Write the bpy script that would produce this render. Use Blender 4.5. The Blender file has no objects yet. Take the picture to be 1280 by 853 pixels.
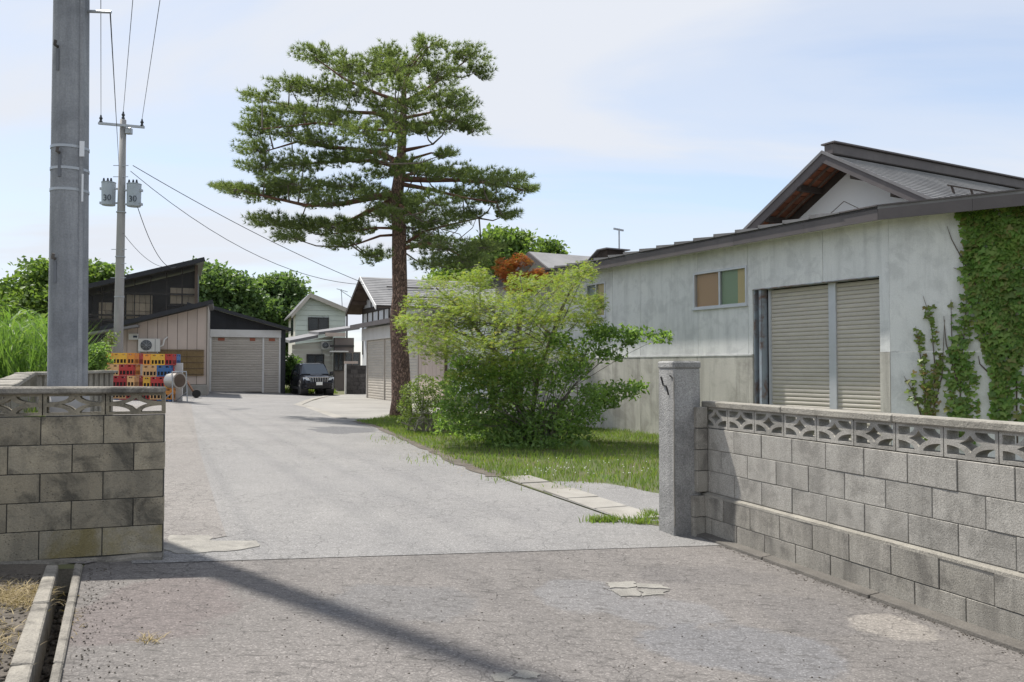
import bpy, bmesh, math, random
import numpy as np
from mathutils import Matrix, Vector

random.seed(7)
rng = np.random.default_rng(7)
R = math.radians
scene = bpy.context.scene
COL = scene.collection

# ------------------------------------------------------------------ camera, sky, sun, exposure
F = 1036.0                       # focal length in photo pixels (1280 wide)
PITCH = R(1.8)
CAMZ = 1.6
cam_d = bpy.data.cameras.new('camera')
cam = bpy.data.objects.new('camera', cam_d)
COL.objects.link(cam)
cam.location = (0, 0, CAMZ)
cam.rotation_euler = (R(90) + PITCH, 0, 0)
cam_d.sensor_width = 36
cam_d.lens = 36 * F / 1280
cam_d.clip_start = 0.05
cam_d.clip_end = 3000
scene.camera = cam

SUN_EL = R(60)
SUN_DIR = Vector((-0.756, 0.654, 0)).normalized()      # towards the sun, on the ground plane
world = bpy.data.worlds.new('World')
scene.world = world
world.use_nodes = True
wn = world.node_tree
wn.nodes.clear()


def N(nt, t, ins=None, **props):
    n = nt.nodes.new(t)
    for k, v in props.items():
        setattr(n, k, v)
    for k, v in (ins or {}).items():
        if isinstance(v, bpy.types.NodeSocket):
            nt.links.new(v, n.inputs[k])
        else:
            n.inputs[k].default_value = v
    return n


def ramp(nt, fac, stops, interp='LINEAR'):
    n = nt.nodes.new('ShaderNodeValToRGB')
    n.color_ramp.interpolation = interp
    els = n.color_ramp.elements
    while len(els) < len(stops):
        els.new(0.5)
    for e, (p, c) in zip(els, stops):
        e.position = p
        e.color = (c, c, c, 1) if isinstance(c, (int, float)) else (*c, 1)
    nt.links.new(fac, n.inputs[0])
    return n.outputs[0]


def mix(nt, fac, a, b, mode='MIX'):
    n = nt.nodes.new('ShaderNodeMix')
    n.data_type = 'RGBA'
    n.blend_type = mode
    n.clamp_factor = True
    for i, v in ((0, fac), (6, a), (7, b)):
        s = n.inputs[i]
        if isinstance(v, bpy.types.NodeSocket):
            nt.links.new(v, s)
        elif isinstance(v, (int, float)):
            s.default_value = v if i == 0 else (v, v, v, 1)
        else:
            s.default_value = (*v, 1)
    return n.outputs[2]


def mth(nt, op, a, b=0.0, c=0.0):
    n = nt.nodes.new('ShaderNodeMath')
    n.operation = op
    for s, v in zip(n.inputs, (a, b, c)):
        if isinstance(v, bpy.types.NodeSocket):
            nt.links.new(v, s)
        else:
            s.default_value = v
    return n.outputs[0]


SKY_STRENGTH = 0.094
sky = N(wn, 'ShaderNodeTexSky', sky_type='NISHITA', sun_disc=False)
sky.sun_elevation = SUN_EL
sky.sun_rotation = math.atan2(SUN_DIR.x, SUN_DIR.y)
sky.air_density = 1.0
sky.dust_density = 0.35
sky.ozone_density = 1.6
wtc = N(wn, 'ShaderNodeTexCoord')
sep = N(wn, 'ShaderNodeSeparateXYZ', {0: wtc.outputs['Generated']})
zz = mth(wn, 'ADD', mth(wn, 'MAXIMUM', sep.outputs[2], 0.0), 0.22)
cx = mth(wn, 'DIVIDE', sep.outputs[0], zz)
cy = mth(wn, 'DIVIDE', sep.outputs[1], zz)
comb = N(wn, 'ShaderNodeCombineXYZ', {0: cx, 1: cy, 2: 0.0})
cmap = N(wn, 'ShaderNodeMapping', {0: comb.outputs[0], 1: (2.6, 0.3, 0), 2: (0, 0, R(28)), 3: (0.38, 0.85, 1)})
cn = N(wn, 'ShaderNodeTexNoise', {0: cmap.outputs[0], 'Scale': 1.1, 'Detail': 7.0, 'Roughness': 0.52, 'Distortion': 0.6})
cfac = ramp(wn, cn.outputs[0], [(0.40, 0.40), (0.5, 0.68), (0.60, 1.0)], 'EASE')
# thin high haze thickens towards the horizon, as the air does
hz = ramp(wn, sep.outputs[2], [(0.0, 0.7), (0.1, 0.4), (0.5, 0.12), (1.0, 0.05)])
cf2 = mth(wn, 'MAXIMUM', cfac, hz)
skycol = mix(wn, cf2, sky.outputs[0], (4.3, 4.5, 4.9))
bg = N(wn, 'ShaderNodeBackground', {0: skycol, 1: SKY_STRENGTH})
out = N(wn, 'ShaderNodeOutputWorld', {0: bg.outputs[0]})

sun_d = bpy.data.lights.new('sun', 'SUN')
sun_d.energy = 3.3
sun_d.angle = R(1.3)
sun_d.color = (1.0, 0.955, 0.88)
sun = bpy.data.objects.new('sun', sun_d)
COL.objects.link(sun)
sv = Vector((SUN_DIR.x * math.cos(SUN_EL), SUN_DIR.y * math.cos(SUN_EL), math.sin(SUN_EL)))
sun.rotation_euler = sv.to_track_quat('Z', 'Y').to_euler()
sun.location = sv * 60

scene.view_settings.view_transform = 'Standard'
scene.view_settings.look = 'None'
scene.view_settings.gamma = 1
scene.view_settings.use_curve_mapping = False
scene.view_settings.exposure = 1.0
scene.cycles.use_denoising = True
scene.cycles.max_bounces = 8
scene.cycles.transparent_max_bounces = 12

# ------------------------------------------------------------------ pixels -> places
cp, sp = math.cos(PITCH), math.sin(PITCH)


def ray(px, py):
    a, b = (px - 640) / F, -(py - 426.5) / F
    return Vector((a, cp - b * sp, sp + b * cp))


def at(px, py, Y):
    r = ray(px, py)
    k = Y / r.y
    return Vector((r.x * k, Y, CAMZ + r.z * k))


TH = math.atan(0.347)
dV = Vector((-math.sin(TH), math.cos(TH), 0))     # along the drive, away from the gate
nV = Vector((math.cos(TH), math.sin(TH), 0))      # across the drive, to the right
S_W = 4.33                                        # the right wall's face
SLOPE = 0.043


def st(s, t, z=None):
    p = nV * s + dV * t
    p.z = gz(p.x, p.y) if z is None else z
    return p


def to_st(p):
    return p.x * nV.x + p.y * nV.y, p.x * dV.x + p.y * dV.y


def gz(x, y):
    s = x * nV.x + y * nV.y
    return SLOPE * (S_W - min(max(s, -6.0), S_W))


def gp(px, py, lift=0.0):
    r = ray(px, py)
    z = 0.1
    for _ in range(30):
        k = (z - CAMZ) / r.z
        z = gz(r.x * k, r.y * k)
    return Vector((r.x * k, r.y * k, z + lift))


def onplane(px, py, O, D):
    """ray meets the vertical plane through O along D: (u along D, z)"""
    r = ray(px, py)
    k = (D.x * O.y - D.y * O.x) / (D.x * r.y - D.y * r.x)
    return (r.x * k - O.x) * D.x + (r.y * k - O.y) * D.y, CAMZ + r.z * k


# ------------------------------------------------------------------ mesh building
class MB:
    def __init__(self, xf=None):
        self.v, self.f, self.xf = [], [], xf

    def add(self, vs, fs):
        b = len(self.v)
        for p in vs:
            p = Vector(p)
            if self.xf is not None:
                p = self.xf @ p
            self.v.append(p[:])
        self.f += [tuple(i + b for i in f) for f in fs]
        return self

    def box(self, x0, x1, y0, y1, z0, z1):
        return self.add([(x0, y0, z0), (x1, y0, z0), (x1, y1, z0), (x0, y1, z0),
                         (x0, y0, z1), (x1, y0, z1), (x1, y1, z1), (x0, y1, z1)],
                        [(3, 2, 1, 0), (4, 5, 6, 7), (0, 1, 5, 4), (1, 2, 6, 5), (2, 3, 7, 6), (3, 0, 4, 7)])

    def hexa(self, bot, top):
        return self.add(list(bot) + list(top),
                        [(3, 2, 1, 0), (4, 5, 6, 7), (0, 1, 5, 4), (1, 2, 6, 5), (2, 3, 7, 6), (3, 0, 4, 7)])

    def bar(self, p, q, w, h, up=(0, 0, 1)):
        p, q = Vector(p), Vector(q)
        ax = (q - p).normalized()
        side = ax.cross(Vector(up))
        if side.length < 1e-4:
            side = ax.cross(Vector((1, 0, 0)))
        side.normalize()
        u = side.cross(ax)
        a, b = side * w / 2, u * h / 2
        return self.hexa([p - a - b, p + a - b, q + a - b, q - a - b], [p - a + b, p + a + b, q + a + b, q - a + b])

    def prism(self, poly, vec):
        """polygon of 3-D points pushed along vec"""
        n = len(poly)
        vec = Vector(vec)
        vs = [Vector(p) for p in poly] + [Vector(p) + vec for p in poly]
        return self.add(vs, [tuple(range(n))[::-1], tuple(range(n, 2 * n))] +
                        [(i, (i + 1) % n, n + (i + 1) % n, n + i) for i in range(n)])

    def tube(self, pts, rad, seg=8, cap=True):
        pts = [Vector(p) for p in pts]
        if isinstance(rad, (int, float)):
            rad = [rad] * len(pts)
        vs, fs = [], []
        ref = None
        for i, p in enumerate(pts):
            t = (pts[min(i + 1, len(pts) - 1)] - pts[max(i - 1, 0)]).normalized()
            if ref is None:
                ref = t.orthogonal().normalized()
            ref = (ref - t * ref.dot(t)).normalized()
            o = t.cross(ref)
            for k in range(seg):
                a = 2 * math.pi * k / seg
                vs.append(p + (ref * math.cos(a) + o * math.sin(a)) * rad[i])
        for i in range(len(pts) - 1):
            for k in range(seg):
                k2 = (k + 1) % seg
                fs.append((i * seg + k, i * seg + k2, (i + 1) * seg + k2, (i + 1) * seg + k))
        if cap:
            fs.append(tuple(range(seg))[::-1])
            m = (len(pts) - 1) * seg
            fs.append(tuple(range(m, m + seg)))
        return self.add(vs, fs)

    def mesh(self, name, smooth=False, bevel=0.0):
        me = bpy.data.meshes.new(name)
        me.from_pydata(self.v, [], self.f)
        bm = bmesh.new()
        bm.from_mesh(me)
        bmesh.ops.recalc_face_normals(bm, faces=bm.faces)
        if bevel:
            bmesh.ops.bevel(bm, geom=list(bm.edges), offset=bevel, segments=1, affect='EDGES')
        bm.to_mesh(me)
        bm.free()
        if smooth:
            me.polygons.foreach_set('use_smooth', [True] * len(me.polygons))
        return me

    def build(self, name, m, parent=None, smooth=False, bevel=0.0, loc=None, rz=0.0):
        return obj(name, self.mesh(name, smooth, bevel), m, parent, loc, rz)


def obj(name, me, m=None, parent=None, loc=None, rz=0.0):
    if m is not None and not me.materials:
        me.materials.append(MAT[m] if isinstance(m, str) else m)
    o = bpy.data.objects.new(name, me)
    COL.objects.link(o)
    if loc is not None:
        o.location = loc
    if rz:
        o.rotation_euler.z = rz
    if parent is not None:
        o.parent = parent
    return o


def tag(o, label=None, cat=None, group=None, kind=None):
    if cat and not kind:
        kind = 'thing'
    for k, v in (('label', label), ('category', cat), ('group', group), ('kind', kind)):
        if v:
            o[k] = v
    return o


def E(name, loc, rz, label, cat, group=None):
    o = bpy.data.objects.new(name, None)
    COL.objects.link(o)
    o.location = loc
    o.rotation_euler.z = rz
    o.empty_display_size = 0.2
    return tag(o, label, cat, group)


def ang(v):
    return math.atan2(v.y, v.x)


def npmesh(name, V, Fc):
    me = bpy.data.meshes.new(name)
    V = np.asarray(V, dtype=np.float32)
    Fc = np.asarray(Fc, dtype=np.int32)
    me.vertices.add(len(V))
    me.vertices.foreach_set('co', V.ravel())
    k = Fc.shape[1]
    me.loops.add(Fc.size)
    me.loops.foreach_set('vertex_index', Fc.ravel())
    me.polygons.add(len(Fc))
    me.polygons.foreach_set('loop_start', np.arange(0, Fc.size, k, dtype=np.int32))
    try:
        me.polygons.foreach_set('loop_total', np.full(len(Fc), k, dtype=np.int32))
    except Exception:
        pass
    me.update(calc_edges=True)
    me.validate()
    return me


def plate(name, outer, holes, thick, m=None):
    """flat plate in XZ with holes, depth in y from 0 to thick"""
    cu = bpy.data.curves.new(name, 'CURVE')
    cu.dimensions = '2D'
    cu.fill_mode = 'BOTH'
    cu.extrude = thick / 2
    for poly in [outer] + holes:
        s = cu.splines.new('POLY')
        s.points.add(len(poly) - 1)
        for q, (a, b) in zip(s.points, poly):
            q.co = (a, b, 0, 1)
        s.use_cyclic_u = True
    o = bpy.data.objects.new(name, cu)
    COL.objects.link(o)
    dg = bpy.context.evaluated_depsgraph_get()
    me = bpy.data.meshes.new_from_object(o.evaluated_get(dg))
    bpy.data.objects.remove(o)
    bpy.data.curves.remove(cu)
    me.name = name
    me.transform(Matrix(((1, 0, 0, 0), (0, 0, -1, thick / 2), (0, 1, 0, 0), (0, 0, 0, 1))))
    me.materials.clear()
    if m:
        me.materials.append(MAT[m])
    return me


def copy_tree(o, parent=None):
    c = o.copy()
    COL.objects.link(c)
    c.parent = parent
    for ch in list(o.children):
        copy_tree(ch, c)
    return c


# ------------------------------------------------------------------ materials
MAT = {}


def newmat(name):
    m = bpy.data.materials.new(name)
    m.use_nodes = True
    nt = m.node_tree
    b = nt.nodes['Principled BSDF']
    MAT[name] = m
    return m, nt, b


def coords(nt, rand=True):
    tc = N(nt, 'ShaderNodeTexCoord')
    if not rand:
        return tc.outputs['Object'], None
    oi = N(nt, 'ShaderNodeObjectInfo')
    k = mth(nt, 'MULTIPLY', oi.outputs['Random'], 61.0)
    v = N(nt, 'ShaderNodeVectorMath', {0: tc.outputs['Object'], 1: k}, operation='ADD')
    return v.outputs[0], oi.outputs['Random']


def noise(nt, vec, scale, detail=4.0, rough=0.55, dist=0.0, stretch=None):
    if stretch:
        vec = N(nt, 'ShaderNodeMapping', {0: vec, 3: stretch}).outputs[0]
    return N(nt, 'ShaderNodeTexNoise', {0: vec, 'Scale': scale, 'Detail': detail, 'Roughness': rough, 'Distortion': dist}).outputs[0]


def surf(name, c1, c2=None, scale=2.0, rough=0.85, bump=0.15, bscale=60.0, streak=None, streak_amt=0.5, speck=0.0,
         rand=0.0, metal=0.0, stain=None, stain_amt=0.5, stain_scale=1.2, spec=0.3, pits=0.0):
    m, nt, b = newmat(name)
    c2 = c2 or tuple(x * 0.78 for x in c1)
    vec, rnd = coords(nt)
    col = mix(nt, ramp(nt, noise(nt, vec, scale, 6, 0.6), [(0.3, 0.0), (0.7, 1.0)]), c1, c2)
    if streak:
        f = noise(nt, vec, 2.2, 6, 0.65, 0.2, (2.2, 2.2, 0.22))
        col = mix(nt, mth(nt, 'MULTIPLY', ramp(nt, f, [(0.46, 0.0), (0.68, 1.0)]), streak_amt), col, streak)
    if stain:
        f = noise(nt, vec, stain_scale, 8, 0.68, 0.5)
        col = mix(nt, mth(nt, 'MULTIPLY', ramp(nt, f, [(0.48, 0.0), (0.62, 1.0)]), stain_amt), col, stain)
    h = noise(nt, vec, bscale, 5, 0.65)
    if speck:
        s2 = noise(nt, vec, bscale * 1.6, 3, 0.7)
        col = mix(nt, 1.0, col, ramp(nt, s2, [(0.25, 1 - speck), (0.75, 1 + speck * 0.0)]), 'MULTIPLY')
    if pits:
        vo = N(nt, 'ShaderNodeTexVoronoi', {0: vec, 'Scale': bscale * 0.7, 'Randomness': 1.0})
        pf = ramp(nt, vo.outputs[0], [(0.1, 0.0), (0.28, 1.0)])
        gate = ramp(nt, noise(nt, vec, bscale * 0.12, 3), [(0.45, 0.0), (0.6, 1.0)])
        pf = mth(nt, 'MAXIMUM', pf, mth(nt, 'SUBTRACT', 1.0, gate))
        col = mix(nt, mth(nt, 'MULTIPLY', mth(nt, 'SUBTRACT', 1.0, pf), pits), col, tuple(x * 0.4 for x in c2))
        h = mth(nt, 'ADD', mth(nt, 'MULTIPLY', h, 0.5), mth(nt, 'MULTIPLY', pf, 0.5))
    if rand:
        k = mth(nt, 'MULTIPLY_ADD', rnd, 2 * rand, 1 - rand)
        cc = N(nt, 'ShaderNodeCombineColor', {0: k, 1: k, 2: k}).outputs[0]
        col = mix(nt, 1.0, col, cc, 'MULTIPLY')
    nt.links.new(col, b.inputs['Base Color'])
    b.inputs['Roughness'].default_value = rough
    b.inputs['Metallic'].default_value = metal
    b.inputs['Specular IOR Level'].default_value = spec
    if bump:
        bn = N(nt, 'ShaderNodeBump', {'Height': h, 'Strength': bump, 'Distance': 0.02})
        nt.links.new(bn.outputs[0], b.inputs['Normal'])
    return m


def leafmat(name, cols, trans=0.35, rough=0.55, nscale=0.9, namt=0.5):
    m, nt, b = newmat(name)
    g = N(nt, 'ShaderNodeNewGeometry')
    n = len(cols)
    c = ramp(nt, g.outputs['Random Per Island'], [(i / (n - 1), cols[i]) for i in range(n)])
    tc = N(nt, 'ShaderNodeTexCoord')
    f = noise(nt, tc.outputs['Object'], nscale, 3)
    c = mix(nt, namt, c, ramp(nt, f, [(0.3, 0.6), (0.7, 1.3)]), 'MULTIPLY')
    nt.links.new(c, b.inputs['Base Color'])
    b.inputs['Roughness'].default_value = rough
    b.inputs['Specular IOR Level'].default_value = 0.3
    tr = N(nt, 'ShaderNodeBsdfTranslucent')
    tcol = mix(nt, 1.0, c, (1.25, 1.3, 0.6), 'MULTIPLY')
    nt.links.new(tcol, tr.inputs[0])
    ms = N(nt, 'ShaderNodeMixShader', {0: trans})
    nt.links.new(b.outputs[0], ms.inputs[1])
    nt.links.new(tr.outputs[0], ms.inputs[2])
    nt.links.new(ms.outputs[0], nt.nodes['Material Output'].inputs[0])
    return m


def plain(name, c, rough=0.5, metal=0.0, spec=0.5):
    m, nt, b = newmat(name)
    b.inputs['Base Color'].default_value = (*c, 1)
    b.inputs['Roughness'].default_value = rough
    b.inputs['Metallic'].default_value = metal
    b.inputs['Specular IOR Level'].default_value = spec
    return m


def asphalt(name, c1, c2, crack_scale, crack_amt, blotch, patches=(), tracks=False, wrinkle=0.0):
    m, nt, b = newmat(name)
    tc = N(nt, 'ShaderNodeTexCoord')
    vec = tc.outputs['Object']
    col = mix(nt, ramp(nt, noise(nt, vec, 0.55, 8, 0.62), [(0.32, 0.0), (0.68, 1.0)]), c1, c2)
    col = mix(nt, mth(nt, 'MULTIPLY', ramp(nt, noise(nt, vec, 2.3, 6, 0.7), [(0.5, 0.0), (0.72, 1.0)]), 0.4), col, blotch)
    if tracks:
        rot = N(nt, 'ShaderNodeMapping', {0: vec, 2: (0, 0, -TH), 3: (1.3, 0.035, 1)}).outputs[0]
        col = mix(nt, mth(nt, 'MULTIPLY', ramp(nt, noise(nt, rot, 1.6, 5, 0.6), [(0.45, 0.0), (0.7, 1.0)]), 0.35), col, blotch)
    h = noise(nt, vec, 170, 3, 0.7)
    # patches of other tar, each with its own uneven outline
    warp = noise(nt, vec, 2.1, 5, 0.6)
    for (x, y, rx, ry, rot, pc, amt) in patches:
        mp = N(nt, 'ShaderNodeMapping', {0: vec, 1: (x, y, 0), 2: (0, 0, rot), 3: (rx, ry, 1)}, vector_type='TEXTURE')
        ln = N(nt, 'ShaderNodeVectorMath', {0: mp.outputs[0]}, operation='LENGTH').outputs[1]
        ln = mth(nt, 'ADD', ln, mth(nt, 'MULTIPLY', mth(nt, 'SUBTRACT', warp, 0.5), 1.5))
        col = mix(nt, mth(nt, 'MULTIPLY', ramp(nt, ln, [(0.82, 1.0), (1.0, 0.0)]), amt), col, pc)
    # stones in the tar
    vo = N(nt, 'ShaderNodeTexVoronoi', {0: vec, 'Scale': 110.0})
    col = mix(nt, 0.5, col, ramp(nt, N(nt, 'ShaderNodeSeparateColor', {0: vo.outputs['Color']}).outputs[0], [(0.0, 0.45), (0.6, 1.0), (0.85, 1.15), (1.0, 2.0)]), 'MULTIPLY')
    holes = ramp(nt, noise(nt, vec, 46, 4, 0.75), [(0.6, 0.0), (0.68, 1.0)])
    col = mix(nt, mth(nt, 'MULTIPLY', holes, 0.65), col, tuple(x * 0.4 for x in c2))
    if wrinkle:
        rot = N(nt, 'ShaderNodeMapping', {0: vec, 2: (0, 0, R(-8)), 3: (0.35, 1.0, 1)}).outputs[0]
        wv = noise(nt, rot, 26, 4, 0.6, 0.6)
        col = mix(nt, mth(nt, 'MULTIPLY', ramp(nt, wv, [(0.55, 0.0), (0.66, 1.0)]), wrinkle), col, tuple(x * 0.45 for x in c2))
        h = mth(nt, 'SUBTRACT', h, mth(nt, 'MULTIPLY', wv, 0.9))
    # cracks
    wv2 = N(nt, 'ShaderNodeVectorMath', {0: vec, 1: N(nt, 'ShaderNodeVectorMath', {0: N(nt, 'ShaderNodeTexNoise', {0: vec, 'Scale': 3.0, 'Detail': 4.0}).outputs[1], 1: (0.35, 0.35, 0.35)}, operation='MULTIPLY').outputs[0]}, operation='ADD').outputs[0]
    cr = N(nt, 'ShaderNodeTexVoronoi', {0: wv2, 'Scale': crack_scale}, feature='DISTANCE_TO_EDGE').outputs[0]
    cl = ramp(nt, cr, [(0.0, 0.8), (0.036, 0.0)])
    gate = ramp(nt, noise(nt, vec, 0.42, 3), [(0.42, 0.0), (0.58, 1.0)])
    cl = mth(nt, 'MULTIPLY', cl, gate)
    big = N(nt, 'ShaderNodeTexVoronoi', {0: wv2, 'Scale': crack_scale * 0.22}, feature='DISTANCE_TO_EDGE').outputs[0]
    bigc = mth(nt, 'MULTIPLY', ramp(nt, big, [(0.0, 0.6), (0.007, 0.0)]), ramp(nt, noise(nt, vec, 0.7, 3), [(0.44, 0.0), (0.56, 1.0)]))
    cl = mth(nt, 'MAXIMUM', cl, bigc)
    col = mix(nt, mth(nt, 'MULTIPLY', cl, crack_amt), col, tuple(x * 0.3 for x in c2))
    h = mth(nt, 'SUBTRACT', h, cl)
    nt.links.new(col, b.inputs['Base Color'])
    b.inputs['Roughness'].default_value = 0.9
    b.inputs['Specular IOR Level'].default_value = 0.25
    bn = N(nt, 'ShaderNodeBump', {'Height': h, 'Strength': 0.55, 'Distance': 0.012})
    nt.links.new(bn.outputs[0], b.inputs['Normal'])
    return m


def patch(px, py, wpx, hpx, pc, amt, rot=0.0):
    p, q, r_ = gp(px, py), gp(px + wpx, py), gp(px, py + hpx)
    return (p.x, p.y, (q - p).length, (r_ - p).length, rot, pc, amt)


TAR = (0.165, 0.160, 0.158)
asphalt('street_asphalt', (0.208, 0.192, 0.18), (0.163, 0.152, 0.143), 6.0, 0.7, (0.15, 0.138, 0.13), wrinkle=0.6, patches=[
    patch(500, 755, 110, 28, TAR, 0.75), patch(725, 745, 62, 22, (0.2, 0.196, 0.196), 0.75), patch(830, 764, 70, 20, (0.205, 0.2, 0.2), 0.75),
    patch(930, 812, 120, 36, (0.172, 0.17, 0.174), 0.85), patch(1010, 770, 60, 30, (0.16, 0.15, 0.145), 0.6), patch(1115, 785, 55, 15, (0.30, 0.275, 0.245), 0.7),
    patch(880, 720, 90, 14, (0.15, 0.14, 0.135), 0.55), patch(190, 760, 110, 60, (0.16, 0.13, 0.125), 0.5), patch(1150, 720, 90, 40, (0.25, 0.215, 0.2), 0.5)])
asphalt('drive_asphalt', (0.262, 0.254, 0.245), (0.222, 0.216, 0.211), 5.0, 0.7, (0.20, 0.196, 0.192), tracks=True, patches=[
    patch(430, 538, 42, 5, (0.13, 0.13, 0.135), 0.85), patch(368, 522, 14, 2, (0.15, 0.15, 0.15), 0.8), patch(300, 512, 9, 2, (0.15, 0.15, 0.15), 0.8), patch(560, 555, 30, 6, (0.2, 0.2, 0.2), 0.6)])
asphalt('old_asphalt', (0.262, 0.245, 0.228), (0.21, 0.196, 0.185), 4.0, 0.7, (0.19, 0.18, 0.172), wrinkle=0.35)
surf('soil', (0.17, 0.145, 0.115), (0.09, 0.08, 0.07), 1.4, 0.95, 0.8, 26, speck=0.5)
surf('field', (0.10, 0.13, 0.05), (0.13, 0.11, 0.07), 0.6, 0.95, 0.6, 12)
surf('turf_soil', (0.075, 0.105, 0.035), (0.11, 0.095, 0.06), 1.6, 0.95, 0.6, 20)
surf('gravel_soil', (0.23, 0.2, 0.165), (0.12, 0.105, 0.09), 3.0, 0.95, 1.0, 30, speck=0.6)
surf('kerb_concrete', (0.37, 0.35, 0.315), (0.28, 0.265, 0.24), 3.0, 0.9, 0.35, 70, rand=0.12, speck=0.3, stain=(0.2, 0.18, 0.15), stain_amt=0.35)
surf('patch_concrete', (0.40, 0.38, 0.34), (0.31, 0.295, 0.265), 6.0, 0.9, 0.5, 70, rand=0.08, speck=0.5, stain=(0.19, 0.18, 0.165), stain_amt=0.45, stain_scale=5)
surf('apron_concrete', (0.33, 0.315, 0.29), (0.27, 0.26, 0.24), 0.5, 0.9, 0.25, 60, speck=0.2, stain=(0.2, 0.19, 0.18), stain_amt=0.4, stain_scale=0.5)
surf('block_light', (0.55, 0.525, 0.475), (0.465, 0.44, 0.395), 5.0, 0.92, 0.3, 90, rand=0.06, speck=0.65, stain=(0.2, 0.19, 0.17), stain_amt=0.45, stain_scale=4.5, streak=(0.2, 0.19, 0.17), streak_amt=0.4, pits=0.8)
surf('block_low', (0.50, 0.47, 0.415), (0.40, 0.375, 0.325), 4.0, 0.92, 0.3, 90, rand=0.07, speck=0.65, stain=(0.15, 0.14, 0.125), stain_amt=0.65, stain_scale=3.5, streak=(0.16, 0.15, 0.135), streak_amt=0.55, pits=0.8)
surf('block_dark', (0.43, 0.375, 0.275), (0.29, 0.262, 0.205), 3.0, 0.92, 0.6, 70, rand=0.15, speck=0.35, stain=(0.085, 0.08, 0.068), stain_amt=0.8, stain_scale=2.8, streak=(0.11, 0.105, 0.09), streak_amt=0.45, pits=0.6)
surf('block_moss', (0.43, 0.385, 0.295), (0.31, 0.28, 0.215), 3.0, 0.92, 0.5, 70, rand=0.12, speck=0.4, stain=(0.23, 0.185, 0.065), stain_amt=0.75, stain_scale=1.9, streak=(0.10, 0.095, 0.08), streak_amt=0.45, pits=0.5)
surf('mortar', (0.27, 0.255, 0.225), (0.17, 0.16, 0.14), 6, 0.95, 0.4, 60)
surf('footing', (0.19, 0.175, 0.155), (0.13, 0.12, 0.108), 5, 0.92, 0.5, 60, speck=0.5)
surf('mortar_dark', (0.09, 0.088, 0.08), (0.06, 0.058, 0.052), 6, 0.95, 0.4, 60)
surf('cap_concrete', (0.42, 0.395, 0.34), (0.30, 0.28, 0.245), 5, 0.92, 0.6, 55, speck=0.4, rand=0.08, stain=(0.16, 0.15, 0.13), stain_amt=0.45, stain_scale=3)
surf('cap_dark', (0.40, 0.37, 0.315), (0.27, 0.25, 0.22), 5, 0.92, 0.7, 50, speck=0.45, rand=0.1, stain=(0.085, 0.08, 0.072), stain_amt=0.7, stain_scale=3)
surf('pebble_dash', (0.55, 0.54, 0.52), (0.43, 0.425, 0.41), 3, 0.95, 0.8, 60, speck=0.65, stain=(0.2, 0.2, 0.2), stain_amt=0.5, stain_scale=1.6, streak=(0.13, 0.13, 0.13), streak_amt=0.4)
surf('stucco', (0.80, 0.80, 0.785), (0.70, 0.705, 0.705), 0.7, 0.9, 0.25, 60, streak=(0.46, 0.465, 0.47), streak_amt=0.45, stain=(0.45, 0.455, 0.46), stain_amt=0.4, stain_scale=2.6, speck=0.25, rand=0.015)
surf('dado', (0.60, 0.575, 0.52), (0.50, 0.48, 0.435), 1.6, 0.92, 0.3, 60, streak=(0.20, 0.185, 0.165), streak_amt=0.5, stain=(0.25, 0.235, 0.21), stain_amt=0.55, stain_scale=1.2, speck=0.25, rand=0.015)
surf('shutter', (0.52, 0.48, 0.42), (0.46, 0.425, 0.375), 1.5, 0.55, 0.03, 30, rand=0.03, stain=(0.36, 0.33, 0.3), stain_amt=0.3)
surf('shutter_far', (0.46, 0.42, 0.375), (0.40, 0.365, 0.325), 1.5, 0.6, 0.03, 30, rand=0.03, stain=(0.32, 0.28, 0.24), stain_amt=0.3)
surf('alu', (0.56, 0.57, 0.60), (0.48, 0.49, 0.52), 3, 0.45, 0.05, 40, metal=0.3)
surf('steel_rust', (0.33, 0.37, 0.42), (0.27, 0.3, 0.34), 3, 0.6, 0.2, 40, stain=(0.17, 0.075, 0.035), stain_amt=0.8, stain_scale=3)
surf('fascia', (0.115, 0.10, 0.10), (0.09, 0.08, 0.082), 2, 0.55, 0.1, 30, rand=0.06, stain=(0.15, 0.135, 0.13), stain_amt=0.35)
surf('roof_metal', (0.20, 0.195, 0.20), (0.15, 0.145, 0.15), 1.2, 0.5, 0.12, 25, rand=0.1, stain=(0.11, 0.1, 0.1), stain_amt=0.4)
surf('roof_shingle', (0.27, 0.265, 0.265), (0.2, 0.2, 0.205), 1.2, 0.7, 0.15, 40, rand=0.1, stain=(0.17, 0.165, 0.165), stain_amt=0.4, streak=(0.36, 0.35, 0.34), streak_amt=0.2)
surf('wood_red', (0.24, 0.09, 0.045), (0.15, 0.06, 0.035), 3, 0.8, 0.3, 20, rand=0.35)
surf('wood_dark', (0.065, 0.05, 0.042), (0.04, 0.032, 0.028), 3, 0.8, 0.3, 20, rand=0.15)
surf('wood_brown', (0.13, 0.095, 0.075), (0.09, 0.066, 0.052), 3, 0.8, 0.3, 20, rand=0.15)
surf('plaster_white', (0.72, 0.725, 0.735), (0.66, 0.665, 0.68), 1.0, 0.85, 0.06, 40)
surf('beige_panel', (0.52, 0.43, 0.375), (0.46, 0.38, 0.335), 1.2, 0.7, 0.08, 20, rand=0.07, streak=(0.36, 0.3, 0.26), streak_amt=0.3)
surf('black_metal', (0.035, 0.036, 0.042), (0.025, 0.026, 0.03), 1.2, 0.55, 0.1, 20, rand=0.1)
surf('mint_siding', (0.60, 0.645, 0.60), (0.55, 0.595, 0.56), 1.0, 0.8, 0.06, 30, rand=0.03)
surf('cream_siding', (0.60, 0.58, 0.52), (0.54, 0.52, 0.465), 1.0, 0.8, 0.06, 30, rand=0.04)
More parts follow.
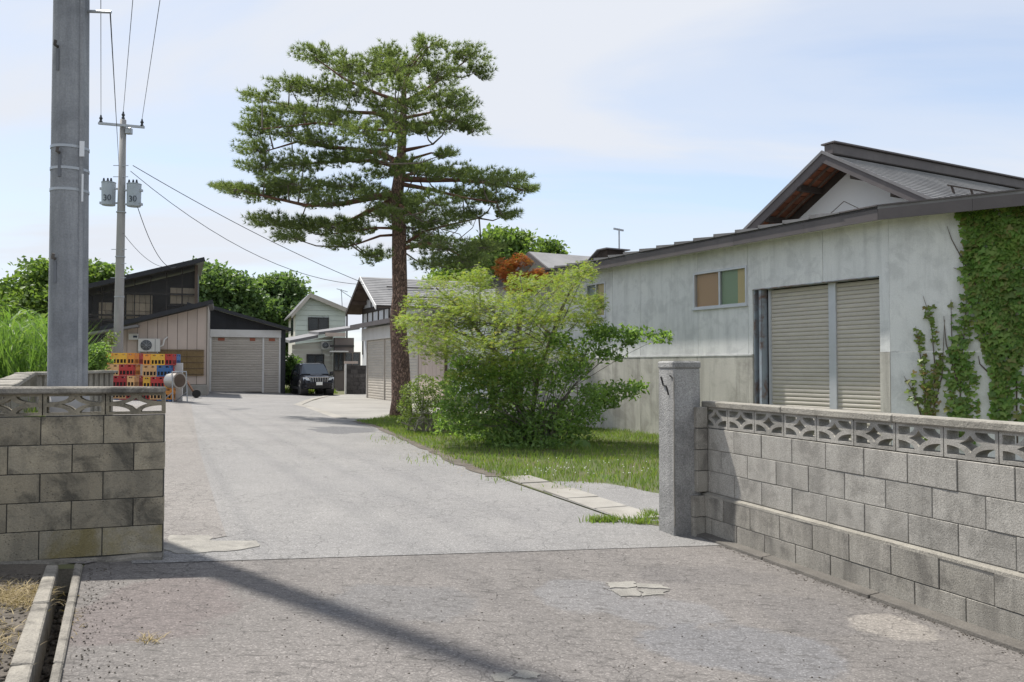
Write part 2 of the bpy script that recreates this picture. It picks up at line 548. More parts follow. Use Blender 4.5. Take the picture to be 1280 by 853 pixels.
surf('brown_panel', (0.20, 0.17, 0.155), (0.165, 0.14, 0.13), 1.0, 0.8, 0.06, 30, rand=0.06)
surf('dark_frame', (0.05, 0.045, 0.043), None, 2, 0.5, 0.0)
surf('white_paint', (0.76, 0.75, 0.73), (0.7, 0.69, 0.67), 2, 0.6, 0.05, 30, rand=0.03)
surf('header_white', (0.66, 0.65, 0.64), (0.6, 0.59, 0.58), 2, 0.6, 0.05, 30, stain=(0.5, 0.47, 0.43), stain_amt=0.3)
surf('pole_concrete', (0.39, 0.405, 0.43), (0.31, 0.325, 0.35), 1.6, 0.85, 0.35, 45, speck=0.3, stain=(0.15, 0.16, 0.18), stain_amt=0.55, stain_scale=1.1, streak=(0.13, 0.14, 0.16), streak_amt=0.6)
surf('pole_far', (0.36, 0.35, 0.34), (0.29, 0.285, 0.28), 1.6, 0.85, 0.2, 30, streak=(0.22, 0.215, 0.21), streak_amt=0.5)
surf('galv', (0.42, 0.44, 0.47), (0.36, 0.38, 0.4), 4, 0.45, 0.05, 40, metal=0.6)
surf('trafo', (0.40, 0.45, 0.50), (0.35, 0.39, 0.44), 2, 0.5, 0.05, 30)
surf('insulator', (0.05, 0.055, 0.065), None, 2, 0.3, 0.0)
surf('wire', (0.03, 0.03, 0.035), None, 2, 0.6, 0.0)
m_, nt_, b_ = newmat('bark_pine')
v_, _r = coords(nt_, False)
mp_ = N(nt_, 'ShaderNodeMapping', {0: v_, 3: (1.0, 1.0, 0.45)}).outputs[0]
wv_ = N(nt_, 'ShaderNodeVectorMath', {0: mp_, 1: N(nt_, 'ShaderNodeVectorMath', {0: N(nt_, 'ShaderNodeTexNoise', {0: mp_, 'Scale': 6.0}).outputs[1], 1: (0.12, 0.12, 0.12)}, operation='MULTIPLY').outputs[0]}, operation='ADD').outputs[0]
ed_ = N(nt_, 'ShaderNodeTexVoronoi', {0: wv_, 'Scale': 17.0}, feature='DISTANCE_TO_EDGE').outputs[0]
cl_ = N(nt_, 'ShaderNodeSeparateColor', {0: N(nt_, 'ShaderNodeTexVoronoi', {0: wv_, 'Scale': 17.0}).outputs['Color']}).outputs[0]
pc_ = ramp(nt_, cl_, [(0.0, (0.16, 0.10, 0.075)), (0.5, (0.26, 0.165, 0.125)), (1.0, (0.37, 0.24, 0.18))])
pc_ = mix(nt_, ramp(nt_, ed_, [(0.0, 1.0), (0.12, 0.0)]), pc_, (0.055, 0.038, 0.03))
nt_.links.new(pc_, b_.inputs['Base Color'])
b_.inputs['Roughness'].default_value = 0.95
bb_ = N(nt_, 'ShaderNodeBump', {'Height': ramp(nt_, ed_, [(0.0, 0.0), (0.2, 1.0)]), 'Strength': 0.9, 'Distance': 0.03})
nt_.links.new(bb_.outputs[0], b_.inputs['Normal'])
surf('bark_red', (0.24, 0.125, 0.085), (0.10, 0.06, 0.047), 5, 0.95, 1.0, 16)
surf('bark_grey', (0.20, 0.175, 0.145), (0.11, 0.095, 0.08), 6, 0.95, 0.8, 20)
surf('bark_pale', (0.33, 0.31, 0.27), (0.2, 0.185, 0.16), 6, 0.95, 0.8, 20)
surf('stone_dark', (0.11, 0.10, 0.095), (0.06, 0.055, 0.053), 4, 0.9, 0.6, 20, rand=0.35)
surf('reed', (0.33, 0.235, 0.12), (0.24, 0.165, 0.08), 6, 0.85, 0.2, 30, rand=0.2)
surf('box_wood', (0.58, 0.47, 0.34), (0.46, 0.37, 0.27), 3, 0.85, 0.2, 30, rand=0.22)
surf('ac_white', (0.60, 0.59, 0.56), (0.54, 0.53, 0.5), 2, 0.6, 0.03, 30)
surf('drum_steel', (0.50, 0.49, 0.47), (0.4, 0.39, 0.375), 3, 0.35, 0.1, 20, metal=0.6, stain=(0.3, 0.2, 0.13), stain_amt=0.4)
surf('dry_straw', (0.42, 0.33, 0.19), (0.3, 0.23, 0.13), 8, 0.95, 0.5, 30)
surf('rust', (0.20, 0.10, 0.055), (0.12, 0.065, 0.04), 4, 0.9, 0.3, 30)
for nm, c in (('crate_orange', (0.78, 0.31, 0.06)), ('crate_yellow', (0.78, 0.44, 0.06)), ('crate_peach', (0.72, 0.42, 0.19)), ('crate_red', (0.46, 0.045, 0.04)),
              ('crate_maroon', (0.33, 0.03, 0.035)), ('crate_blue', (0.06, 0.16, 0.38))):
    surf(nm, c, tuple(x * 0.88 for x in c), 3, 0.55, 0.05, 30, rand=0.12, stain=tuple(x * 0.55 + 0.06 for x in c), stain_amt=0.5, stain_scale=4)
surf('crate_inner_shade', (0.03, 0.022, 0.02), None, 2, 0.7, 0.0)  # near-black that stands for the shade inside the crates
plain('car_paint', (0.012, 0.013, 0.018), 0.18, 0.3, 0.6)
plain('car_glass', (0.03, 0.04, 0.05), 0.04, 0.0, 0.9)
plain('rubber', (0.018, 0.018, 0.018), 0.8)
plain('car_plastic', (0.03, 0.03, 0.032), 0.5)
plain('chrome', (0.55, 0.56, 0.58), 0.2, 0.9)
plain('lamp_glass', (0.62, 0.66, 0.7), 0.1, 0.2, 0.8)
plain('plate_white', (0.75, 0.76, 0.74), 0.5)
plain('plate_green', (0.05, 0.2, 0.1), 0.5)
plain('interior_dark', (0.02, 0.02, 0.02), 0.9)
plain('blue_plastic', (0.03, 0.13, 0.35), 0.4)
plain('board_orange', (0.60, 0.36, 0.17), 0.6)
plain('paper_green', (0.30, 0.42, 0.24), 0.6)
plain('paper_yellow', (0.72, 0.56, 0.24), 0.6)
plain('curtain', (0.40, 0.46, 0.42), 0.8)
plain('tag_white', (0.7, 0.72, 0.76), 0.5)
plain('streak_grey', (0.15, 0.16, 0.18), 0.9)
plain('ink_dark', (0.03, 0.04, 0.06), 0.6)
plain('flower_white', (0.75, 0.76, 0.7), 0.7)
plain('stain_rust_red', (0.30, 0.10, 0.06), 0.8)


def glass(name, tint, alpha, rough=0.06):
    m, nt, b = newmat(name)
    b.inputs['Base Color'].default_value = (*tint, 1)
    b.inputs['Roughness'].default_value = rough
    b.inputs['Specular IOR Level'].default_value = 0.6
    tr = N(nt, 'ShaderNodeBsdfTransparent')
    ms = N(nt, 'ShaderNodeMixShader', {0: alpha})
    nt.links.new(tr.outputs[0], ms.inputs[1])
    nt.links.new(b.outputs[0], ms.inputs[2])
    nt.links.new(ms.outputs[0], nt.nodes['Material Output'].inputs[0])


glass('window_glass', (0.10, 0.12, 0.13), 0.16)
glass('smoky_sheet', (0.06, 0.055, 0.055), 0.34, 0.35)
glass('dark_glass', (0.05, 0.06, 0.07), 0.75)

leafmat('pine_needles', [(0.125, 0.18, 0.07), (0.17, 0.225, 0.09), (0.235, 0.28, 0.12), (0.10, 0.145, 0.07)], 0.42, 0.6, 0.7, 0.4)
leafmat('maple_leaves', [(0.21, 0.29, 0.07), (0.27, 0.33, 0.095), (0.17, 0.25, 0.06), (0.31, 0.29, 0.11)], 0.5, 0.5, 0.8, 0.45)
leafmat('maple_red', [(0.42, 0.09, 0.04), (0.48, 0.19, 0.07), (0.40, 0.25, 0.09), (0.52, 0.12, 0.05)], 0.45, 0.5, 1.5, 0.4)
leafmat('shrub_leaves', [(0.17, 0.28, 0.08), (0.23, 0.35, 0.11), (0.12, 0.21, 0.065), (0.28, 0.38, 0.14)], 0.5, 0.45, 0.9, 0.35)
leafmat('azalea_leaves', [(0.13, 0.19, 0.05), (0.2, 0.26, 0.08), (0.09, 0.14, 0.04)], 0.4, 0.5, 1.8, 0.4)
leafmat('tree_leaves', [(0.12, 0.20, 0.05), (0.18, 0.26, 0.075), (0.09, 0.16, 0.045), (0.23, 0.31, 0.10)], 0.45, 0.5, 0.35, 0.4)
leafmat('tree_leaves_dark', [(0.10, 0.17, 0.065), (0.14, 0.22, 0.085), (0.075, 0.13, 0.05), (0.18, 0.25, 0.11)], 0.42, 0.5, 0.3, 0.4)
leafmat('reed_leaves', [(0.12, 0.22, 0.05), (0.17, 0.28, 0.07), (0.09, 0.17, 0.045), (0.22, 0.31, 0.1)], 0.45, 0.5, 0.6, 0.5)
leafmat('grass', [(0.15, 0.24, 0.05), (0.21, 0.30, 0.07), (0.12, 0.19, 0.045), (0.28, 0.29, 0.11)], 0.45, 0.6, 0.7, 0.4)
leafmat('ivy_leaves', [(0.12, 0.23, 0.045), (0.17, 0.29, 0.06), (0.23, 0.32, 0.08), (0.10, 0.19, 0.045), (0.25, 0.24, 0.08)], 0.38, 0.45, 2.5, 0.45)
leafmat('ivy_pale', [(0.13, 0.2, 0.035), (0.18, 0.235, 0.05), (0.1, 0.17, 0.03), (0.2, 0.13, 0.05)], 0.3, 0.45, 2.5, 0.4)
leafmat('straw', [(0.38, 0.3, 0.17), (0.27, 0.21, 0.12), (0.45, 0.37, 0.22)], 0.2, 0.8, 3, 0.4)

# ------------------------------------------------------------------ ground, drive, street
def sheet(name, pts, m, lift, kind='structure'):
    bm = bmesh.new()
    bm.faces.new([bm.verts.new((p.x, p.y, 0)) for p in pts])
    for s_ in (-6.0, S_W):
        bmesh.ops.bisect_plane(bm, geom=list(bm.verts) + list(bm.edges) + list(bm.faces), plane_co=nV * s_, plane_no=nV)
    bmesh.ops.triangulate(bm, faces=list(bm.faces))
    for v in bm.verts:
        v.co.z = gz(v.co.x, v.co.y) + lift
    bmesh.ops.recalc_face_normals(bm, faces=bm.faces)
    me = bpy.data.meshes.new(name)
    bm.to_mesh(me)
    bm.free()
    if me.polygons[0].normal.z < 0:
        me.flip_normals()
    o = obj(name, me, m)
    if kind:
        o['kind'] = kind
    return o


T_SEAM = 6.42
# the ditch beside the left wall: four lines from the wall's foot towards the camera
dl_a, dl_b = gp(58, 712), gp(8, 853)
dr_a, dr_b = gp(104, 708), gp(76, 853)


def xt(a, b, t):      # the point of line a-b at drive coordinate t
    ta, tb = to_st(a)[1], to_st(b)[1]
    k = (t - ta) / (tb - ta)
    p = a + (b - a) * k
    p.z = gz(p.x, p.y)
    return p


T_NEAR = -14.0
L0, L1 = xt(dl_a, dl_b, T_SEAM - 0.06), xt(dl_a, dl_b, 1.0)
R0, R1 = xt(dr_a, dr_b, T_SEAM - 0.06), xt(dr_a, dr_b, 1.0)
g = MB()


def quad_st(s0, s1, t0, t1):
    ps = [st(s0, t0), st(s1, t0), st(s1, t1), st(s0, t1)]
    g.add(ps, [(0, 1, 2, 3)])


BIG = 900
for s0, s1 in ((-BIG, -6), (-6, S_W), (S_W, BIG)):
    quad_st(s0, s1, T_SEAM - 0.06, 1400)
    quad_st(s0, s1, -BIG, 1.0)
quad_st(-BIG, -6, 1.0, T_SEAM - 0.06)
quad_st(S_W, BIG, 1.0, T_SEAM - 0.06)
a0, a1 = st(-6, T_SEAM - 0.06), st(-6, 1.0)
g.add([a0, a1, L1, L0], [(0, 1, 2, 3)])
b0, b1 = st(S_W, T_SEAM - 0.06), st(S_W, 1.0)
g.add([R0, R1, b1, b0], [(0, 1, 2, 3)])
tag(g.build('ground', 'field'), kind='structure')

sheet('street', [st(to_st(R0)[0], T_SEAM + 0.12), R0, R1, st(to_st(R1)[0], 1.0), st(to_st(R1)[0], -14), st(14, -14), st(14, 0.4), st(S_W + 0.05, 0.4), st(S_W + 0.05, T_SEAM + 0.12)], 'street_asphalt', 0.004)
sheet('street_verge', [st(-20, -14), st(to_st(L1)[0], -14), L1, L0, st(to_st(L0)[0], T_SEAM + 0.12), st(-20, T_SEAM + 0.12)], 'gravel_soil', 0.004)
drive = sheet('driveway', [st(-0.6, T_SEAM), st(S_W, T_SEAM), st(S_W, 7.6), gp(780, 653), gp(640, 604), gp(575, 580), gp(520, 556), gp(470, 534), gp(440, 527), gp(413, 519), gp(387, 509.5),
                           gp(372, 506), gp(410, 494.5), st(7.5, 58), st(-1.5, 62), st(-6, 40), st(-5.5, 30), st(-2.2, 22)], 'drive_asphalt', 0.008)
strip = sheet('side_strip', [st(-0.9, T_SEAM + 0.03), gp(283, 672), gp(272, 640), gp(260, 600), gp(250, 565), gp(244, 535), gp(240, 512), gp(238, 503), st(-3.4, 30), st(-4.5, 18), st(-2.5, 7.2)], 'old_asphalt', 0.012)
sheet('forecourt', [gp(372, 506), gp(387, 509.5), gp(413, 519), gp(440, 527), gp(505, 528), st(9, 27), st(14, 40), st(9, 52), gp(412, 494.5)], 'apron_concrete', 0.004)
# kerb of pale concrete where the forecourt meets the drive
kl = [gp(411, 494.5), gp(388, 500), gp(372, 506.3), gp(387, 509.8), gp(413, 519), gp(427, 523.5)]
for a, b in zip(kl[:-1], kl[1:]):
    pass
kb = E('forecourt_kerb', kl[2], 0, 'pale concrete edging strip bending round the forecourt of the shuttered building', 'kerb')
for a, b in zip(kl[:-1], kl[1:]):
    w = 0.34
    MB().bar(a - kl[2] + Vector((0, 0, 0.003)), b - kl[2] + Vector((0, 0, 0.003)), w, 0.03).build('kerb_stone', 'kerb_concrete', kb)

# concrete slabs, patches
def jag(pts, amp=0.02, n=5):
    res = []
    for a, b in zip(pts, pts[1:] + pts[:1]):
        res.append(a)
        for i in range(1, n):
            p = a.lerp(b, i / n)
            res.append(p + Vector((random.gauss(0, amp), random.gauss(0, amp), 0)))
    return res


def slab(name, px, m, h, label, cat, group=None):
    pts = jag([gp(*p) for p in px], 0.012, 4)
    c = sum(pts, Vector()) / len(pts)
    bot = [p - c for p in pts]
    mb = MB()
    mb.prism([p + Vector((0, 0, -0.02)) for p in bot], (0, 0, 0.02 + h))
    o = mb.build(name, m, None, loc=c)
    return tag(o, label, cat, group)


slab('concrete_patch', [(212, 671), (236, 671.5), (262, 671), (268, 678), (320, 678), (324, 685), (296, 690), (240, 694), (222, 694), (204, 688)], 'patch_concrete', 0.014,
     'pale worn concrete patch set in the tarmac at the foot of the mossy wall end', 'patch')
pt = E('concrete_patch', gp(798, 738), 0, 'small cracked pale concrete patch in the middle of the tarmac', 'patch')
for poly in ([(757, 730), (792, 728), (795, 735), (762, 737)], [(794, 731), (829, 733), (838, 738), (797, 736)], [(763, 739), (795, 737), (800, 747), (776, 747)], [(798, 738), (837, 740), (822, 745), (803, 747)]):
    pts = jag([gp(*p) - pt.location for p in poly], 0.01, 4)
    MB().prism([p + Vector((0, 0, -0.01)) for p in pts], (0, 0, 0.02)).build('fragment', 'patch_concrete', pt)
pt = E('concrete_patch', gp(645, 850), 0, 'broken grey concrete patch crossed by the end of the pole shadow', 'patch')
for poly in ([(613, 846), (640, 840), (644, 849), (618, 854)], [(642, 839), (668, 842), (672, 850), (647, 848)], [(622, 856), (646, 851), (671, 853), (668, 868), (630, 868)]):
    pts = jag([gp(*p) - pt.location for p in poly], 0.01, 4)
    MB().prism([p + Vector((0, 0, -0.01)) for p in pts], (0, 0, 0.018)).build('fragment', 'patch_concrete', pt)

# row of gutter slabs along the grass
kr = E('kerb_row', st(4.15, 8.0), 0, 'row of flat pale kerb slabs along the grass verge behind the gate pillar', 'kerb')
A0, A1 = gp(783, 652), gp(628, 598)
L = (A1 - A0).length
ux = (A1 - A0).normalized()
uy = Vector((-ux.y, ux.x, 0)) * -1
kk = int(L / 0.6)
for i in range(kk):
    p = A0 + ux * (i * L / kk) - kr.location
    q = A0 + ux * ((i + 1) * L / kk - 0.018) - kr.location
    j = random.uniform(-0.012, 0.012)
    wdt = 0.42
    h = 0.022 + random.uniform(0, 0.014)
    base = [p + uy * j, q + uy * j, q + uy * (j + wdt), p + uy * (j + wdt)]
    base = [Vector((b.x, b.y, b.z - 0.03)) for b in base]
    top = [b + Vector((0, 0, 0.03 + h + random.uniform(-.004, .004))) for b in base]
    MB().hexa(base, top).build('kerb_slab', 'kerb_concrete', kr, bevel=0.006)
sheet('side_pad', [gp(690, 620.5), gp(692, 603), gp(730, 603.5), gp(760, 606), gp(790, 611), gp(815, 617), gp(832, 620), gp(832, 653), gp(785, 653.5)], 'drive_asphalt', 0.014)
TURF = [gp(786, 654), gp(628, 599), gp(575, 578), gp(520, 555), gp(470, 533), gp(443, 527), gp(480, 522), gp(505, 519), st(9.2, 27), st(10.5, 20), st(8.5, 7.4), st(5.0, 7.05), st(4.45, 7.05), st(4.3, 7.15)]
sheet('turf', TURF, 'turf_soil', 0.011)


# ------------------------------------------------------------------ gate walls of concrete block
BW, BH, GAP = 0.393, 0.194, 0.007


def ell(cx_, cz_, rx, rz, a0, a1, n=7):
    return [(cx_ + rx * math.cos(R(a0 + (a1 - a0) * i / n)), cz_ + rz * math.sin(R(a0 + (a1 - a0) * i / n))) for i in range(n + 1)]


def screen_mesh(name, thick, m):
    w, h, fr = BW, BH, 0.022
    outer = [(0, 0), (w, 0), (w, h), (0, h)]
    x0, x1, z0, z1 = fr, w - fr, fr, h - fr
    rx, rz = (x1 - x0) * 0.40, (z1 - z0) * 0.38
    holes = []
    for cx_, cz_, a in ((x0, z0, 0), (x1, z0, 90), (x1, z1, 180), (x0, z1, 270)):
        holes.append([(cx_, cz_)] + ell(cx_, cz_, rx, rz, a, a + 90))
    # the four-pointed star between the arcs
    mx, mz = (x0 + x1) / 2, (z0 + z1) / 2
    sx, sz = (x1 - x0) * 0.235, (z1 - z0) * 0.36
    star = []
    for a in range(4):
        p = [(mx + sx, mz), (mx, mz + sz), (mx - sx, mz), (mx, mz - sz)]
        p0, p1 = p[a], p[(a + 1) % 4]
        for i in range(4):
            k = i / 4
            x = p0[0] + (p1[0] - p0[0]) * k
            z = p0[1] + (p1[1] - p0[1]) * k
            pull = 0.2 * math.sin(math.pi * k)
            star.append((x + (mx - x) * pull, z + (mz - z) * pull))
    holes.append(star)
    return plate(name, outer, holes, thick, m)


def block_mesh(w, t, m, h=BH):
    me = MB().box(0, w, 0, t, 0, h).mesh('block', bevel=0.0025)
    me.materials.append(MAT[m])
    return me


def course(parent, x0, x1, off, y, z, t, m, cache, h=BH, name='block', skew=None):
    """one row of blocks from x0 to x1, joints shifted by off"""
    xs = []
    x = x0 + off - (BW + GAP) * (1 if off > 0 else 0)
    while x < x1 - 0.03:
        a, b = max(x, x0), min(x + BW, x1)
        if b - a > 0.05:
            xs.append((round(a, 4), round(b - a, 4)))
        x += BW + GAP
    for a, w in xs:
        mm = skew(a) if skew else m
        key = (w, t, mm, h)
        if key not in cache:
            cache[key] = block_mesh(w, t, mm, h)
        o = obj(name, cache[key], None, parent, (a, y + random.uniform(-.0025, .0025), z))
        o.rotation_euler = (random.uniform(-.006, .006), 0, random.uniform(-.006, .006))


cache = {}
# right wall: local x runs from the pillar towards the camera, local y away from the drive
T_P = 6.92
RW = E('block_wall', st(S_W, T_P) - Vector((0, 0, 0.05)), ang(-dV), 'long pale concrete block wall with pierced top row, joined to the gate pillar', 'wall')
LW = 8.4
scr = screen_mesh('screen_block', 0.10, 'block_light')
for r in range(2):
    course(RW, 0.004, LW, (0.2, 0.0)[r], -0.035, 0.045 + r * 0.2, 0.16, 'block_low', cache)
MB().box(0.0, LW, -0.025, 0.118, 0.03, 0.44).build('mortar', 'mortar', RW)
mb = MB()
mb.hexa([(0, -0.037, 0.438), (LW, -0.037, 0.438), (LW, 0.02, 0.438), (0, 0.02, 0.438)], [(0, -0.034, 0.456), (LW, -0.034, 0.456), (LW, 0.02, 0.475), (0, 0.02, 0.475)])
mb.build('ledge', 'cap_concrete', RW)
for r in range(3):
    course(RW, 0.004, LW, (0.12, 0.32, 0.12)[r], 0.0, 0.476 + r * 0.2, 0.12, 'block_light', cache)
MB().box(0.0, LW, 0.006, 0.112, 0.47, 1.07).build('mortar', 'mortar', RW)
x = 0.012
while x < LW - 0.2:
    obj('screen_block', scr, None, RW, (x, 0.012, 1.078))
    x += BW + GAP
x = 0.0
while x < LW:
    w = 1.2
    MB().box(0, min(w, LW - x) - 0.004, -0.012, 0.135, 0, 0.055).build('cap', 'cap_concrete', RW, bevel=0.008, loc=(x, 0, 1.27))
    x += w
for i in range(7):
    mb = MB()
    mb.hexa([(0, -0.115, -0.03), (1.19, -0.115, -0.03), (1.19, 0, -0.03), (0, 0, -0.03)],
            [(0.0, -0.10, 0.035), (1.19, -0.105, 0.035), (1.19, 0, 0.045), (0, 0, 0.045)])
    mb.build('footing', 'footing', RW, bevel=0.004, loc=(i * 1.2 - 0.1, -0.026, 0.05))
# short return between wall and pillar, facing the street
for r in range(6):
    z = (0.045, 0.245, 0.476, 0.676, 0.876, 1.078)[r]
    MB().box(-0.01, 0.10, -0.16 if r < 2 else -0.12, -0.037 if r < 2 else -0.004, z, z + BH).build('return_block', 'block_low', RW, bevel=0.004)

# gate pillar
GP = E('gate_pillar', st(4.18, 7.0), ang(nV), 'square rough grey concrete gate pillar with a cracked corner at the wall end', 'pillar')
mb = MB()
mb.hexa([(-0.19, -0.13, -0.02), (0.11, -0.13, -0.02), (0.11, 0.17, -0.02), (-0.19, 0.17, -0.02)], [(-0.185, -0.125, 1.58), (0.105, -0.125, 1.58), (0.105, 0.165, 1.58), (-0.185, 0.165, 1.58)])
mb.build('shaft', 'pebble_dash', GP, bevel=0.012)
MB().box(-0.192, 0.112, -0.132, 0.172, 1.578, 1.65).build('cap', 'pebble_dash', GP, bevel=0.014)
mb = MB()
for p, q in (((-0.194, 0.1, 1.50), (-0.194, 0.06, 1.42)), ((-0.194, 0.06, 1.42), (-0.194, 0.0, 1.41)), ((-0.194, 0.0, 1.41), (-0.194, -0.04, 1.33)), ((-0.194, -0.07, 1.515), (-0.194, -0.12, 1.49))):
    mb.bar(p, q, 0.01, 0.012)
mb.build('crack', 'interior_dark', GP)
mb = MB()
for i in range(7):
    z = 1.5 - i * 0.2
    mb.bar((-0.186 + random.uniform(-.004, .004), -0.128, z), (-0.186 + random.uniform(-.004, .004), -0.128, z - 0.2), 0.012, 0.012)
mb.build('worn_edge', 'kerb_concrete', GP)

# left wall: local x along the gate line to the right, its end at the drive, local y away from the street
SL = -0.41
LWZ = st(SL, 6.6).z
LWW = E('block_wall', st(SL, 6.6), ang(nV), 'dark mossy concrete block wall with pierced top row before the thick utility pole', 'wall')
XL = -4.4
dk = screen_mesh('screen_block', 0.10, 'block_dark')


def moss(a, lo):
    return 'block_moss' if (a > -0.85 and lo) or (lo and random.random() < 0.35) else 'block_dark'


for r in range(5):
    lo = r == 0 or (r == 1 and True)
    course(LWW, XL, -0.0, (0.0, 0.2, 0.0, 0.2, 0.0)[r], 0.0, 0.05 + r * 0.2, 0.12, 'block_dark', cache, skew=(lambda a, r=r: moss(a, r == 0) if r < 2 and not (r == 1 and a < -0.3) else 'block_dark'))
MB().box(XL, -0.003, 0.008, 0.112, 0.03, 1.045).build('mortar', 'mortar_dark', LWW)
x = -0.393
while x > XL:
    obj('screen_block', dk, None, LWW, (x, 0.01, 1.053)).scale = (1, 1, 0.79)
    x -= BW + GAP
x = 0.0
for w in (1.18, 0.8, 1.2, 1.2):
    MB().hexa([(-w + 0.008, -0.025, 0), (0, -0.025, 0), (0, 0.145, 0), (-w + 0.008, 0.145, 0)], [(-w + 0.008, -0.015, 0.05), (0, -0.02, 0.045), (0, 0.14, 0.045), (-w + 0.008, 0.135, 0.055)]).build('cap', 'cap_dark', LWW, bevel=0.01, loc=(x, 0, 1.206))
    x -= w
# rough footing poured under it
mb = MB()
n = 26
prev = None
vs, fs = [], []
for i in range(n + 1):
    x = -4.4 + 4.4 * i / n
    o = random.uniform(-0.03, 0.03)
    zb = -SLOPE * x - 0.04
    vs += [(x, -0.10 + o, zb - 0.3), (x, -0.085 + o, zb + 0.06 + random.uniform(-.01, .015)), (x, -0.03, 0.046 + random.uniform(-.01, .004)), (x, 0.12, 0.046)]
for i in range(n):
    for k in range(3):
        fs.append((i * 4 + k, (i + 1) * 4 + k, (i + 1) * 4 + k + 1, i * 4 + k + 1))
mb.add(vs, fs)
mb.add([vs[n * 4 + k] for k in range(4)], [(0, 1, 2, 3)])
mb.build('footing', 'cap_dark', LWW)

# ------------------------------------------------------------------ roadside ditch
DT = E('roadside_ditch', (R0 + L0) / 2, 0, 'narrow open concrete ditch with raised edges below the dark mossy wall', 'ditch')
o0 = DT.location


def along(a, b, t):
    p = xt(a, b, t)
    return p


# left and right edge boards in lengths, floor
edges_px = [((58, 712), (8, 853), (73, 712), (38, 853), 'left'), ((94, 708), (63, 853), (104, 708), (76, 853), 'right')]
ts = [T_SEAM - 0.07, 5.35, 4.3, 3.1, 1.0]
for (a, b, c, d_, side) in edges_px:
    A, B, C, D_ = gp(*a), gp(*b), gp(*c), gp(*d_)
    for i in range(4):
        q = [along(A, B, ts[i]), along(A, B, ts[i + 1] + 0.012), along(C, D_, ts[i + 1] + 0.012), along(C, D_, ts[i])]
        top = [p - o0 + Vector((0, 0, 0.035 + random.uniform(-.006, .01))) for p in q]
        bot = [p - o0 + Vector((0, 0, -0.3)) for p in q]
        MB().hexa(bot, top).build('edge_board', 'cap_dark', DT, bevel=0.008)
A, B, C, D_ = gp(58, 712), gp(8, 853), gp(104, 708), gp(76, 853)
q = [along(A, B, T_SEAM + 0.2), along(A, B, 1.0), along(C, D_, 1.0), along(C, D_, T_SEAM + 0.2)]
MB().add([p - o0 + Vector((0, 0, -0.2)) for p in q], [(0, 1, 2, 3)]).build('ditch_floor', 'soil', DT)
# rubble on the floor of the ditch and in the verge
def stones(name, pts, rmin, rmax, m, parent=None):
    V, Fc = [], []
    for p in pts:
        r = random.uniform(rmin, rmax)
        ax = [Vector((random.gauss(0, 1), random.gauss(0, 1), random.gauss(0, 1))).normalized() for _ in range(1)]
        base = [Vector(v) for v in ((1, 0, 0), (-1, 0, 0), (0, 1, 0), (0, -1, 0), (0, 0, 1), (0, 0, -1))]
        rot = Matrix.Rotation(random.uniform(0, 6.28), 3, ax[0])
        b = len(V)
        for v in base:
            w = rot @ v
            k = r * random.uniform(0.6, 1.2)
            V.append((p.x + w.x * k, p.y + w.y * k, p.z + w.z * k * 0.6))
        for f in ((0, 2, 4), (2, 1, 4), (1, 3, 4), (3, 0, 4), (2, 0, 5), (1, 2, 5), (3, 1, 5), (0, 3, 5)):
            Fc.append(tuple(i + b for i in f))
    return obj(name, npmesh(name, V, Fc), m, parent)


pts = []
for i in range(420):
    t = random.uniform(2.5, T_SEAM - 0.1)
    k = random.uniform(0.3, 0.72)
    p = along(A, B, t).lerp(along(C, D_, t), k)
    pts.append(p - o0 + Vector((0, 0, -0.19)))
rb = stones('rubble', pts, 0.008, 0.035, 'gravel_soil', DT)
rb['kind'] = 'stuff'
pts = []
for i in range(2600):
    t = random.uniform(2.2, T_SEAM - 0.2)
    p = along(A, B, t)
    p = p - nV * abs(random.gauss(0.05, 0.7))
    p.z = gz(p.x, p.y) + 0.006
    pts.append(p)
tag(stones('verge_gravel', pts, 0.006, 0.028, 'gravel_soil'), 'loose grey gravel on the verge beside the ditch', 'gravel', kind='stuff')
pts = []
for i in range(380):
    p = along(C, D_, random.uniform(2.6, T_SEAM - 0.1)) + nV * (0.03 + abs(random.gauss(0, 0.12)))
    p.z = gz(p.x, p.y) + 0.008
    pts.append(p)
for i in range(420):
    p = gp(random.uniform(150, 1200), random.uniform(695, 853))
    pts.append(p + Vector((0, 0, 0.006)))
for i in range(500):
    x = random.uniform(0.0, 4.0)
    p = st(S_W - 0.13 - abs(random.gauss(0, 0.05)), T_P - x)
    pts.append(p + Vector((0, 0, 0.006)))
tag(stones('loose_grit', pts, 0.002, 0.008, 'gravel_soil'), 'loose dark grit scattered over the tarmac edge', 'grit', kind='stuff')


def blades(name, P, H, W, lean, m, parent=None, seg=2):
    """grass blades: P (n,3) feet, H heights, each a bent strip of two quads"""
    n = len(P)
    P = np.asarray(P, float)
    H = np.asarray(H, float)
    a = rng.uniform(0, 2 * np.pi, n)
    b = rng.uniform(0, 2 * np.pi, n)
    side = np.stack([np.cos(a), np.sin(a), np.zeros(n)], 1) * (W * rng.uniform(0.6, 1.3, n))[:, None]
    ln = np.stack([np.cos(b), np.sin(b), np.zeros(n)], 1) * (lean * H * rng.uniform(0.1, 1.2, n))[:, None]
    up = np.zeros((n, 3))
    up[:, 2] = H
    rows = [P - side, P + side]
    mid = P + up * 0.55 + ln * 0.3
    rows += [mid - side * 0.8, mid + side * 0.8]
    tip = P + up * 0.95 + ln
    rows += [tip]
    V = np.stack(rows, 1).reshape(-1, 3)
    i0 = np.arange(n) * 5
    Fc = np.concatenate([np.stack([i0, i0 + 1, i0 + 3], 1), np.stack([i0, i0 + 3, i0 + 2], 1), np.stack([i0 + 2, i0 + 3, i0 + 4], 1)])
    return obj(name, npmesh(name, V, Fc), m, parent)


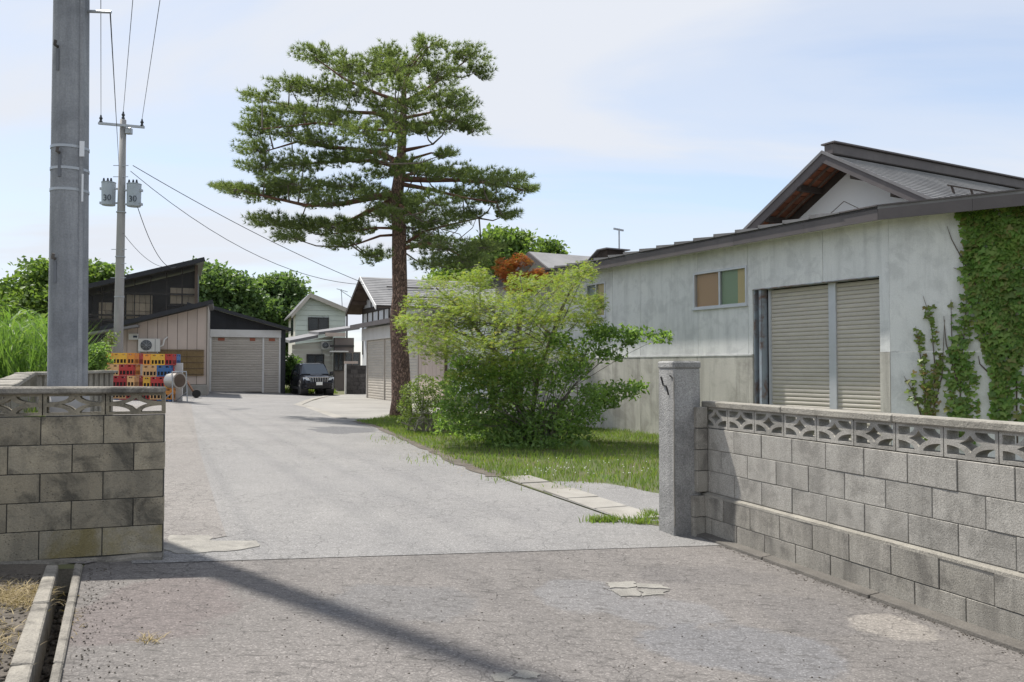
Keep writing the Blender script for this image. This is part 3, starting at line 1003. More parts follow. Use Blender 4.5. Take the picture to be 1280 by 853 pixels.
def inpoly(x, y, poly):
    c = False
    n = len(poly)
    for i in range(n):
        a, b = poly[i], poly[i - 1]
        if (a.y > y) != (b.y > y) and x < (b.x - a.x) * (y - a.y) / (b.y - a.y) + a.x:
            c = not c
    return c


def scatter(poly, n):
    xs = [p.x for p in poly]
    ys = [p.y for p in poly]
    res = []
    while len(res) < n:
        x, y = random.uniform(min(xs), max(xs)), random.uniform(min(ys), max(ys))
        if inpoly(x, y, poly):
            res.append((x, y, gz(x, y)))
    return np.array(res)


edge_px = [(440, 527), (470, 534), (520, 556), (575, 580), (625, 600)]
ep = [gp(*p) for p in edge_px]
lft, rgt = [], []
for a, b in zip(ep[:-1], ep[1:]):
    d = (b - a).normalized()
    nn_ = Vector((d.y, -d.x, 0))
    for i in range(8):
        p = a.lerp(b, i / 8)
        lft.append(p + nn_ * (0.10 + random.uniform(-.06, .06)))
        rgt.append(p - nn_ * (0.16 + random.uniform(-.08, .12)))
sheet('verge_dirt', lft + rgt[::-1], 'gravel_soil', 0.0155)
P = scatter(TURF, 42000)
# thin towards the back, keep off the pad
PAD = [gp(690, 621), gp(690, 604), gp(760, 607), gp(815, 618), gp(842, 621), gp(842, 654), gp(790, 656)]
def on_kerb(x, y):
    v = Vector((x, y, 0)) - Vector((A0.x, A0.y, 0))
    a = v.dot(Vector((ux.x, ux.y, 0)))
    b = v.dot(uy)
    return -0.1 < a < L + 0.05 and -0.1 < b < 0.43


A0, A1 = gp(783, 652), gp(628, 598)
keep = np.array([not inpoly(p[0], p[1], PAD) and not on_kerb(p[0], p[1]) for p in P])
P = P[keep]
clump = np.sin(P[:, 0] * 2.1 + np.sin(P[:, 1] * 1.3) * 2) * np.cos(P[:, 1] * 1.7 + P[:, 0])
H = 0.055 + 0.05 * rng.random(len(P)) + 0.035 * np.clip(clump, 0, 1)
tag(blades('lawn_grass', P, H, 0.006, 0.7, 'grass'), 'uneven green grass on the verge between drive and warehouse', 'grass', kind='stuff')
# tufts at the pillar foot and kerb
tp = []
for (px, py, n_, sx, sy) in ((755, 653, 260, 24, 2), (812, 648, 240, 12, 5), (800, 655, 150, 18, 2), (640, 600, 120, 30, 4), (700, 612, 60, 40, 6), (560, 575, 160, 60, 8), (500, 550, 160, 40, 6)):
    for _ in range(n_):
        p = gp(px + random.gauss(0, sx / 2), py + random.gauss(0, sy / 2))
        tp.append((p.x, p.y, p.z))
tag(blades('kerb_weeds', tp, 0.035 + 0.07 * rng.random(len(tp)), 0.006, 0.8, 'grass'), 'bright green weeds growing in the joints by the gate pillar', 'weeds', kind='stuff')
V, Fc = [], []
for i in range(45):
    px, py = random.uniform(650, 815), random.uniform(580, 604)
    p = gp(px, py) + Vector((0, 0, 0.1))
    b = len(V)
    r = 0.009
    V += [(p.x + r, p.y, p.z), (p.x, p.y, p.z + r), (p.x - r, p.y, p.z), (p.x, p.y, p.z - r), (p.x, p.y + r, p.z), (p.x, p.y - r, p.z)]
    for f in ((0, 1, 4), (1, 2, 4), (2, 3, 4), (3, 0, 4), (1, 0, 5), (2, 1, 5), (3, 2, 5), (0, 3, 5)):
        Fc.append(tuple(k + b for k in f))
tag(obj('clover_flowers', npmesh('clover_flowers', V, Fc), 'flower_white'), 'tiny white clover heads in the lawn near the kerb slabs', 'flowers', kind='stuff')
# straw heaps
sp_ = []
for (px, py, n_, sx, sy) in ((18, 748, 1500, 20, 9), (48, 741, 260, 9, 5), (188, 802, 60, 8, 3), (-5, 800, 300, 18, 20), (92, 775, 40, 6, 14), (500, 548, 260, 14, 5), (545, 567, 260, 16, 6), (590, 587, 200, 14, 5), (470, 534, 120, 10, 3)):
    for _ in range(n_):
        p = gp(px + random.gauss(0, sx), py + random.gauss(0, sy / 1.3))
        sp_.append((p.x, p.y, p.z + 0.003))
tag(blades('dry_grass', sp_, 0.012 + 0.022 * rng.random(len(sp_)), 0.0028, 3.6, 'straw'), 'dry straw coloured grass heaped on the verge beside the ditch', 'dry grass', kind='stuff')


# ------------------------------------------------------------------ building helpers
def wall_boxes(u0, u1, z0, z1, openings, y0, y1):
    """boxes that fill a wall rectangle round its openings (u0,u1,z0,z1)"""
    us = sorted({u0, u1, *[o[0] for o in openings if u0 < o[0] < u1], *[o[1] for o in openings if u0 < o[1] < u1]})
    res = []
    for a, b in zip(us[:-1], us[1:]):
        cut = sorted([(max(o[2], z0), min(o[3], z1)) for o in openings if o[0] < (a + b) / 2 < o[1] and o[3] > z0 and o[2] < z1])
        z = z0
        for c, d in cut:
            if c > z + 1e-4:
                res.append((a, b, y0, y1, z, c))
            z = d
        if z < z1 - 1e-4:
            res.append((a, b, y0, y1, z, z1))
    return res


def wall_part(name, parent, m, u0, u1, z0, z1, openings, y0, y1, xf=None):
    mb = MB(xf)
    for b in wall_boxes(u0, u1, z0, z1, openings, y0, y1):
        mb.box(*b)
    return mb.build(name, m, parent)


def shutter(parent, u0, u1, z0, z1, y, m, pitch, sgn=1, rail='alu', stain=False):
    """roller shutter: every slat its own piece, curved outwards; sgn = direction of outward local y"""
    n = max(3, int(round((z1 - z0) / pitch)))
    p = (z1 - z0) / n
    me = MB()
    prof = [(-0.002, 0.002), (0.004, 0.09 * p), (0.010, 0.25 * p), (0.012, 0.5 * p), (0.009, 0.8 * p), (0.002, 0.93 * p), (-0.004, p - 0.001)]
    prof2 = [(-0.01, b) for a, b in prof]
    w = u1 - u0
    k = len(prof)
    vs = [(0, sgn * a, b) for a, b in prof] + [(w, sgn * a, b) for a, b in prof]
    fs = [(i, k + i, k + i + 1, i + 1) for i in range(k - 1)]
    me.add(vs, fs)
    mesh = me.mesh('slat')
    mesh.materials.append(MAT[m])
    for i in range(n):
        obj('slat', mesh, None, parent, (u0, y, z0 + i * p))


# ------------------------------------------------------------------ the warehouse on the right
P2 = at(1113, 459, 14.1)
P2.z = 0
P1 = at(746, 459, 21.6)
DW = (P1 - P2)
DW.z = 0
DW.normalize()
NW = Vector((-DW.y, DW.x, 0))           # local y of a frame along DW: towards the street
WH = E('warehouse', P2, ang(DW), 'grey streaky rendered warehouse with a wide roller shutter behind the pale block wall', 'warehouse')


def UW(px, py):
    return onplane(px, py, P2, DW)


EAVE = onplane(920, 306.5, P2 + NW * 0.38, DW)[1]
ZD = UW(850, 445)[1]
uD0, uD1 = UW(1100, 420)[0], UW(941, 420)[0]
zDoor = UW(1100, 345)[1]
uW0, uW1 = UW(934, 360)[0], UW(867, 360)[0]
zW0, zW1 = UW(934, 381)[1], UW(934, 332)[1]
uV0, uV1 = UW(757, 380)[0], UW(733, 380)[0]
zV0, zV1 = UW(757, 396)[1], UW(757, 352)[1]
UEND = 14.2
ops = [(uD0, uD1, -1, zDoor), (uW0, uW1, zW0, zW1), (uV0, uV1, zV0, zV1)]
seams = [0.0, UW(1028, 300)[0], uW0 - 0.02, UW(872, 330)[0], UW(800, 330)[0], uV0 - 0.3, UEND - 2.6, UEND]
for a, b in zip(seams[:-1], seams[1:]):
    wall_part('wall_panel', WH, 'stucco', a + (0.004 if a else 0), b - 0.004, ZD + 0.006, EAVE + 0.2, ops, -0.15, 0.0)
    wall_part('dado_panel', WH, 'dado', a + (0.004 if a else 0), b - 0.002, -0.1, ZD, ops, -0.15, 0.012)
wall_part('wall_core', WH, 'dado', 0.05, UEND, -0.1, EAVE + 0.2, [(o[0] - 0.001, o[1] + 0.001, o[2], o[3] + 0.001) for o in ops], -0.3, -0.152)
# the street-side bend of the wall
C2 = Vector((0.80, -0.60, 0))
C2.normalize()
angB = ang(C2) - ang(DW)
XB = Matrix.Rotation(angB, 4, 'Z')       # local frame of the bent wall: x along it, y = -outward
NB_loc = XB.to_3x3() @ Vector((0, -1, 0))
LB = 7.0
for a, b in ((0.0, 2.3), (2.3, 4.6), (4.6, LB)):
    wall_part('wall_panel', WH, 'stucco', a + 0.003, b - 0.003, ZD + 0.006, EAVE + 0.2, [], 0.0, 0.2, XB)
    wall_part('dado_panel', WH, 'stucco', a + 0.003, b - 0.003, -0.1, ZD, [], -0.006, 0.2, XB)
# horizontal trowel line of the dado
MB().box(uD1 + 0.02, UEND, 0.012, 0.02, ZD - 0.02, ZD + 0.004).build('dado_edge', 'stucco', WH)
# window one
def slide_window(parent, u0, u1, z0, z1, y, frame_m, panes, depth=0.08, sill=True, fr=0.045):
    w = E_part('window', parent)
    mb = MB()
    for b in ((u0, u1, y - depth, y + 0.02, z0, z0 + fr), (u0, u1, y - depth, y + 0.02, z1 - fr, z1), (u0, u0 + fr, y - depth, y + 0.018, z0 + fr, z1 - fr), (u1 - fr, u1, y - depth, y + 0.018, z0 + fr, z1 - fr)):
        mb.box(*b)
    mb.build('frame', frame_m, w)
    um = (u0 + u1) / 2
    MB().box(um - 0.02, um + 0.02, y - 0.05, y + 0.006, z0 + fr, z1 - fr).build('sash_bar', frame_m, w)
    MB().box(u0 + fr, um - 0.02, y - 0.034, y - 0.028, z0 + fr, z1 - fr).build('pane', 'window_glass', w)
    MB().box(um + 0.02, u1 - fr, y - 0.034, y - 0.028, z0 + fr, z1 - fr).build('pane', 'window_glass', w)
    k = y - 0.06
    for (a, b, m) in panes:
        MB().box(u0 + (u1 - u0) * a, u0 + (u1 - u0) * b, k - 0.01, k, z0 + 0.02, z1 - 0.02).build('backing_board', m, w)
        k -= 0.004
    if sill:
        MB().box(u0 - 0.02, u1 + 0.02, y, y + 0.05, z0 - 0.03, z0).build('sill', frame_m, w)
    return w


def E_part(name, parent):
    o = bpy.data.objects.new(name, None)
    COL.objects.link(o)
    o.parent = parent
    o.empty_display_size = 0.1
    return o


slide_window(WH, uW0, uW1, zW0, zW1, 0.0, 'alu', [(0.0, 0.2, 'paper_yellow'), (0.2, 0.5, 'paper_green'), (0.5, 1.0, 'board_orange')], depth=0.12)
slide_window(WH, uV0, uV1, zV0, zV1, 0.0, 'alu', [(0.0, 0.5, 'paper_yellow'), (0.5, 1.0, 'curtain')], depth=0.12)
# roller shutter door
door = E_part('shutter_door', WH)
uC = UW(955, 420)[0]
uM = UW(1031, 420)[0]
uJ = UW(1036, 420)[0]
shutter(door, uD0 + 0.03, uJ - 0.03, 0.0, zDoor - 0.03, -0.20, 'shutter', 0.078)
shutter(door, uM + 0.03, uC - 0.03, 0.0, zDoor - 0.03, -0.20, 'shutter', 0.078)
MB().box(uJ - 0.03, uM + 0.04, -0.23, -0.155, 0, zDoor).build('centre_post', 'alu', door)
MB().box(uD0 - 0.001, uD0 + 0.04, -0.25, -0.16, 0, zDoor).build('guide_rail', 'alu', door)
MB().box(uC - 0.03, uC + 0.03, -0.25, -0.16, 0, zDoor).build('guide_rail', 'alu', door)
mb = MB()
mb.box(uC + 0.09, uD1 - 0.01, -0.20, -0.19, 0, zDoor)
mb.box(uC + 0.09, uC + 0.1, -0.20, -0.03, 0, zDoor)
mb.box(uD1 - 0.03, uD1 - 0.005, -0.20, -0.03, 0, zDoor)
mb.box(uC + 0.09, uC + 0.16, -0.035, -0.03, 0, zDoor)
mb.build('steel_column', 'steel_rust', door)
MB().box(uD0, uD1, -0.26, -0.255, 0, zDoor).build('door_void', 'interior_dark', door)
MB().box(uD0 + 0.02, uD1 - 0.02, -0.22, 0.006, zDoor - 0.012, zDoor + 0.004).build('lintel_edge', 'steel_rust', door)

# lean-to roof: eave over both walls
OV = 0.38
ZE = onplane(920, 306.5, P2 + NW * OV, DW)[1]   # underside of the fascia
FH = 0.235
# eave corner = meeting of the two offset lines (local coordinates)
ux_, uy_ = XB.to_3x3() @ Vector((1, 0, 0)), NB_loc
# line A: y = OV ; line B: p = NB*OV + ux_*k
kB = (OV - NB_loc.y * OV) / ux_.y if abs(ux_.y) > 1e-6 else 0
EC = NB_loc * OV + ux_ * kB
EC.y = OV
EA = Vector((UEND + 0.3, OV, 0))
EB = EC + ux_ * (LB + 0.5)
RP = 0.10                               # roof pitch
inA, inB = Vector((0, -1, 0)), -NB_loc
hip = (inA + inB)
hip = hip / hip.dot(inA)                # one metre in from either eave
ROOFD = 3.4


def up3(p, d):
    return Vector((p.x, p.y, ZE + FH + RP * d))


tA = [up3(EC, 0), up3(EA, 0), up3(EA + inA * ROOFD, ROOFD), up3(EC + hip * ROOFD, ROOFD)]
MB().prism([p - Vector((0, 0, 0.05)) for p in tA], (0, 0, 0.045)).build('roof_deck', 'roof_metal', WH)
tB = [up3(EC, 0), up3(EC + hip * ROOFD, ROOFD), up3(EB + inB * ROOFD, ROOFD), up3(EB, 0)]
MB().prism([p - Vector((0, 0, 0.05)) for p in tB], (0, 0, 0.047)).build('roof_deck', 'roof_metal', WH)
# stepped roofing panels along the eave, each lapping the next
x = EC.x + 0.75
pw = 0.62
while x < UEND:
    d0, d1 = -0.03, 2.2
    mb = MB()
    lo, hi = 0.006, 0.062
    q = [(x, OV - d0, ZE + FH + RP * d0 + lo), (x + pw + 0.05, OV - d0, ZE + FH + RP * d0 + hi), (x + pw + 0.05, OV - d1, ZE + FH + RP * d1 + hi), (x, OV - d1, ZE + FH + RP * d1 + lo)]
    low = [Vector((a, b, ZE + FH + RP * (OV - b) - 0.002)) for a, b, c in q]
    mb.hexa(low, [Vector(p) + Vector((0, 0, 0.012)) for p in q])
    mb.build('roof_panel', 'roof_metal', WH)
    x += pw
# fascia boards
seg = [0.0, 1.55, 3.35, 5.15, 6.95, 8.75, 10.5, 12.3, (EA - EC).length]
for a, b in zip(seg[:-1], seg[1:]):
    MB().box(EC.x + a + 0.003, EC.x + b, OV - 0.03, OV, ZE, ZE + FH - 0.003).build('fascia_board', 'fascia', WH)
    MB().box(EC.x + a + 0.003, EC.x + b, OV - 0.05, OV + 0.022, ZE + FH - 0.002, ZE + FH + 0.022).build('drip_edge', 'fascia', WH)
for a, b in ((0.0, 1.4), (1.4, 2.9), (2.9, 4.4), (4.4, 5.9), (5.9, LB + 0.5)):
    p, q = EC + ux_ * (a + 0.004) + inB * 0.016, EC + ux_ * b + inB * 0.016
    for (w, h, z, nm) in ((0.03, FH - 0.003, ZE + FH / 2 - 0.001, 'fascia_board'), (0.07, 0.024, ZE + FH + 0.01, 'drip_edge')):
        MB().bar((p.x, p.y, z), (q.x, q.y, z), w, h).build(nm, 'fascia', WH)
# soffit
MB().prism([Vector((EC.x, EC.y - 0.03, ZE + 0.05)), Vector((EA.x, EA.y - 0.03, ZE + 0.05)), Vector((EA.x, 0.0, ZE + 0.05)), Vector((0, 0, ZE + 0.05))], (0, 0, 0.012)).build('soffit', 'stucco', WH)
q = EC + ux_ * (LB + 0.5)
MB().prism([EC + Vector((0, 0, ZE + 0.048)) + inB * 0.035, Vector((0, 0, ZE + 0.048)), ux_ * LB + Vector((0, 0, ZE + 0.048)), q + Vector((0, 0, ZE + 0.048)) + inB * 0.035], (0, 0, 0.012)).build('soffit', 'stucco', WH)
# roof vent near the far end
uv, zv = UW(752, 320)
uv += 1.3
mb = MB()
mb.prism([(uv - 0.7, -0.6, ZE + FH + 0.05), (uv + 0.3, -0.6, ZE + FH + 0.05), (uv - 0.4, -0.6, ZE + FH + 0.46), (uv - 0.7, -0.6, ZE + FH + 0.46)], (0, -0.6, 0))
mb.build('roof_vent', 'wood_dark', WH)
mb = MB()
mb.bar((uv - 0.82, -0.9, ZE + FH + 0.48), (uv - 0.38, -0.9, ZE + FH + 0.48), 0.8, 0.03)
mb.bar((uv - 0.38, -0.9, ZE + FH + 0.48), (uv + 0.4, -0.9, ZE + FH + 0.06), 0.8, 0.03)
mb.build('vent_roof', 'roof_metal', WH)

# ------------------------------------------------------------------ gabled house behind it
off = 3.0
O_H = P2 - NW * off
peak_u, peak_z = onplane(1030, 190, O_H, DW)
HO = O_H + DW * peak_u
HS = E('gabled_house', HO, ang(DW), 'white gabled house with red timber eaves rising behind the grey warehouse', 'house')
PG = 0.585
HW_ = 3.3
RL = 11.0
zt = peak_z
for sgn in (1, -1):
    mb = MB()
    q = [(0, 0, zt), (sgn * HW_, 0, zt - PG * HW_), (sgn * HW_, -RL, zt - PG * HW_), (0, -RL, zt)]
    mb.prism([Vector(p) - Vector((0, 0, 0.16)) for p in q], (0, 0, 0.10))
    mb.build('roof_deck', 'wood_dark', HS)
    # shingle courses
    mb = MB()
    nc = 24
    for i in range(nc):
        a, b = HW_ * i / nc, HW_ * (i + 1.12) / nc
        mb.prism([(sgn * a, 0.02, zt - PG * a - 0.062), (sgn * b, 0.02, zt - PG * b - 0.035), (sgn * b, -RL, zt - PG * b - 0.035), (sgn * a, -RL, zt - PG * a - 0.062)], (0, 0, 0.02))
    o = mb.build('shingle_courses', 'roof_shingle', HS)
    o['kind'] = 'stuff'
    # barge board
    mb = MB()
    mb.prism([(0, 0, zt - 0.02), (0, 0, zt - 0.26), (sgn * (HW_ + 0.05), 0, zt - 0.26 - PG * (HW_ + .05)), (sgn * (HW_ + 0.05), 0, zt - 0.02 - PG * (HW_ + .05))], (0, 0.05, 0))
    mb.build('barge_board', 'fascia', HS)
    mb = MB()
    mb.prism([(0, 0.052, zt + 0.025), (0, 0.052, zt - 0.05), (sgn * (HW_ + 0.08), 0.052, zt - 0.05 - PG * (HW_ + .08)), (sgn * (HW_ + 0.08), 0.052, zt + 0.025 - PG * (HW_ + .08))], (0, 0.03, 0))
    mb.build('rake_trim', 'roof_metal', HS)
    # soffit boards between barge board and wall, and purlins
    nb = 13
    for i in range(nb):
        a, b = 0.04 + HW_ * i / nb, HW_ * (i + 1) / nb + 0.02
        mb = MB()
        mb.prism([(sgn * a, -0.02, zt - PG * a - 0.185), (sgn * b, -0.02, zt - PG * b - 0.185), (sgn * b, -0.85, zt - PG * b - 0.185), (sgn * a, -0.85, zt - PG * a - 0.185)], (0, 0, 0.018))
        mb.build('soffit_board', 'wood_red', HS)
    for a in (0.75, 1.75, 2.75):
        MB().box(sgn * a - 0.06, sgn * a + 0.06, -0.85, -0.005, zt - PG * a - 0.32, zt - PG * a - 0.19).build('purlin', 'wood_dark', HS)
    for y in (-0.3, -0.62):
        MB().bar((0, y, zt - 0.21), (sgn * HW_, y, zt - 0.21 - PG * HW_), 0.05, 0.05).build('rafter', 'wood_brown', HS)
    MB().bar((sgn * 0.02, -0.83, zt - 0.3), (sgn * HW_, -0.83, zt - 0.3 - PG * HW_), 0.12, 0.2).build('wall_plate', 'wood_dark', HS)
MB().prism([(-2.9, -0.79, 2.5), (2.9, -0.79, 2.5), (2.9, -0.79, zt - PG * 2.9 - 0.2), (0, -0.79, zt - 0.2), (-2.9, -0.79, zt - PG * 2.9 - 0.2)], (0, -0.2, 0)).build('gable_wall', 'plaster_white', HS)
mb = MB()
mb.bar((0.1, -0.786, zt - 1.05), (-0.55, -0.786, zt - 1.05 - PG * 0.65), 0.01, 0.012)
mb.bar((0.1, -0.786, zt - 1.05), (0.75, -0.786, zt - 1.05 - PG * 0.65), 0.01, 0.012)
mb.build('plaster_joint', 'wood_brown', HS)
MB().box(-0.13, 0.13, -RL, -0.15, zt - 0.05, zt + 0.2).build('ridge_beam', 'fascia', HS, bevel=0.02)
MB().box(-0.19, 0.19, -RL, -0.12, zt + 0.2, zt + 0.235).build('ridge_cap', 'fascia', HS)
for u, y0, y1 in ((-1.75, -1.9, -6.5),):
    sn = E_part('snow_guard', HS)
    MB().tube([(u, y0, zt + PG * u + 0.12), (u, y1, zt + PG * u + 0.12)], 0.018, 6).build('rail', 'wood_dark', sn)
    y = y0 - 0.15
    while y > y1:
        MB().bar((u, y, zt + PG * u + 0.12), (u - 0.05, y, zt + PG * u - 0.06), 0.03, 0.05, up=(0, 1, 0)).build('bracket', 'wood_dark', sn)
        y -= 0.72
MB().box(-2.9, -2.7, -RL, -0.99, 2.5, zt - PG * 2.9 - 0.15).build('side_wall', 'plaster_white', HS)

# small roof ridge peeping over the warehouse eave
SH = at(661, 330, 31.0)
SO = E('small_gabled_shed', (SH.x, SH.y, 0), ang(DW), 'small grey gabled roof seen over the warehouse eave beside red maple leaves', 'shed')
zt2 = at(661, 317, 31.0).z
for sgn in (1, -1):
    MB().prism([(0, 0, zt2), (sgn * 2.2, 0, zt2 - 1.2), (sgn * 2.2, -6.0, zt2 - 1.2), (0, -6.0, zt2)], (0, 0, 0.07)).build('roof_slope', 'roof_shingle', SO)
    MB().prism([(0, 0.004, zt2 + 0.05), (0, 0.004, zt2 - 0.16), (sgn * 2.25, 0.004, zt2 - 1.38), (sgn * 2.25, 0.004, zt2 - 1.17)], (0, 0.05, 0)).build('barge_board', 'fascia', SO)
MB().prism([(-1.8, -0.5, 0), (1.8, -0.5, 0), (1.8, -0.5, zt2 - 1.0), (0, -0.5, zt2 - 0.03), (-1.8, -0.5, zt2 - 1.0)], (0, -5.3, 0)).build('wall', 'plaster_white', SO)

# antenna
an = at(774, 312, 24.0)
AN = E('roof_antenna', (an.x, an.y, an.z - 0.9), 0, 'thin pale roof mast with a small aerial above the warehouse eave', 'antenna')
h = at(774, 286, 24.0).z - an.z + 0.9
MB().tube([(0, 0, 0), (0, 0, h)], 0.022, 6).build('mast', 'galv', AN)
MB().bar((-0.16, 0, h), (0.14, 0.1, h - 0.04), 0.04, 0.05).build('aerial', 'galv', AN)

# ------------------------------------------------------------------ ivy on the warehouse
def ivy_shape(n):
    return [(0.0, -0.12), (0.42, -0.30), (0.5, 0.12), (0.22, 0.25), (0.0, 0.72), (-0.22, 0.25), (-0.5, 0.12), (-0.42, -0.30)]


OB = P2.copy()


def UB(px, py):
    return onplane(px, py, OB, C2)


outB = Vector((C2.y, -C2.x, 0))
if outB.y > 0:
    outB = -outB


def ivy(name, polys, n, size, m, label, stems):
    root_u = UB(*stems[0][0])[0]
    base = OB + C2 * root_u
    rt = E(name, (base.x, base.y, 0), ang(C2), label, 'vine')
    V, Fc = [], []
    shape = ivy_shape(0)
    for (poly, cnt) in polys:
        pl = [Vector((UB(*p)[0], UB(*p)[1], 0)) for p in poly]
        xs, zs = [p.x for p in pl], [p.y for p in pl]
        k = 0
        tries = 0
        while k < cnt and tries < cnt * 30:
            tries += 1
            u, z = random.uniform(min(xs), max(xs)), random.uniform(min(zs), max(zs))
            if not inpoly(u + random.gauss(0, 0.03), z, pl):
                continue
            if math.sin(u * 7 + z * 3) * math.sin(z * 5 - u * 4) < -0.95:
                continue
            s = size * random.uniform(0.6, 1.2)
            o = random.uniform(0.03, 0.16) * (0.6 + 0.4 * math.sin(u * 9 + z * 6))
            tilt = random.uniform(0.2, 0.85)
            roll = random.gauss(0, 0.5)
            yaw = random.gauss(0, 0.4)
            b = len(V)
            for (a, c) in shape:
                a, c = a * s, -c * s
                a, c = a * math.cos(roll) - c * math.sin(roll), a * math.sin(roll) + c * math.cos(roll)
                y = -o + c * math.sin(tilt) + a * math.sin(yaw)
                V.append((u - root_u + a, y, z + c * math.cos(tilt)))
            Fc.append(tuple(range(b, b + 8)))
            k += 1
    lo = obj('leaves', npmesh('leaves', V, Fc), m, rt)
    lo['kind'] = 'stuff'
    mb = MB()
    for path in stems:
        pts = [Vector((UB(*p)[0] - root_u, -0.02, UB(*p)[1])) for p in path]
        mb.tube(pts, [0.013 * (1 - 0.75 * i / max(1, len(pts) - 1)) for i in range(len(pts))], 5)
    mb.build('stems', 'wood_brown', rt)
    return rt


ivy('climbing_vine', [([(1196, 262), (1320, 250), (1330, 420), (1285, 440), (1268, 470), (1264, 535), (1243, 535), (1240, 470), (1228, 430), (1214, 372), (1203, 335), (1208, 300)], 3300),
                      ([(1278, 470), (1320, 470), (1320, 540), (1268, 540)], 160)], 0, 0.115, 'ivy_leaves',
    'broad dark green climbing vine covering the warehouse wall up to the eave', [[(1252, 560), (1252, 470), (1245, 400), (1230, 330), (1212, 270)], [(1272, 560), (1270, 430), (1265, 300)], [(1238, 400), (1218, 352), (1190, 300), (1184, 283)], [(1240, 470), (1225, 455), (1223, 445)], [(1214, 345), (1200, 338), (1192, 335)]])
ivy('climbing_vine', [([(1183, 560), (1184, 470), (1188, 430), (1196, 420), (1206, 362), (1210, 365), (1214, 420), (1217, 470), (1217, 560)], 420), ([(1188, 372), (1193, 430), (1200, 470), (1190, 440)], 22), ([(1221, 460), (1225, 520), (1222, 525), (1217, 470)], 22)], 0, 0.10, 'ivy_leaves',
    'narrow column of green climbing vine tapering to thin shoots on the grey wall', [[(1200, 560), (1201, 470), (1207, 400), (1209, 360)], [(1196, 480), (1190, 420), (1189, 375)], [(1198, 480), (1183, 430), (1180, 395)]])
ivy('climbing_vine', [([(1152, 560), (1156, 480), (1144, 410), (1147, 410), (1163, 480), (1174, 440), (1156, 375), (1160, 372), (1180, 450), (1170, 500), (1166, 560)], 330), ([(1131, 472), (1150, 500), (1152, 515), (1140, 495)], 20), ([(1141, 460), (1145, 490), (1142, 490)], 10)], 0, 0.085, 'ivy_pale',
    'sparse yellow green vine shoots spread like a fan on the grey wall', [[(1156, 560), (1157, 490), (1150, 440), (1145, 408)], [(1158, 540), (1170, 470), (1164, 400), (1154, 370)], [(1155, 530), (1142, 490), (1130, 470)], [(1160, 540), (1178, 470), (1181, 400)]])

# ------------------------------------------------------------------ shuttered building beyond the pine
C0 = gp(458.5, 497.5)
DC = Vector((0.42, -0.907, 0)).normalized()
CB = E('shuttered_garage', C0, ang(DC), 'low beige garage with a long roller shutter behind the pine trunk', 'garage')


def UC(px, py):
    return onplane(px, py, C0, DC)


zs = UC(478, 424)[1] - C0.z
ze = UC(470, 409)[1] - C0.z
u1, u2 = UC(480.6, 460)[0], UC(523, 460)[0]
sd = E_part('shutter_door', CB)
shutter(sd, 0.06, u1 - 0.03, 0.0, zs, 0.03, 'shutter', 0.13, -1)
shutter(sd, u1 + 0.03, u2 - 0.05, 0.0, zs, 0.03, 'shutter', 0.13, -1)
for u in (0.03, u1, u2 - 0.02):
    MB().box(u - 0.03, u + 0.03, -0.03, 0.05, -0.1, zs).build('guide_rail', 'shutter_far', sd)
MB().box(0.0, u2, 0.06, 0.09, -0.1, zs + 0.2).build('door_void', 'interior_dark', sd)
MB().box(-0.75, u2 + 0.1, -0.10, 0.02, zs + 0.004, ze - 0.02).build('header_box', 'header_white', CB, bevel=0.01)
# beige siding panels
u = u2 + 0.02
while u < 11.5:
    MB().box(u + 0.012, u + 0.44, 0.0, 0.06, 0.25, ze).build('siding_panel', 'beige_panel', CB)
    u += 0.45
MB().box(u2, 11.6, 0.03, 0.15, -0.1, ze + 0.3).build('wall_core', 'wood_brown', CB)
MB().box(u2, 11.6, -0.03, 0.028, -0.1, 0.248).build('plinth', 'kerb_concrete', CB)
MB().box(-0.08, 0.0, -0.02, 5.0, -0.1, ze + 0.2).build('end_wall', 'header_white', CB)
mb = MB()
zr = ze + 0.02
mb.prism([(-1.25, -0.55, zr), (-1.25, -0.55, zr + 0.16), (-1.25, 4.8, zr + 0.8), (-1.25, 4.8, zr + 0.62)], (13.2, 0, 0))
mb.build('roof_slab', 'roof_metal', CB)
for i in range(9):
    MB().box(-1.27 + i * 1.467, -1.27 + (i + 1) * 1.467 - 0.01, -0.6, -0.552, zr - 0.03, zr + 0.19).build('fascia_board', 'fascia', CB)

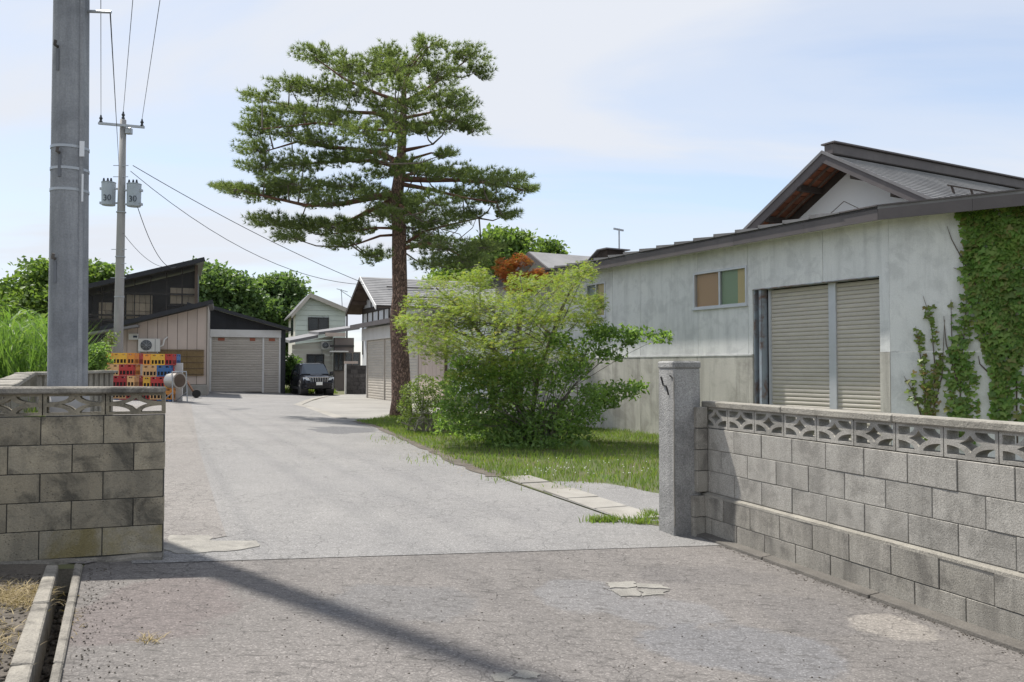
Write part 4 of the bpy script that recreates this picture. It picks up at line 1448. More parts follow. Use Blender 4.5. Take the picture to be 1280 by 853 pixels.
# half-timbered house above it
OD_ = C0 + Vector((-DC.y, DC.x, 0)) * 1.6
ua, za = onplane(451, 346, OD_, DC)
ul, zl = onplane(433, 388, OD_, DC)
ur, zr_ = onplane(470, 384, OD_, DC)
HD = E('half_timbered_house', (OD_.x + DC.x * ua, OD_.y + DC.y * ua, 0), ang(DC), 'white house with dark timber framing and a steep grey gabled roof', 'house')
hw = ((ua - ul) + (ur - ua)) / 2
pg = ((za - zl) / (ua - ul) + (za - zr_) / (ur - ua)) / 2
RLD = 15.5
for sgn in (-1, 1):
    MB().prism([(0, 0, za - 0.12), (sgn * hw, 0, za - 0.12 - pg * hw), (sgn * hw, RLD, za - 0.12 - pg * hw), (0, RLD, za - 0.12)], (0, 0, 0.08)).build('roof_deck', 'wood_dark', HD)
    mb = MB()
    for i in range(16):
        a, b = hw * i / 16, hw * (i + 1.1) / 16
        mb.prism([(sgn * a, -0.02, za - pg * a - 0.035), (sgn * b, -0.02, za - pg * b - 0.01), (sgn * b, RLD, za - pg * b - 0.01), (sgn * a, RLD, za - pg * a - 0.035)], (0, 0, 0.02))
    mb.build('shingle_courses', 'roof_shingle', HD)['kind'] = 'stuff'
    MB().prism([(0, -0.024, za), (0, -0.024, za - 0.24), (sgn * (hw + .05), -0.024, za - 0.24 - pg * (hw + .05)), (sgn * (hw + .05), -0.024, za - pg * (hw + .05))], (0, -0.05, 0)).build('barge_board', 'white_paint' if sgn > 0 else 'wood_dark', HD)
    MB().box(sgn * hw * 0.86 - 0.1, sgn * hw * 0.86 + 0.1, 0.95, RLD, 0, za - 0.14 - pg * hw * 0.86 - 0.05).build('side_wall', 'plaster_white', HD)
    k = 0
    y = 1.6
    while y < 9 and sgn > 0:
        MB().box(hw * 0.86 + 0.1, hw * 0.86 + 0.13, y - 0.06, y + 0.06, 2.8, za - 0.2 - pg * hw * 0.9).build('post', 'wood_dark', HD)
        y += 1.5
    for a in (0.3, 0.62):
        MB().box(sgn * hw * a - 0.07, sgn * hw * a + 0.07, 0.0, 0.95, za - pg * hw * a - 0.34, za - pg * hw * a - 0.13).build('purlin', 'wood_brown', HD)
    MB().prism([(0, 0.0, za - 0.15), (sgn * hw, 0.0, za - 0.15 - pg * hw), (sgn * hw, 0.95, za - 0.15 - pg * hw), (0, 0.95, za - 0.15)], (0, 0, 0.02)).build('soffit', 'wood_brown', HD)
ww = hw * 0.86
MB().prism([(-ww, 0.95, 0), (ww, 0.95, 0), (ww, 0.95, za - 0.14 - pg * ww), (0, 0.95, za - 0.14), (-ww, 0.95, za - 0.14 - pg * ww)], (0, 0.2, 0)).build('gable_wall', 'plaster_white', HD)
zb = za - pg * hw * 0.98
for u in (-0.98, -0.6, -0.2, 0.22, 0.62, 0.97):
    MB().box(ww * u - 0.07, ww * u + 0.07, 0.90, 0.948, 2.4, zb).build('post', 'wood_dark', HD)
for (z, t) in ((zb - 0.02, 0.16), (zb + 0.75, 0.1)):
    w_ = min(ww, (za - 0.3 - z) / pg)
    MB().box(-w_, w_, 0.88, 0.946, z - t, z + t).build('beam', 'wood_dark', HD)
for u in (-0.32, 0.0, 0.32):
    MB().box(ww * u - 0.05, ww * u + 0.05, 0.90, 0.944, zb + 0.16, za - 0.4 - pg * abs(ww * u)).build('post', 'wood_dark', HD)
for u, y0, y1 in ((hw * 0.42, 1.2, 4.2), (hw * 0.75, 1.6, 4.8)):
    MB().tube([(u, y0, za - pg * u + 0.12), (u, y1, za - pg * u + 0.12)], 0.03, 6).build('snow_rail', 'wood_dark', HD)

# ------------------------------------------------------------------ pale two-storey house far back
ED_ = 68.0
e0 = at(369, 459, ED_)
EO = E('pale_green_house', (e0.x, e0.y, 0), ang(nV), 'pale green two storey house with a grey roof and one sliding window', 'house')


def UE(px, py):
    return onplane(px, py, e0, nV)


ua, za = UE(387, 369)
ul, zl = UE(366, 394)
ur, zr_ = UE(434, 388)
uR = UE(432, 400)[0]
zl2 = zl + 0.1
wx = [UE(385, 405)[0], UE(411, 405)[0]]
wz = [UE(398, 413.5)[1], UE(398, 397)[1]]
# lap siding boards, cut by the window and the gable
z = 0.0
pitch_ = 0.42
while z < za - 0.25:
    zb_ = min(z + pitch_ - 0.02, za - 0.2)
    def lim(zz_):
        l = 0.0 if zz_ < zl + 0.2 else ua - (za - zz_) / (za - zl) * (ua - ul)
        r = uR if zz_ < zr_ + 0.1 else ua + (za - zz_) / (za - zr_) * (ur - ua)
        return max(0.0, l), min(uR, r)
    l0, r0 = lim(z)
    l1, r1 = lim(zb_)
    spans = [(l0, r0, l1, r1)]
    if z < wz[1] and zb_ > wz[0]:
        spans = [(l0, wx[0], l1, wx[0]), (wx[1], r0, wx[1], r1)]
    for (a, b, c, d_) in spans:
        if b - a > 0.1 and d_ - c > 0.02:
            MB().prism([(a, -0.035, z), (b, -0.035, z), (d_, -0.01, zb_), (c, -0.01, zb_)], (0, 0.06, 0)).build('siding_board', 'mint_siding', EO)
    z += pitch_
MB().prism([(0, 0.06, 0), (uR, 0.06, 0), (uR, 0.06, zr_ - 0.1), (ua, 0.06, za - 0.15), (0, 0.06, zl + 0.1)], (0, 0.1, 0)).build('wall_core', 'mint_siding', EO)
MB().box(-0.02, 0.06, 0.162, 7.5, 0, zl + 0.15).build('side_wall', 'cream_siding', EO)
MB().box(-0.06, -0.022, 2.0, 4.4, 4.3, 5.9).build('side_window', 'dark_glass', EO)
for (a, b, c, d_) in ((ua, za, ul - 0.15, zl - 0.08), (ua, za, ur + 0.05, zr_ - 0.05)):
    MB().prism([(a, -0.6, b), (c, -0.6, d_), (c, 8.2, d_), (a, 8.2, b)], (0, 0, 0.14)).build('roof_slope', 'roof_metal', EO)
    MB().prism([(a, -0.62, b + 0.13), (a, -0.62, b - 0.25), (c, -0.62, d_ - 0.25), (c, -0.62, d_ + 0.13)], (0, -0.05, 0)).build('barge_board', 'shutter_far', EO)


def far_window(parent, u0, u1, z0, z1, y, sgn, frame='dark_frame', panes=('curtain', 'curtain')):
    """sliding window facing local -y (sgn=-1)"""
    w = E_part('window', parent)
    t = 0.07
    mb = MB()
    for b in ((u0, u1, z0, z0 + t), (u0, u1, z1 - t, z1), (u0, u0 + t, z0 + t, z1 - t), (u1 - t, u1, z0 + t, z1 - t), ((u0 + u1) / 2 - t / 2, (u0 + u1) / 2 + t / 2, z0 + t, z1 - t)):
        ya, yb = sorted((y, y + sgn * 0.07))
        mb.box(b[0], b[1], ya, yb, b[2], b[3])
    mb.build('frame', frame, w)
    um = (u0 + u1) / 2
    for a, b, p in ((u0 + t, um - t / 2, panes[0]), (um + t / 2, u1 - t, panes[1])):
        MB().box(a, b, y - 0.01, y + 0.01, z0 + t, z1 - t).build('pane', 'dark_glass', w)
        MB().box(a, b, y + 0.035, y + 0.05, z0 + t, z1 - t).build('curtain', p, w)
    return w


far_window(EO, wx[0], wx[1], wz[0], wz[1], -0.03, -1)
MB().tube([(uR + 0.1, -0.1, 0), (uR + 0.1, -0.1, zr_ - 0.2)], 0.07, 6).build('downpipe', 'dark_frame', EO)
an2 = at(428, 384, 70)
A2 = E('roof_antenna', (an2.x, an2.y, an2.z - 0.2), 0, 'small roof aerial on a thin mast over the pale green house', 'antenna')
MB().tube([(0, 0, 0), (-0.1, 0, 1.7)], 0.035, 5).build('mast', 'galv', A2)
mb = MB()
mb.bar((-0.5, 0, 1.75), (0.4, 0.2, 1.5), 0.05, 0.05)
mb.bar((-0.15, -0.2, 1.6), (0.9, 0.2, 0.9), 0.05, 0.05)
mb.build('aerial', 'galv', A2)

# annex in front of it
an_d = 57.0
x0 = at(360, 459, an_d)
XO = E('low_annex', (x0.x, x0.y, 0), ang(nV), 'low cream and brown annex with a sloping dark roof behind the parked car', 'annex')


def UX(px, py):
    return onplane(px, py, x0, nV)


ra, rb_ = UX(361, 428), UX(396, 421)
rc, rd = UX(396, 418), UX(446, 411)
for i, (p, q, y0) in enumerate(((ra, rb_, -0.7), (rc, rd, -1.2))):
    MB().prism([(p[0], y0, p[1] - 0.1), (q[0] + 0.02, y0, q[1] - 0.1), (q[0] + 0.02, 6, q[1] + 0.25), (p[0], 6, p[1] + 0.25)], (0, 0, 0.2)).build('roof_slope', 'roof_metal', XO)
uu = UX(365, 450)[0]
ub = UX(416, 450)[0]
zc = ra[1] - 0.1
z = 0
while z < 3.6:
    top = lambda u_: ra[1] - 0.15 + (rd[1] - ra[1]) * (u_ - ra[0]) / (rd[0] - ra[0])
    zt_ = z + 0.33
    if zt_ < top(uu):
        MB().box(uu, ub, -0.03, 0.05, z, zt_).build('siding_board', 'cream_siding', XO)
    else:
        MB().prism([(uu + (0.0 if z < top(uu) else (z - top(uu)) / max(1e-3, (top(ub) - top(uu))) * (ub - uu)), -0.03, z), (ub, -0.03, z), (ub, -0.03, min(zt_, top(ub)))], (0, 0.08, 0)).build('siding_board', 'cream_siding', XO)
    z += 0.35
MB().box(ub + 0.02, UX(440, 450)[0], -0.9, 0.0, 0, UX(430, 423)[1]).build('wall', 'brown_panel', XO)
MB().box(ub - 0.3, UX(440, 450)[0], -1.0, -0.9, UX(420, 434.5)[1], UX(420, 432)[1]).build('beam', 'dark_frame', XO)
MB().box(UX(404, 418)[0], UX(429, 416)[0], -1.3, -1.2, UX(415, 421.5)[1], UX(415, 417)[1]).build('gutter', 'beige_panel', XO)
far_window(XO, UX(383, 450)[0], UX(405, 450)[0], UX(390, 458)[1], UX(390, 443)[1], -0.05, -1, 'dark_frame', ('brown_panel', 'brown_panel'))
far_window(XO, UX(428, 450)[0], UX(448, 450)[0], UX(440, 458)[1], UX(440, 440.5)[1], -0.92, -1, 'brown_panel', ('curtain', 'curtain'))
MB().box(UX(409, 440)[0], UX(431, 440)[0], -1.9, -0.9, UX(415, 440)[1] - 0.05, UX(415, 440)[1] + 0.04).build('awning', 'header_white', XO)
far_window(XO, UX(415, 450)[0], UX(427, 450)[0], UX(420, 464)[1], UX(420, 441)[1], -0.94, -1, 'dark_frame', ('wood_brown', 'wood_brown'))


def ac_unit(loc, rz, w, h, d, label, bracket):
    a = E('air_conditioner', loc, rz, label, 'air conditioner')
    MB().box(0, w, -d, 0, 0, h).build('casing', 'ac_white', a, bevel=0.015)
    r = h * 0.4
    mb = MB()
    for k in range(5):
        rr = r * (k + 1) / 5
        ring = [(w * 0.37 + rr * math.cos(t * math.pi / 10), -d - 0.012, h / 2 + rr * math.sin(t * math.pi / 10)) for t in range(21)]
        mb.tube(ring, 0.008, 4, cap=False)
    for t in range(8):
        mb.bar((w * 0.37, -d - 0.014, h / 2), (w * 0.37 + r * math.cos(t * math.pi / 4), -d - 0.014, h / 2 + r * math.sin(t * math.pi / 4)), 0.01, 0.01)
    mb.build('grille', 'galv', a)
    MB().tube([(w * 0.37, -d - 0.004, h / 2), (w * 0.37, -d + 0.02, h / 2)], r, 20).build('fan_opening', 'interior_dark', a)
    MB().box(w * 0.77, w * 0.79, -d - 0.004, -d + 0.01, 0.02, h - 0.02).build('panel_joint', 'ink_dark', a)
    MB().tube([(w, -d * 0.5, h * 0.4), (w + 0.12, -d * 0.5, h * 0.5), (w + 0.18, -d * 0.3, h * 0.95), (w + 0.3, 0.02, h * 1.15)], 0.04, 6).build('pipe_cover', 'ac_white', a)
    if bracket:
        mb = MB()
        for x in (0.08 * w, 0.88 * w):
            mb.bar((x, -d, -0.03), (x, 0.05, -0.03), 0.04, 0.05)
            mb.bar((x, -d * 0.9, -0.04), (x, 0.03, -0.4), 0.03, 0.03)
        mb.build('bracket', 'galv', a)
    return a


q = UX(401, 437)
p = x0 + nV * q[0]
ac_unit((p.x - dV.x * 0.06, p.y - dV.y * 0.06, q[1]), ang(nV), 0.75, 0.55, 0.3, 'white air conditioner hung high on the cream wall behind the parked car', True)

# dark stone wall with pots
sw = at(433, 459, 49.0)
SWO = E('stone_wall', (sw.x, sw.y, gz(sw.x, sw.y)), ang(DC) * 0 + ang(nV), 'low dark rough stone wall between the parked car and the shuttered garage', 'wall')
wl = onplane(459, 470, sw, nV)[0]
hh = onplane(445, 457, sw, nV)[1] - SWO.location.z
for r in range(7):
    x = -0.15 if r % 2 else 0.0
    while x < wl:
        a, b = max(0, x), min(wl, x + random.uniform(0.36, 0.46))
        if b - a > 0.08:
            MB().box(a + 0.008, b - 0.008, -random.uniform(0.0, 0.03), 0.2, hh * r / 7 + 0.006, hh * (r + 1) / 7 - 0.006).build('stone', 'stone_dark', SWO)
        x = b
MB().box(0.0, wl, 0.02, 0.18, 0, hh).build('mortar', 'mortar_dark', SWO)
MB().box(-0.08, 0.0, -0.06, 0.25, 0, hh + 0.1).build('end_post', 'header_white', SWO)
MB().box(-0.1, wl * 0.55, -0.06, 0.26, hh + 0.1, hh + 0.25).build('cap', 'beige_panel', SWO)


def pot(px, py, r, h, m, label, name):
    p = gp(px, py)
    o = E(name, p, 0, label, 'pot')
    MB().tube([(0, 0, 0), (0, 0, h * 0.9), (0, 0, h)], [r * 0.75, r, r * 1.08], 12).build('body', m, o)
    MB().tube([(0, 0, h), (0, 0, h + 0.006)], r * 0.9, 12).build('soil', 'soil', o)
    V = []
    P_ = np.array([(random.gauss(0, r * 0.4), random.gauss(0, r * 0.4), h) for _ in range(60)])
    blades('plant', P_, 0.2 + 0.35 * rng.random(60), 0.02, 0.9, 'shrub_leaves', o)
    return o


pot(444.5, 491, 0.16, 0.3, 'header_white', 'small white plant pot at the foot of the dark stone wall', 'plant_pot')
pot(453, 491.5, 0.2, 0.36, 'blue_plastic', 'blue plastic plant pot at the foot of the dark stone wall', 'plant_pot')

# ------------------------------------------------------------------ black garage at the end of the drive
G0 = gp(262, 489.5)
GA = E('black_garage', G0, ang(nV), 'black corrugated garage with a white header and beige double shutter', 'garage')


def UG(px, py):
    a, b = onplane(px, py, G0, nV)
    return a, b - G0.z


uA = UG(254, 450)[0]
uB = UG(350, 450)[0]
uS = UG(329, 450)[0]
zs0 = UG(300, 422)[1]
zh = UG(300, 412.5)[1]
gd = E_part('shutter_door', GA)
zlow = UG(349, 490.8)[1]
shutter(gd, 0.08, uS - 0.05, -0.05, zs0, 0.0, 'shutter_far', 0.14, -1)
shutter(gd, uS + 0.05, uB - 0.06, zlow, zs0, 0.0, 'shutter_far', 0.14, -1)
for u in (0.03, uS, uB - 0.02):
    MB().box(u - 0.05, u + 0.05, -0.05, 0.05, -0.3, zs0).build('guide_rail', 'header_white', gd)
MB().box(-0.02, uB, -0.06, 0.02, -0.32, zlow - 0.002).build('threshold', 'kerb_concrete', gd)
MB().box(0.0, uB + 0.05, -0.12, 0.05, zs0 + 0.003, zh).build('header_box', 'header_white', GA, bevel=0.01)
MB().box(0.0, uB, 0.05, 0.08, -0.3, zs0).build('door_void', 'interior_dark', gd)
for (a, w) in ((0.42, 0.36), (uS - 0.75, 0.3), (uS + 0.3, 0.35)):
    MB().box(a, a + w, -0.024, -0.021, zs0 - 0.2, zs0 - 0.03).build('rust_mark', 'stain_rust_red', gd)
# corrugated sheets: front above the shutter follows the falling roof, then side
tl, tr_ = UG(262, 385), UG(360, 413)
rl = lambda u_: tl[1] + (tr_[1] - tl[1]) * (u_ - tl[0]) / (tr_[0] - tl[0])
u = uA - 0.9
while u < uB + 0.02:
    w = 0.3
    zt_ = min(rl(u), rl(u + w)) - 0.05
    lo = zh + 0.004 if -0.02 < u + w * 0.5 < uB else -0.3
    if zt_ > lo + 0.05:
        mb = MB()
        for k in range(4):
            a = u + w * k / 4
            mb.box(a, a + w / 8, -0.02, 0.02, lo, rl(a) - 0.05)
            mb.box(a + w / 8, a + w / 4, 0.0, 0.02, lo, rl(a) - 0.05)
        mb.build('cladding_sheet', 'black_metal', GA)
    u += w
MB().box(uB + 0.03, uB + 0.22, -0.06, 0.06, -0.3, rl(uB) - 0.1).build('corner_post', 'black_metal', GA)
MB().box(uB + 0.12, uB + 0.2, 0.06, 6, -0.3, rl(uB) - 0.15).build('side_wall', 'black_metal', GA)
MB().box(uA - 0.9, uB + 0.1, 0.1, 0.2, -0.3, rl(uB) - 0.15).build('wall_core', 'interior_dark', GA)
MB().prism([(tl[0] - 0.6, -0.5, rl(tl[0] - 0.6)), (tr_[0] + 0.15, -0.5, rl(tr_[0] + 0.15)), (tr_[0] + 0.15, 6.5, rl(tr_[0] + 0.15)), (tl[0] - 0.6, 6.5, rl(tl[0] - 0.6))], (0, 0, 0.14)).build('roof_slope', 'roof_metal', GA)
MB().bar((tl[0] - 0.6, -0.53, rl(tl[0] - 0.6) + 0.05), (tr_[0] + 0.16, -0.53, rl(tr_[0] + 0.16) + 0.05), 0.05, 0.18).build('barge_board', 'black_metal', GA)

# ------------------------------------------------------------------ beige shed beside it
S0 = gp(258, 494.5)
SHD = E('beige_shed', S0, ang(nV), 'beige vertical panel shed with a sloping black roof behind the crates', 'shed')


def US(px, py):
    a, b = onplane(px, py, S0, nV)
    return a, b - S0.z


s1, s2 = US(133, 411), US(266, 379)
rs = lambda u_: s1[1] + (s2[1] - s1[1]) * (u_ - s1[0]) / (s2[0] - s1[0])
uu = -0.02
pwid = -US(246.5, 440)[0]
while uu > US(143, 440)[0]:
    a = uu - pwid
    MB().prism([(a + 0.012, 0, 0.55), (uu - 0.006, 0, 0.55), (uu - 0.006, 0, rs(uu) - 0.1), (a + 0.012, 0, rs(a) - 0.1)], (0, 0.05, 0)).build('siding_panel', 'beige_panel', SHD)
    uu = a
MB().prism([(uu, 0.03, -0.3), (0.0, 0.03, -0.3), (0, 0.03, rs(0) - 0.12), (uu, 0.03, rs(uu) - 0.12)], (0, 0.12, 0)).build('wall_core', 'wood_dark', SHD)
MB().box(uu, -0.01, -0.03, 0.028, -0.3, 0.548).build('plinth', 'kerb_concrete', SHD)
MB().box(-0.9, 0.02, -0.45, -0.03, -0.2, 0.5).build('step_block', 'kerb_concrete', SHD, bevel=0.02)
MB().box(0.0, 0.05, -0.04, 5.0, -0.3, rs(0) - 0.1).build('corner_trim', 'shutter_far', SHD)
MB().prism([(s1[0] - 0.2, -0.55, rs(s1[0] - 0.2)), (s2[0], -0.55, rs(s2[0])), (s2[0], 5.5, rs(s2[0])), (s1[0] - 0.2, 5.5, rs(s1[0] - 0.2))], (0, 0, 0.12)).build('roof_slope', 'roof_metal', SHD)
MB().bar((s1[0] - 0.2, -0.58, rs(s1[0] - 0.2) + 0.03), (s2[0] + 0.02, -0.58, rs(s2[0]) + 0.03), 0.05, 0.2).build('barge_board', 'black_metal', SHD)
q = US(128, 413)
MB().prism([(q[0] - 0.5, -0.9, q[1] - 0.25), (q[0] + 1.6, -0.9, q[1] + 0.15), (q[0] + 1.6, 0.2, q[1] + 0.15), (q[0] - 0.5, 0.2, q[1] - 0.25)], (0, 0, 0.1)).build('lower_eave', 'roof_metal', SHD)
q = US(173.5, 440)
p = S0 + nV * q[0]
ac_unit((p.x - dV.x * 0.05, p.y - dV.y * 0.05, q[1] + S0.z), ang(nV), 0.95, 0.62, 0.35, 'white air conditioner on the beige shed wall above the crates', True)
q = US(161, 425)
p = S0 + nV * q[0] - dV * 0.01
MBX = E('meter_box', (p.x, p.y, q[1] + S0.z), ang(nV), 'small white meter box on the beige shed wall', 'meter box')
MB().box(0, 0.42, -0.16, 0, 0, 0.26).build('case', 'ac_white', MBX, bevel=0.01)
MB().box(0.2, 0.38, -0.166, -0.158, 0.1, 0.2).build('display', 'ink_dark', MBX)
MB().box(-0.02, 0.44, -0.19, 0.0, 0.26, 0.285).build('lid', 'ac_white', MBX)
# reed blind
b0, b1 = US(200, 437), US(255, 470)
p = S0 + nV * b0[0] - dV * 0.09
RBL = E('reed_blind', (p.x, p.y, S0.z + b1[1]), ang(nV), 'brown reed blind hung flat on the beige shed wall', 'blind')
bw, bh = b1[0] - b0[0], b0[1] - b1[1]
mb = MB()
n = 70
for i in range(n):
    x = bw * i / n
    mb.tube([(x, random.uniform(-.006, .006), 0.0 if x > bw * 0.45 else -0.12 * (1 - x / bw)), (x, random.uniform(-.006, .006), bh)], bw / n * 0.46, 5)
o = mb.build('reeds', 'reed', RBL)
o['kind'] = 'stuff'
for k in range(5):
    MB().box(-0.02, bw + 0.02, -0.035, -0.026, bh * (0.05 + 0.225 * k), bh * (0.05 + 0.225 * k) + 0.02).build('binding_cord', 'wood_brown', RBL)

# ------------------------------------------------------------------ dark barn with boxes behind smoky sheets
B0 = at(256, 459, 49.0)
B0.z = gz(B0.x, B0.y)
BN = E('dark_barn', B0, ang(nV), 'dark barn with see-through smoky corrugated walls and a rising single pitch roof', 'barn')


def UBn(px, py):
    a, b = onplane(px, py, B0, nV)
    return a, b - B0.z


q1, q2 = UBn(108, 362.5), UBn(256, 328)
rbn = lambda u_: q1[1] + (q2[1] - q1[1]) * (u_ - q1[0]) / (q2[0] - q1[0])
uw0, uw1 = UBn(106, 400)[0], UBn(244, 400)[0]
MB().prism([(q1[0] - 1.5, -0.9, rbn(q1[0] - 1.5)), (q2[0], -0.9, rbn(q2[0])), (q2[0] - 0.4, 8, rbn(q2[0])), (q1[0] - 1.5, 8, rbn(q1[0] - 1.5))], (0, 0, 0.16)).build('roof_slope', 'roof_metal', BN)
MB().bar((q1[0] - 1.5, -0.93, rbn(q1[0] - 1.5) + 0.07), (q2[0] + 0.02, -0.93, rbn(q2[0]) + 0.07), 0.05, 0.26).build('barge_board', 'black_metal', BN)
u = uw0
while u < uw1 - 0.05:
    w = min(0.85, uw1 - u)
    mb = MB()
    nn = 8
    vs, fs = [], []
    for k in range(nn * 2 + 1):
        a = u + w * k / (nn * 2) * 0.99
        y = -0.012 if k % 2 else 0.012
        vs += [(a, y, 0.0), (a, y, rbn(a) - 0.05)]
    for k in range(nn * 2):
        fs.append((2 * k, 2 * k + 2, 2 * k + 3, 2 * k + 1))
    mb.add(vs, fs)
    mb.build('smoky_sheet', 'smoky_sheet', BN)
    MB().box(u - 0.03, u + 0.03, 0.05, 0.12, 0, rbn(u) - 0.05).build('stud', 'wood_dark', BN)
    u += w
for zf in (2.9, 4.3, 5.6):
    a = uw0
    while rbn(a) < zf + 0.3 and a < uw1:
        a += 0.2
    if a < uw1 - 0.5:
        MB().box(a, uw1, 0.13, 0.2, zf, zf + 0.1).build('rail', 'wood_dark', BN)
MB().box(uw1 - 0.05, uw1 + 0.12, -0.06, 0.2, 0, rbn(uw1) - 0.05).build('corner_post', 'wood_brown', BN)
MB().box(uw1 - 0.05, uw1, 0.2, 7, 0, rbn(uw1) - 0.05).build('side_wall', 'black_metal', BN)
MB().prism([(uw0, 2.6, 0), (uw1 - 0.1, 2.6, 0), (uw1 - 0.1, 2.6, rbn(uw1) - 0.1), (uw0, 2.6, rbn(uw0) - 0.1)], (0, 0.1, 0)).build('back_wall', 'wood_dark', BN)
MB().prism([(uw0 - 0.1, 0.0, 0), (uw0, 0.0, 0), (uw0, 0.0, rbn(uw0) - 0.1), (uw0 - 0.1, 0, rbn(uw0) - 0.1)], (0, 6, 0)).build('side_wall', 'black_metal', BN)
zfl = UBn(180, 399)[1]
MB().box(uw0 + 0.05, uw1 - 0.06, 0.3, 2.5, zfl - 0.12, zfl).build('loft_floor', 'wood_dark', BN)
# stored boxes stand on the loft floor: each a thing
boxm = MB().box(0, 0.33, 0, 0.5, 0, 0.46).mesh('storage_box', bevel=0.012)
boxm.materials.append(MAT['box_wood'])
rows = [((122, 142), 2), ((146, 158), 3), ((157, 191), 3), ((212, 243), 2)]
bl = 'pale wooden storage box stacked behind the smoky barn wall'
for (pa, pb), nr in rows:
    a, b = UBn(pa, 390)[0], UBn(pb, 390)[0]
    base_z = zfl
    if pa == 212:
        base_z = zfl + 0.96
    for r in range(nr):
        x = a
        while x + 0.3 < b:
            if base_z + r * 0.48 + 0.5 < rbn(x) - 0.2:
                p = BN.matrix_basis @ Vector((x, 0.38 + random.uniform(0, 0.06), base_z + r * 0.48))
                o = obj('storage_box', boxm, None, None, p, ang(nV))
                tag(o, bl, 'box', 'boxes stored in the dark barn')
            x += 0.345
MB().box(UBn(210, 390)[0], UBn(244, 390)[0] - 0.06, 0.3, 1.4, zfl + 0.82, zfl + 0.955).build('shelf', 'wood_dark', BN)


# ------------------------------------------------------------------ low concrete fence round the pole
def fence_run(a, b, za, zb, label, group):
    d = (b - a)
    L_ = Vector((d.x, d.y, 0)).length
    f = E('concrete_fence', (a.x, a.y, 0), ang(d), label, 'fence', group)
    n = int(L_ / 0.14)
    zg = gz(a.x, a.y) - 0.1
    for i in range(n):
        x = L_ * i / n
        zt_ = za + (zb - za) * i / n - 0.05
        t = 0.03 if i % 2 else 0.06
        MB().box(x, x + L_ / n - 0.004, -t, t, zg, zt_).build('slat', 'cap_concrete', f)
    k = max(1, int(L_ / 0.9))
    for i in range(k):
        x0_, x1_ = L_ * i / k, L_ * (i + 1) / k - 0.008
        z0_, z1_ = za + (zb - za) * i / k, za + (zb - za) * (i + 1) / k
        MB().hexa([(x0_, -0.13, z0_ - 0.048), (x1_, -0.13, z1_ - 0.048), (x1_, 0.13, z1_ - 0.048), (x0_, 0.13, z0_ - 0.048)],
                  [(x0_, -0.12, z0_ + random.uniform(0, .02)), (x1_, -0.12, z1_), (x1_, 0.12, z1_), (x0_, 0.12, z0_ + random.uniform(0, .02))]).build('cap', 'cap_concrete', f, bevel=0.008)
    return f


fa = at(-14, 488, 6.9)
fb = at(33, 464, 13.2)
fc = at(66, 462, 13.8)
fd = at(140, 462, 17.0)
fence_run(fa, fb, fa.z, fb.z - 0.02, 'weathered low concrete slat fence running back from the mossy wall beside tall reeds', 'low concrete fence')
fence_run(fb + Vector((0.05, 0.1, 0)), fd, fb.z - 0.02, fd.z - 0.02, 'weathered low concrete slat fence behind the thick pole, ending at the stacked crates', 'low concrete fence')

# ------------------------------------------------------------------ utility poles
PB = at(86, 459, 7.55)
PB.z = gz(PB.x, PB.y)
UP = E('utility_pole', PB, 0, 'thick grey concrete utility pole with steel bands behind the mossy wall', 'pole')
r0 = 23 / F * 7.55
rt = 20.3 / F * 7.55
topz = 12.5
ztop_seen = at(89.5, 0, 7.55).z
lean = (at(89.5, 0, 7.55).x - PB.x) / (ztop_seen - PB.z)
pts = [(lean * z, 0, z) for z in (-0.1, 1.2, 3.0, ztop_seen, topz)]
MB().tube(pts, [r0, r0 * 0.985, r0 * 0.94, rt, rt * 0.6], 28).build('shaft', 'pole_concrete', UP, smooth=True)
# base collar and shoulder
MB().tube([(0, 0, -0.05), (0, 0, 1.02), (0.0, 0, 1.10)], [r0 + 0.012, r0 + 0.012, r0 + 0.002], 28).build('base_sleeve', 'pole_far', UP, smooth=True)
for py in (187, 214, 240):
    z = at(87, py, 7.55).z - PB.z
    rr = r0 + (rt - r0) * z / ztop_seen + 0.004
    MB().tube([(lean * z, 0, z - 0.012), (lean * (z), 0, z + 0.012)], rr + 0.003, 28).build('steel_band', 'galv', UP)
z0_, z1_ = at(104, 250, 7.55).z - PB.z, at(104, 180, 7.55).z - PB.z
ex = r0 * 0.86
MB().tube([(lean * z + ex * (1 - 0.012 * z), -r0 * 0.42, z) for z in (0.0, 1.5, 3.0, 5.5, 8)], 0.022, 8).build('conduit', 'pole_concrete', UP, smooth=True)
zt_ = at(108, 190, 7.55).z - PB.z
MB().box(lean * zt_ + ex + 0.0, lean * zt_ + ex + 0.04, -r0 * 0.42 - 0.04, -r0 * 0.42 - 0.03, zt_ - 0.07, zt_ + 0.07).build('number_tag', 'tag_white', UP)
zt_ -= 0.28
MB().box(lean * zt_ + ex + 0.022, lean * zt_ + ex + 0.035, -r0 * 0.42 - 0.04, -r0 * 0.42 - 0.03, zt_ - 0.2, zt_ + 0.05).build('number_tag', 'tag_white', UP)
for (px, py) in ((82, 66), (84, 196), (80, 326)):
    z = at(px, py, 7.55).z - PB.z
    b = E_part('step_bolt', UP)
    xx = lean * z + (px - 86 - (py < 100) * 2) / F * 7.55
    MB().tube([(xx, -r0 * 0.85, z), (xx, -r0 - 0.025, z), (xx + 0.01, -r0 - 0.03, z + 0.04)], 0.014, 8).build('bolt', 'stone_dark', b)
    MB().bar((xx + 0.005, -r0 * 0.985 + 0.0015 * z, z - 0.02), (xx + 0.008, -r0 * 0.985 + 0.0015 * z, z - 0.22), 0.026, 0.006, up=(0, 1, 0)).build('rust_streak', 'streak_grey', b)
zb_ = at(112, 14, 7.55).z - PB.z
zx = at(112, 14, 7.55).x - PB.x
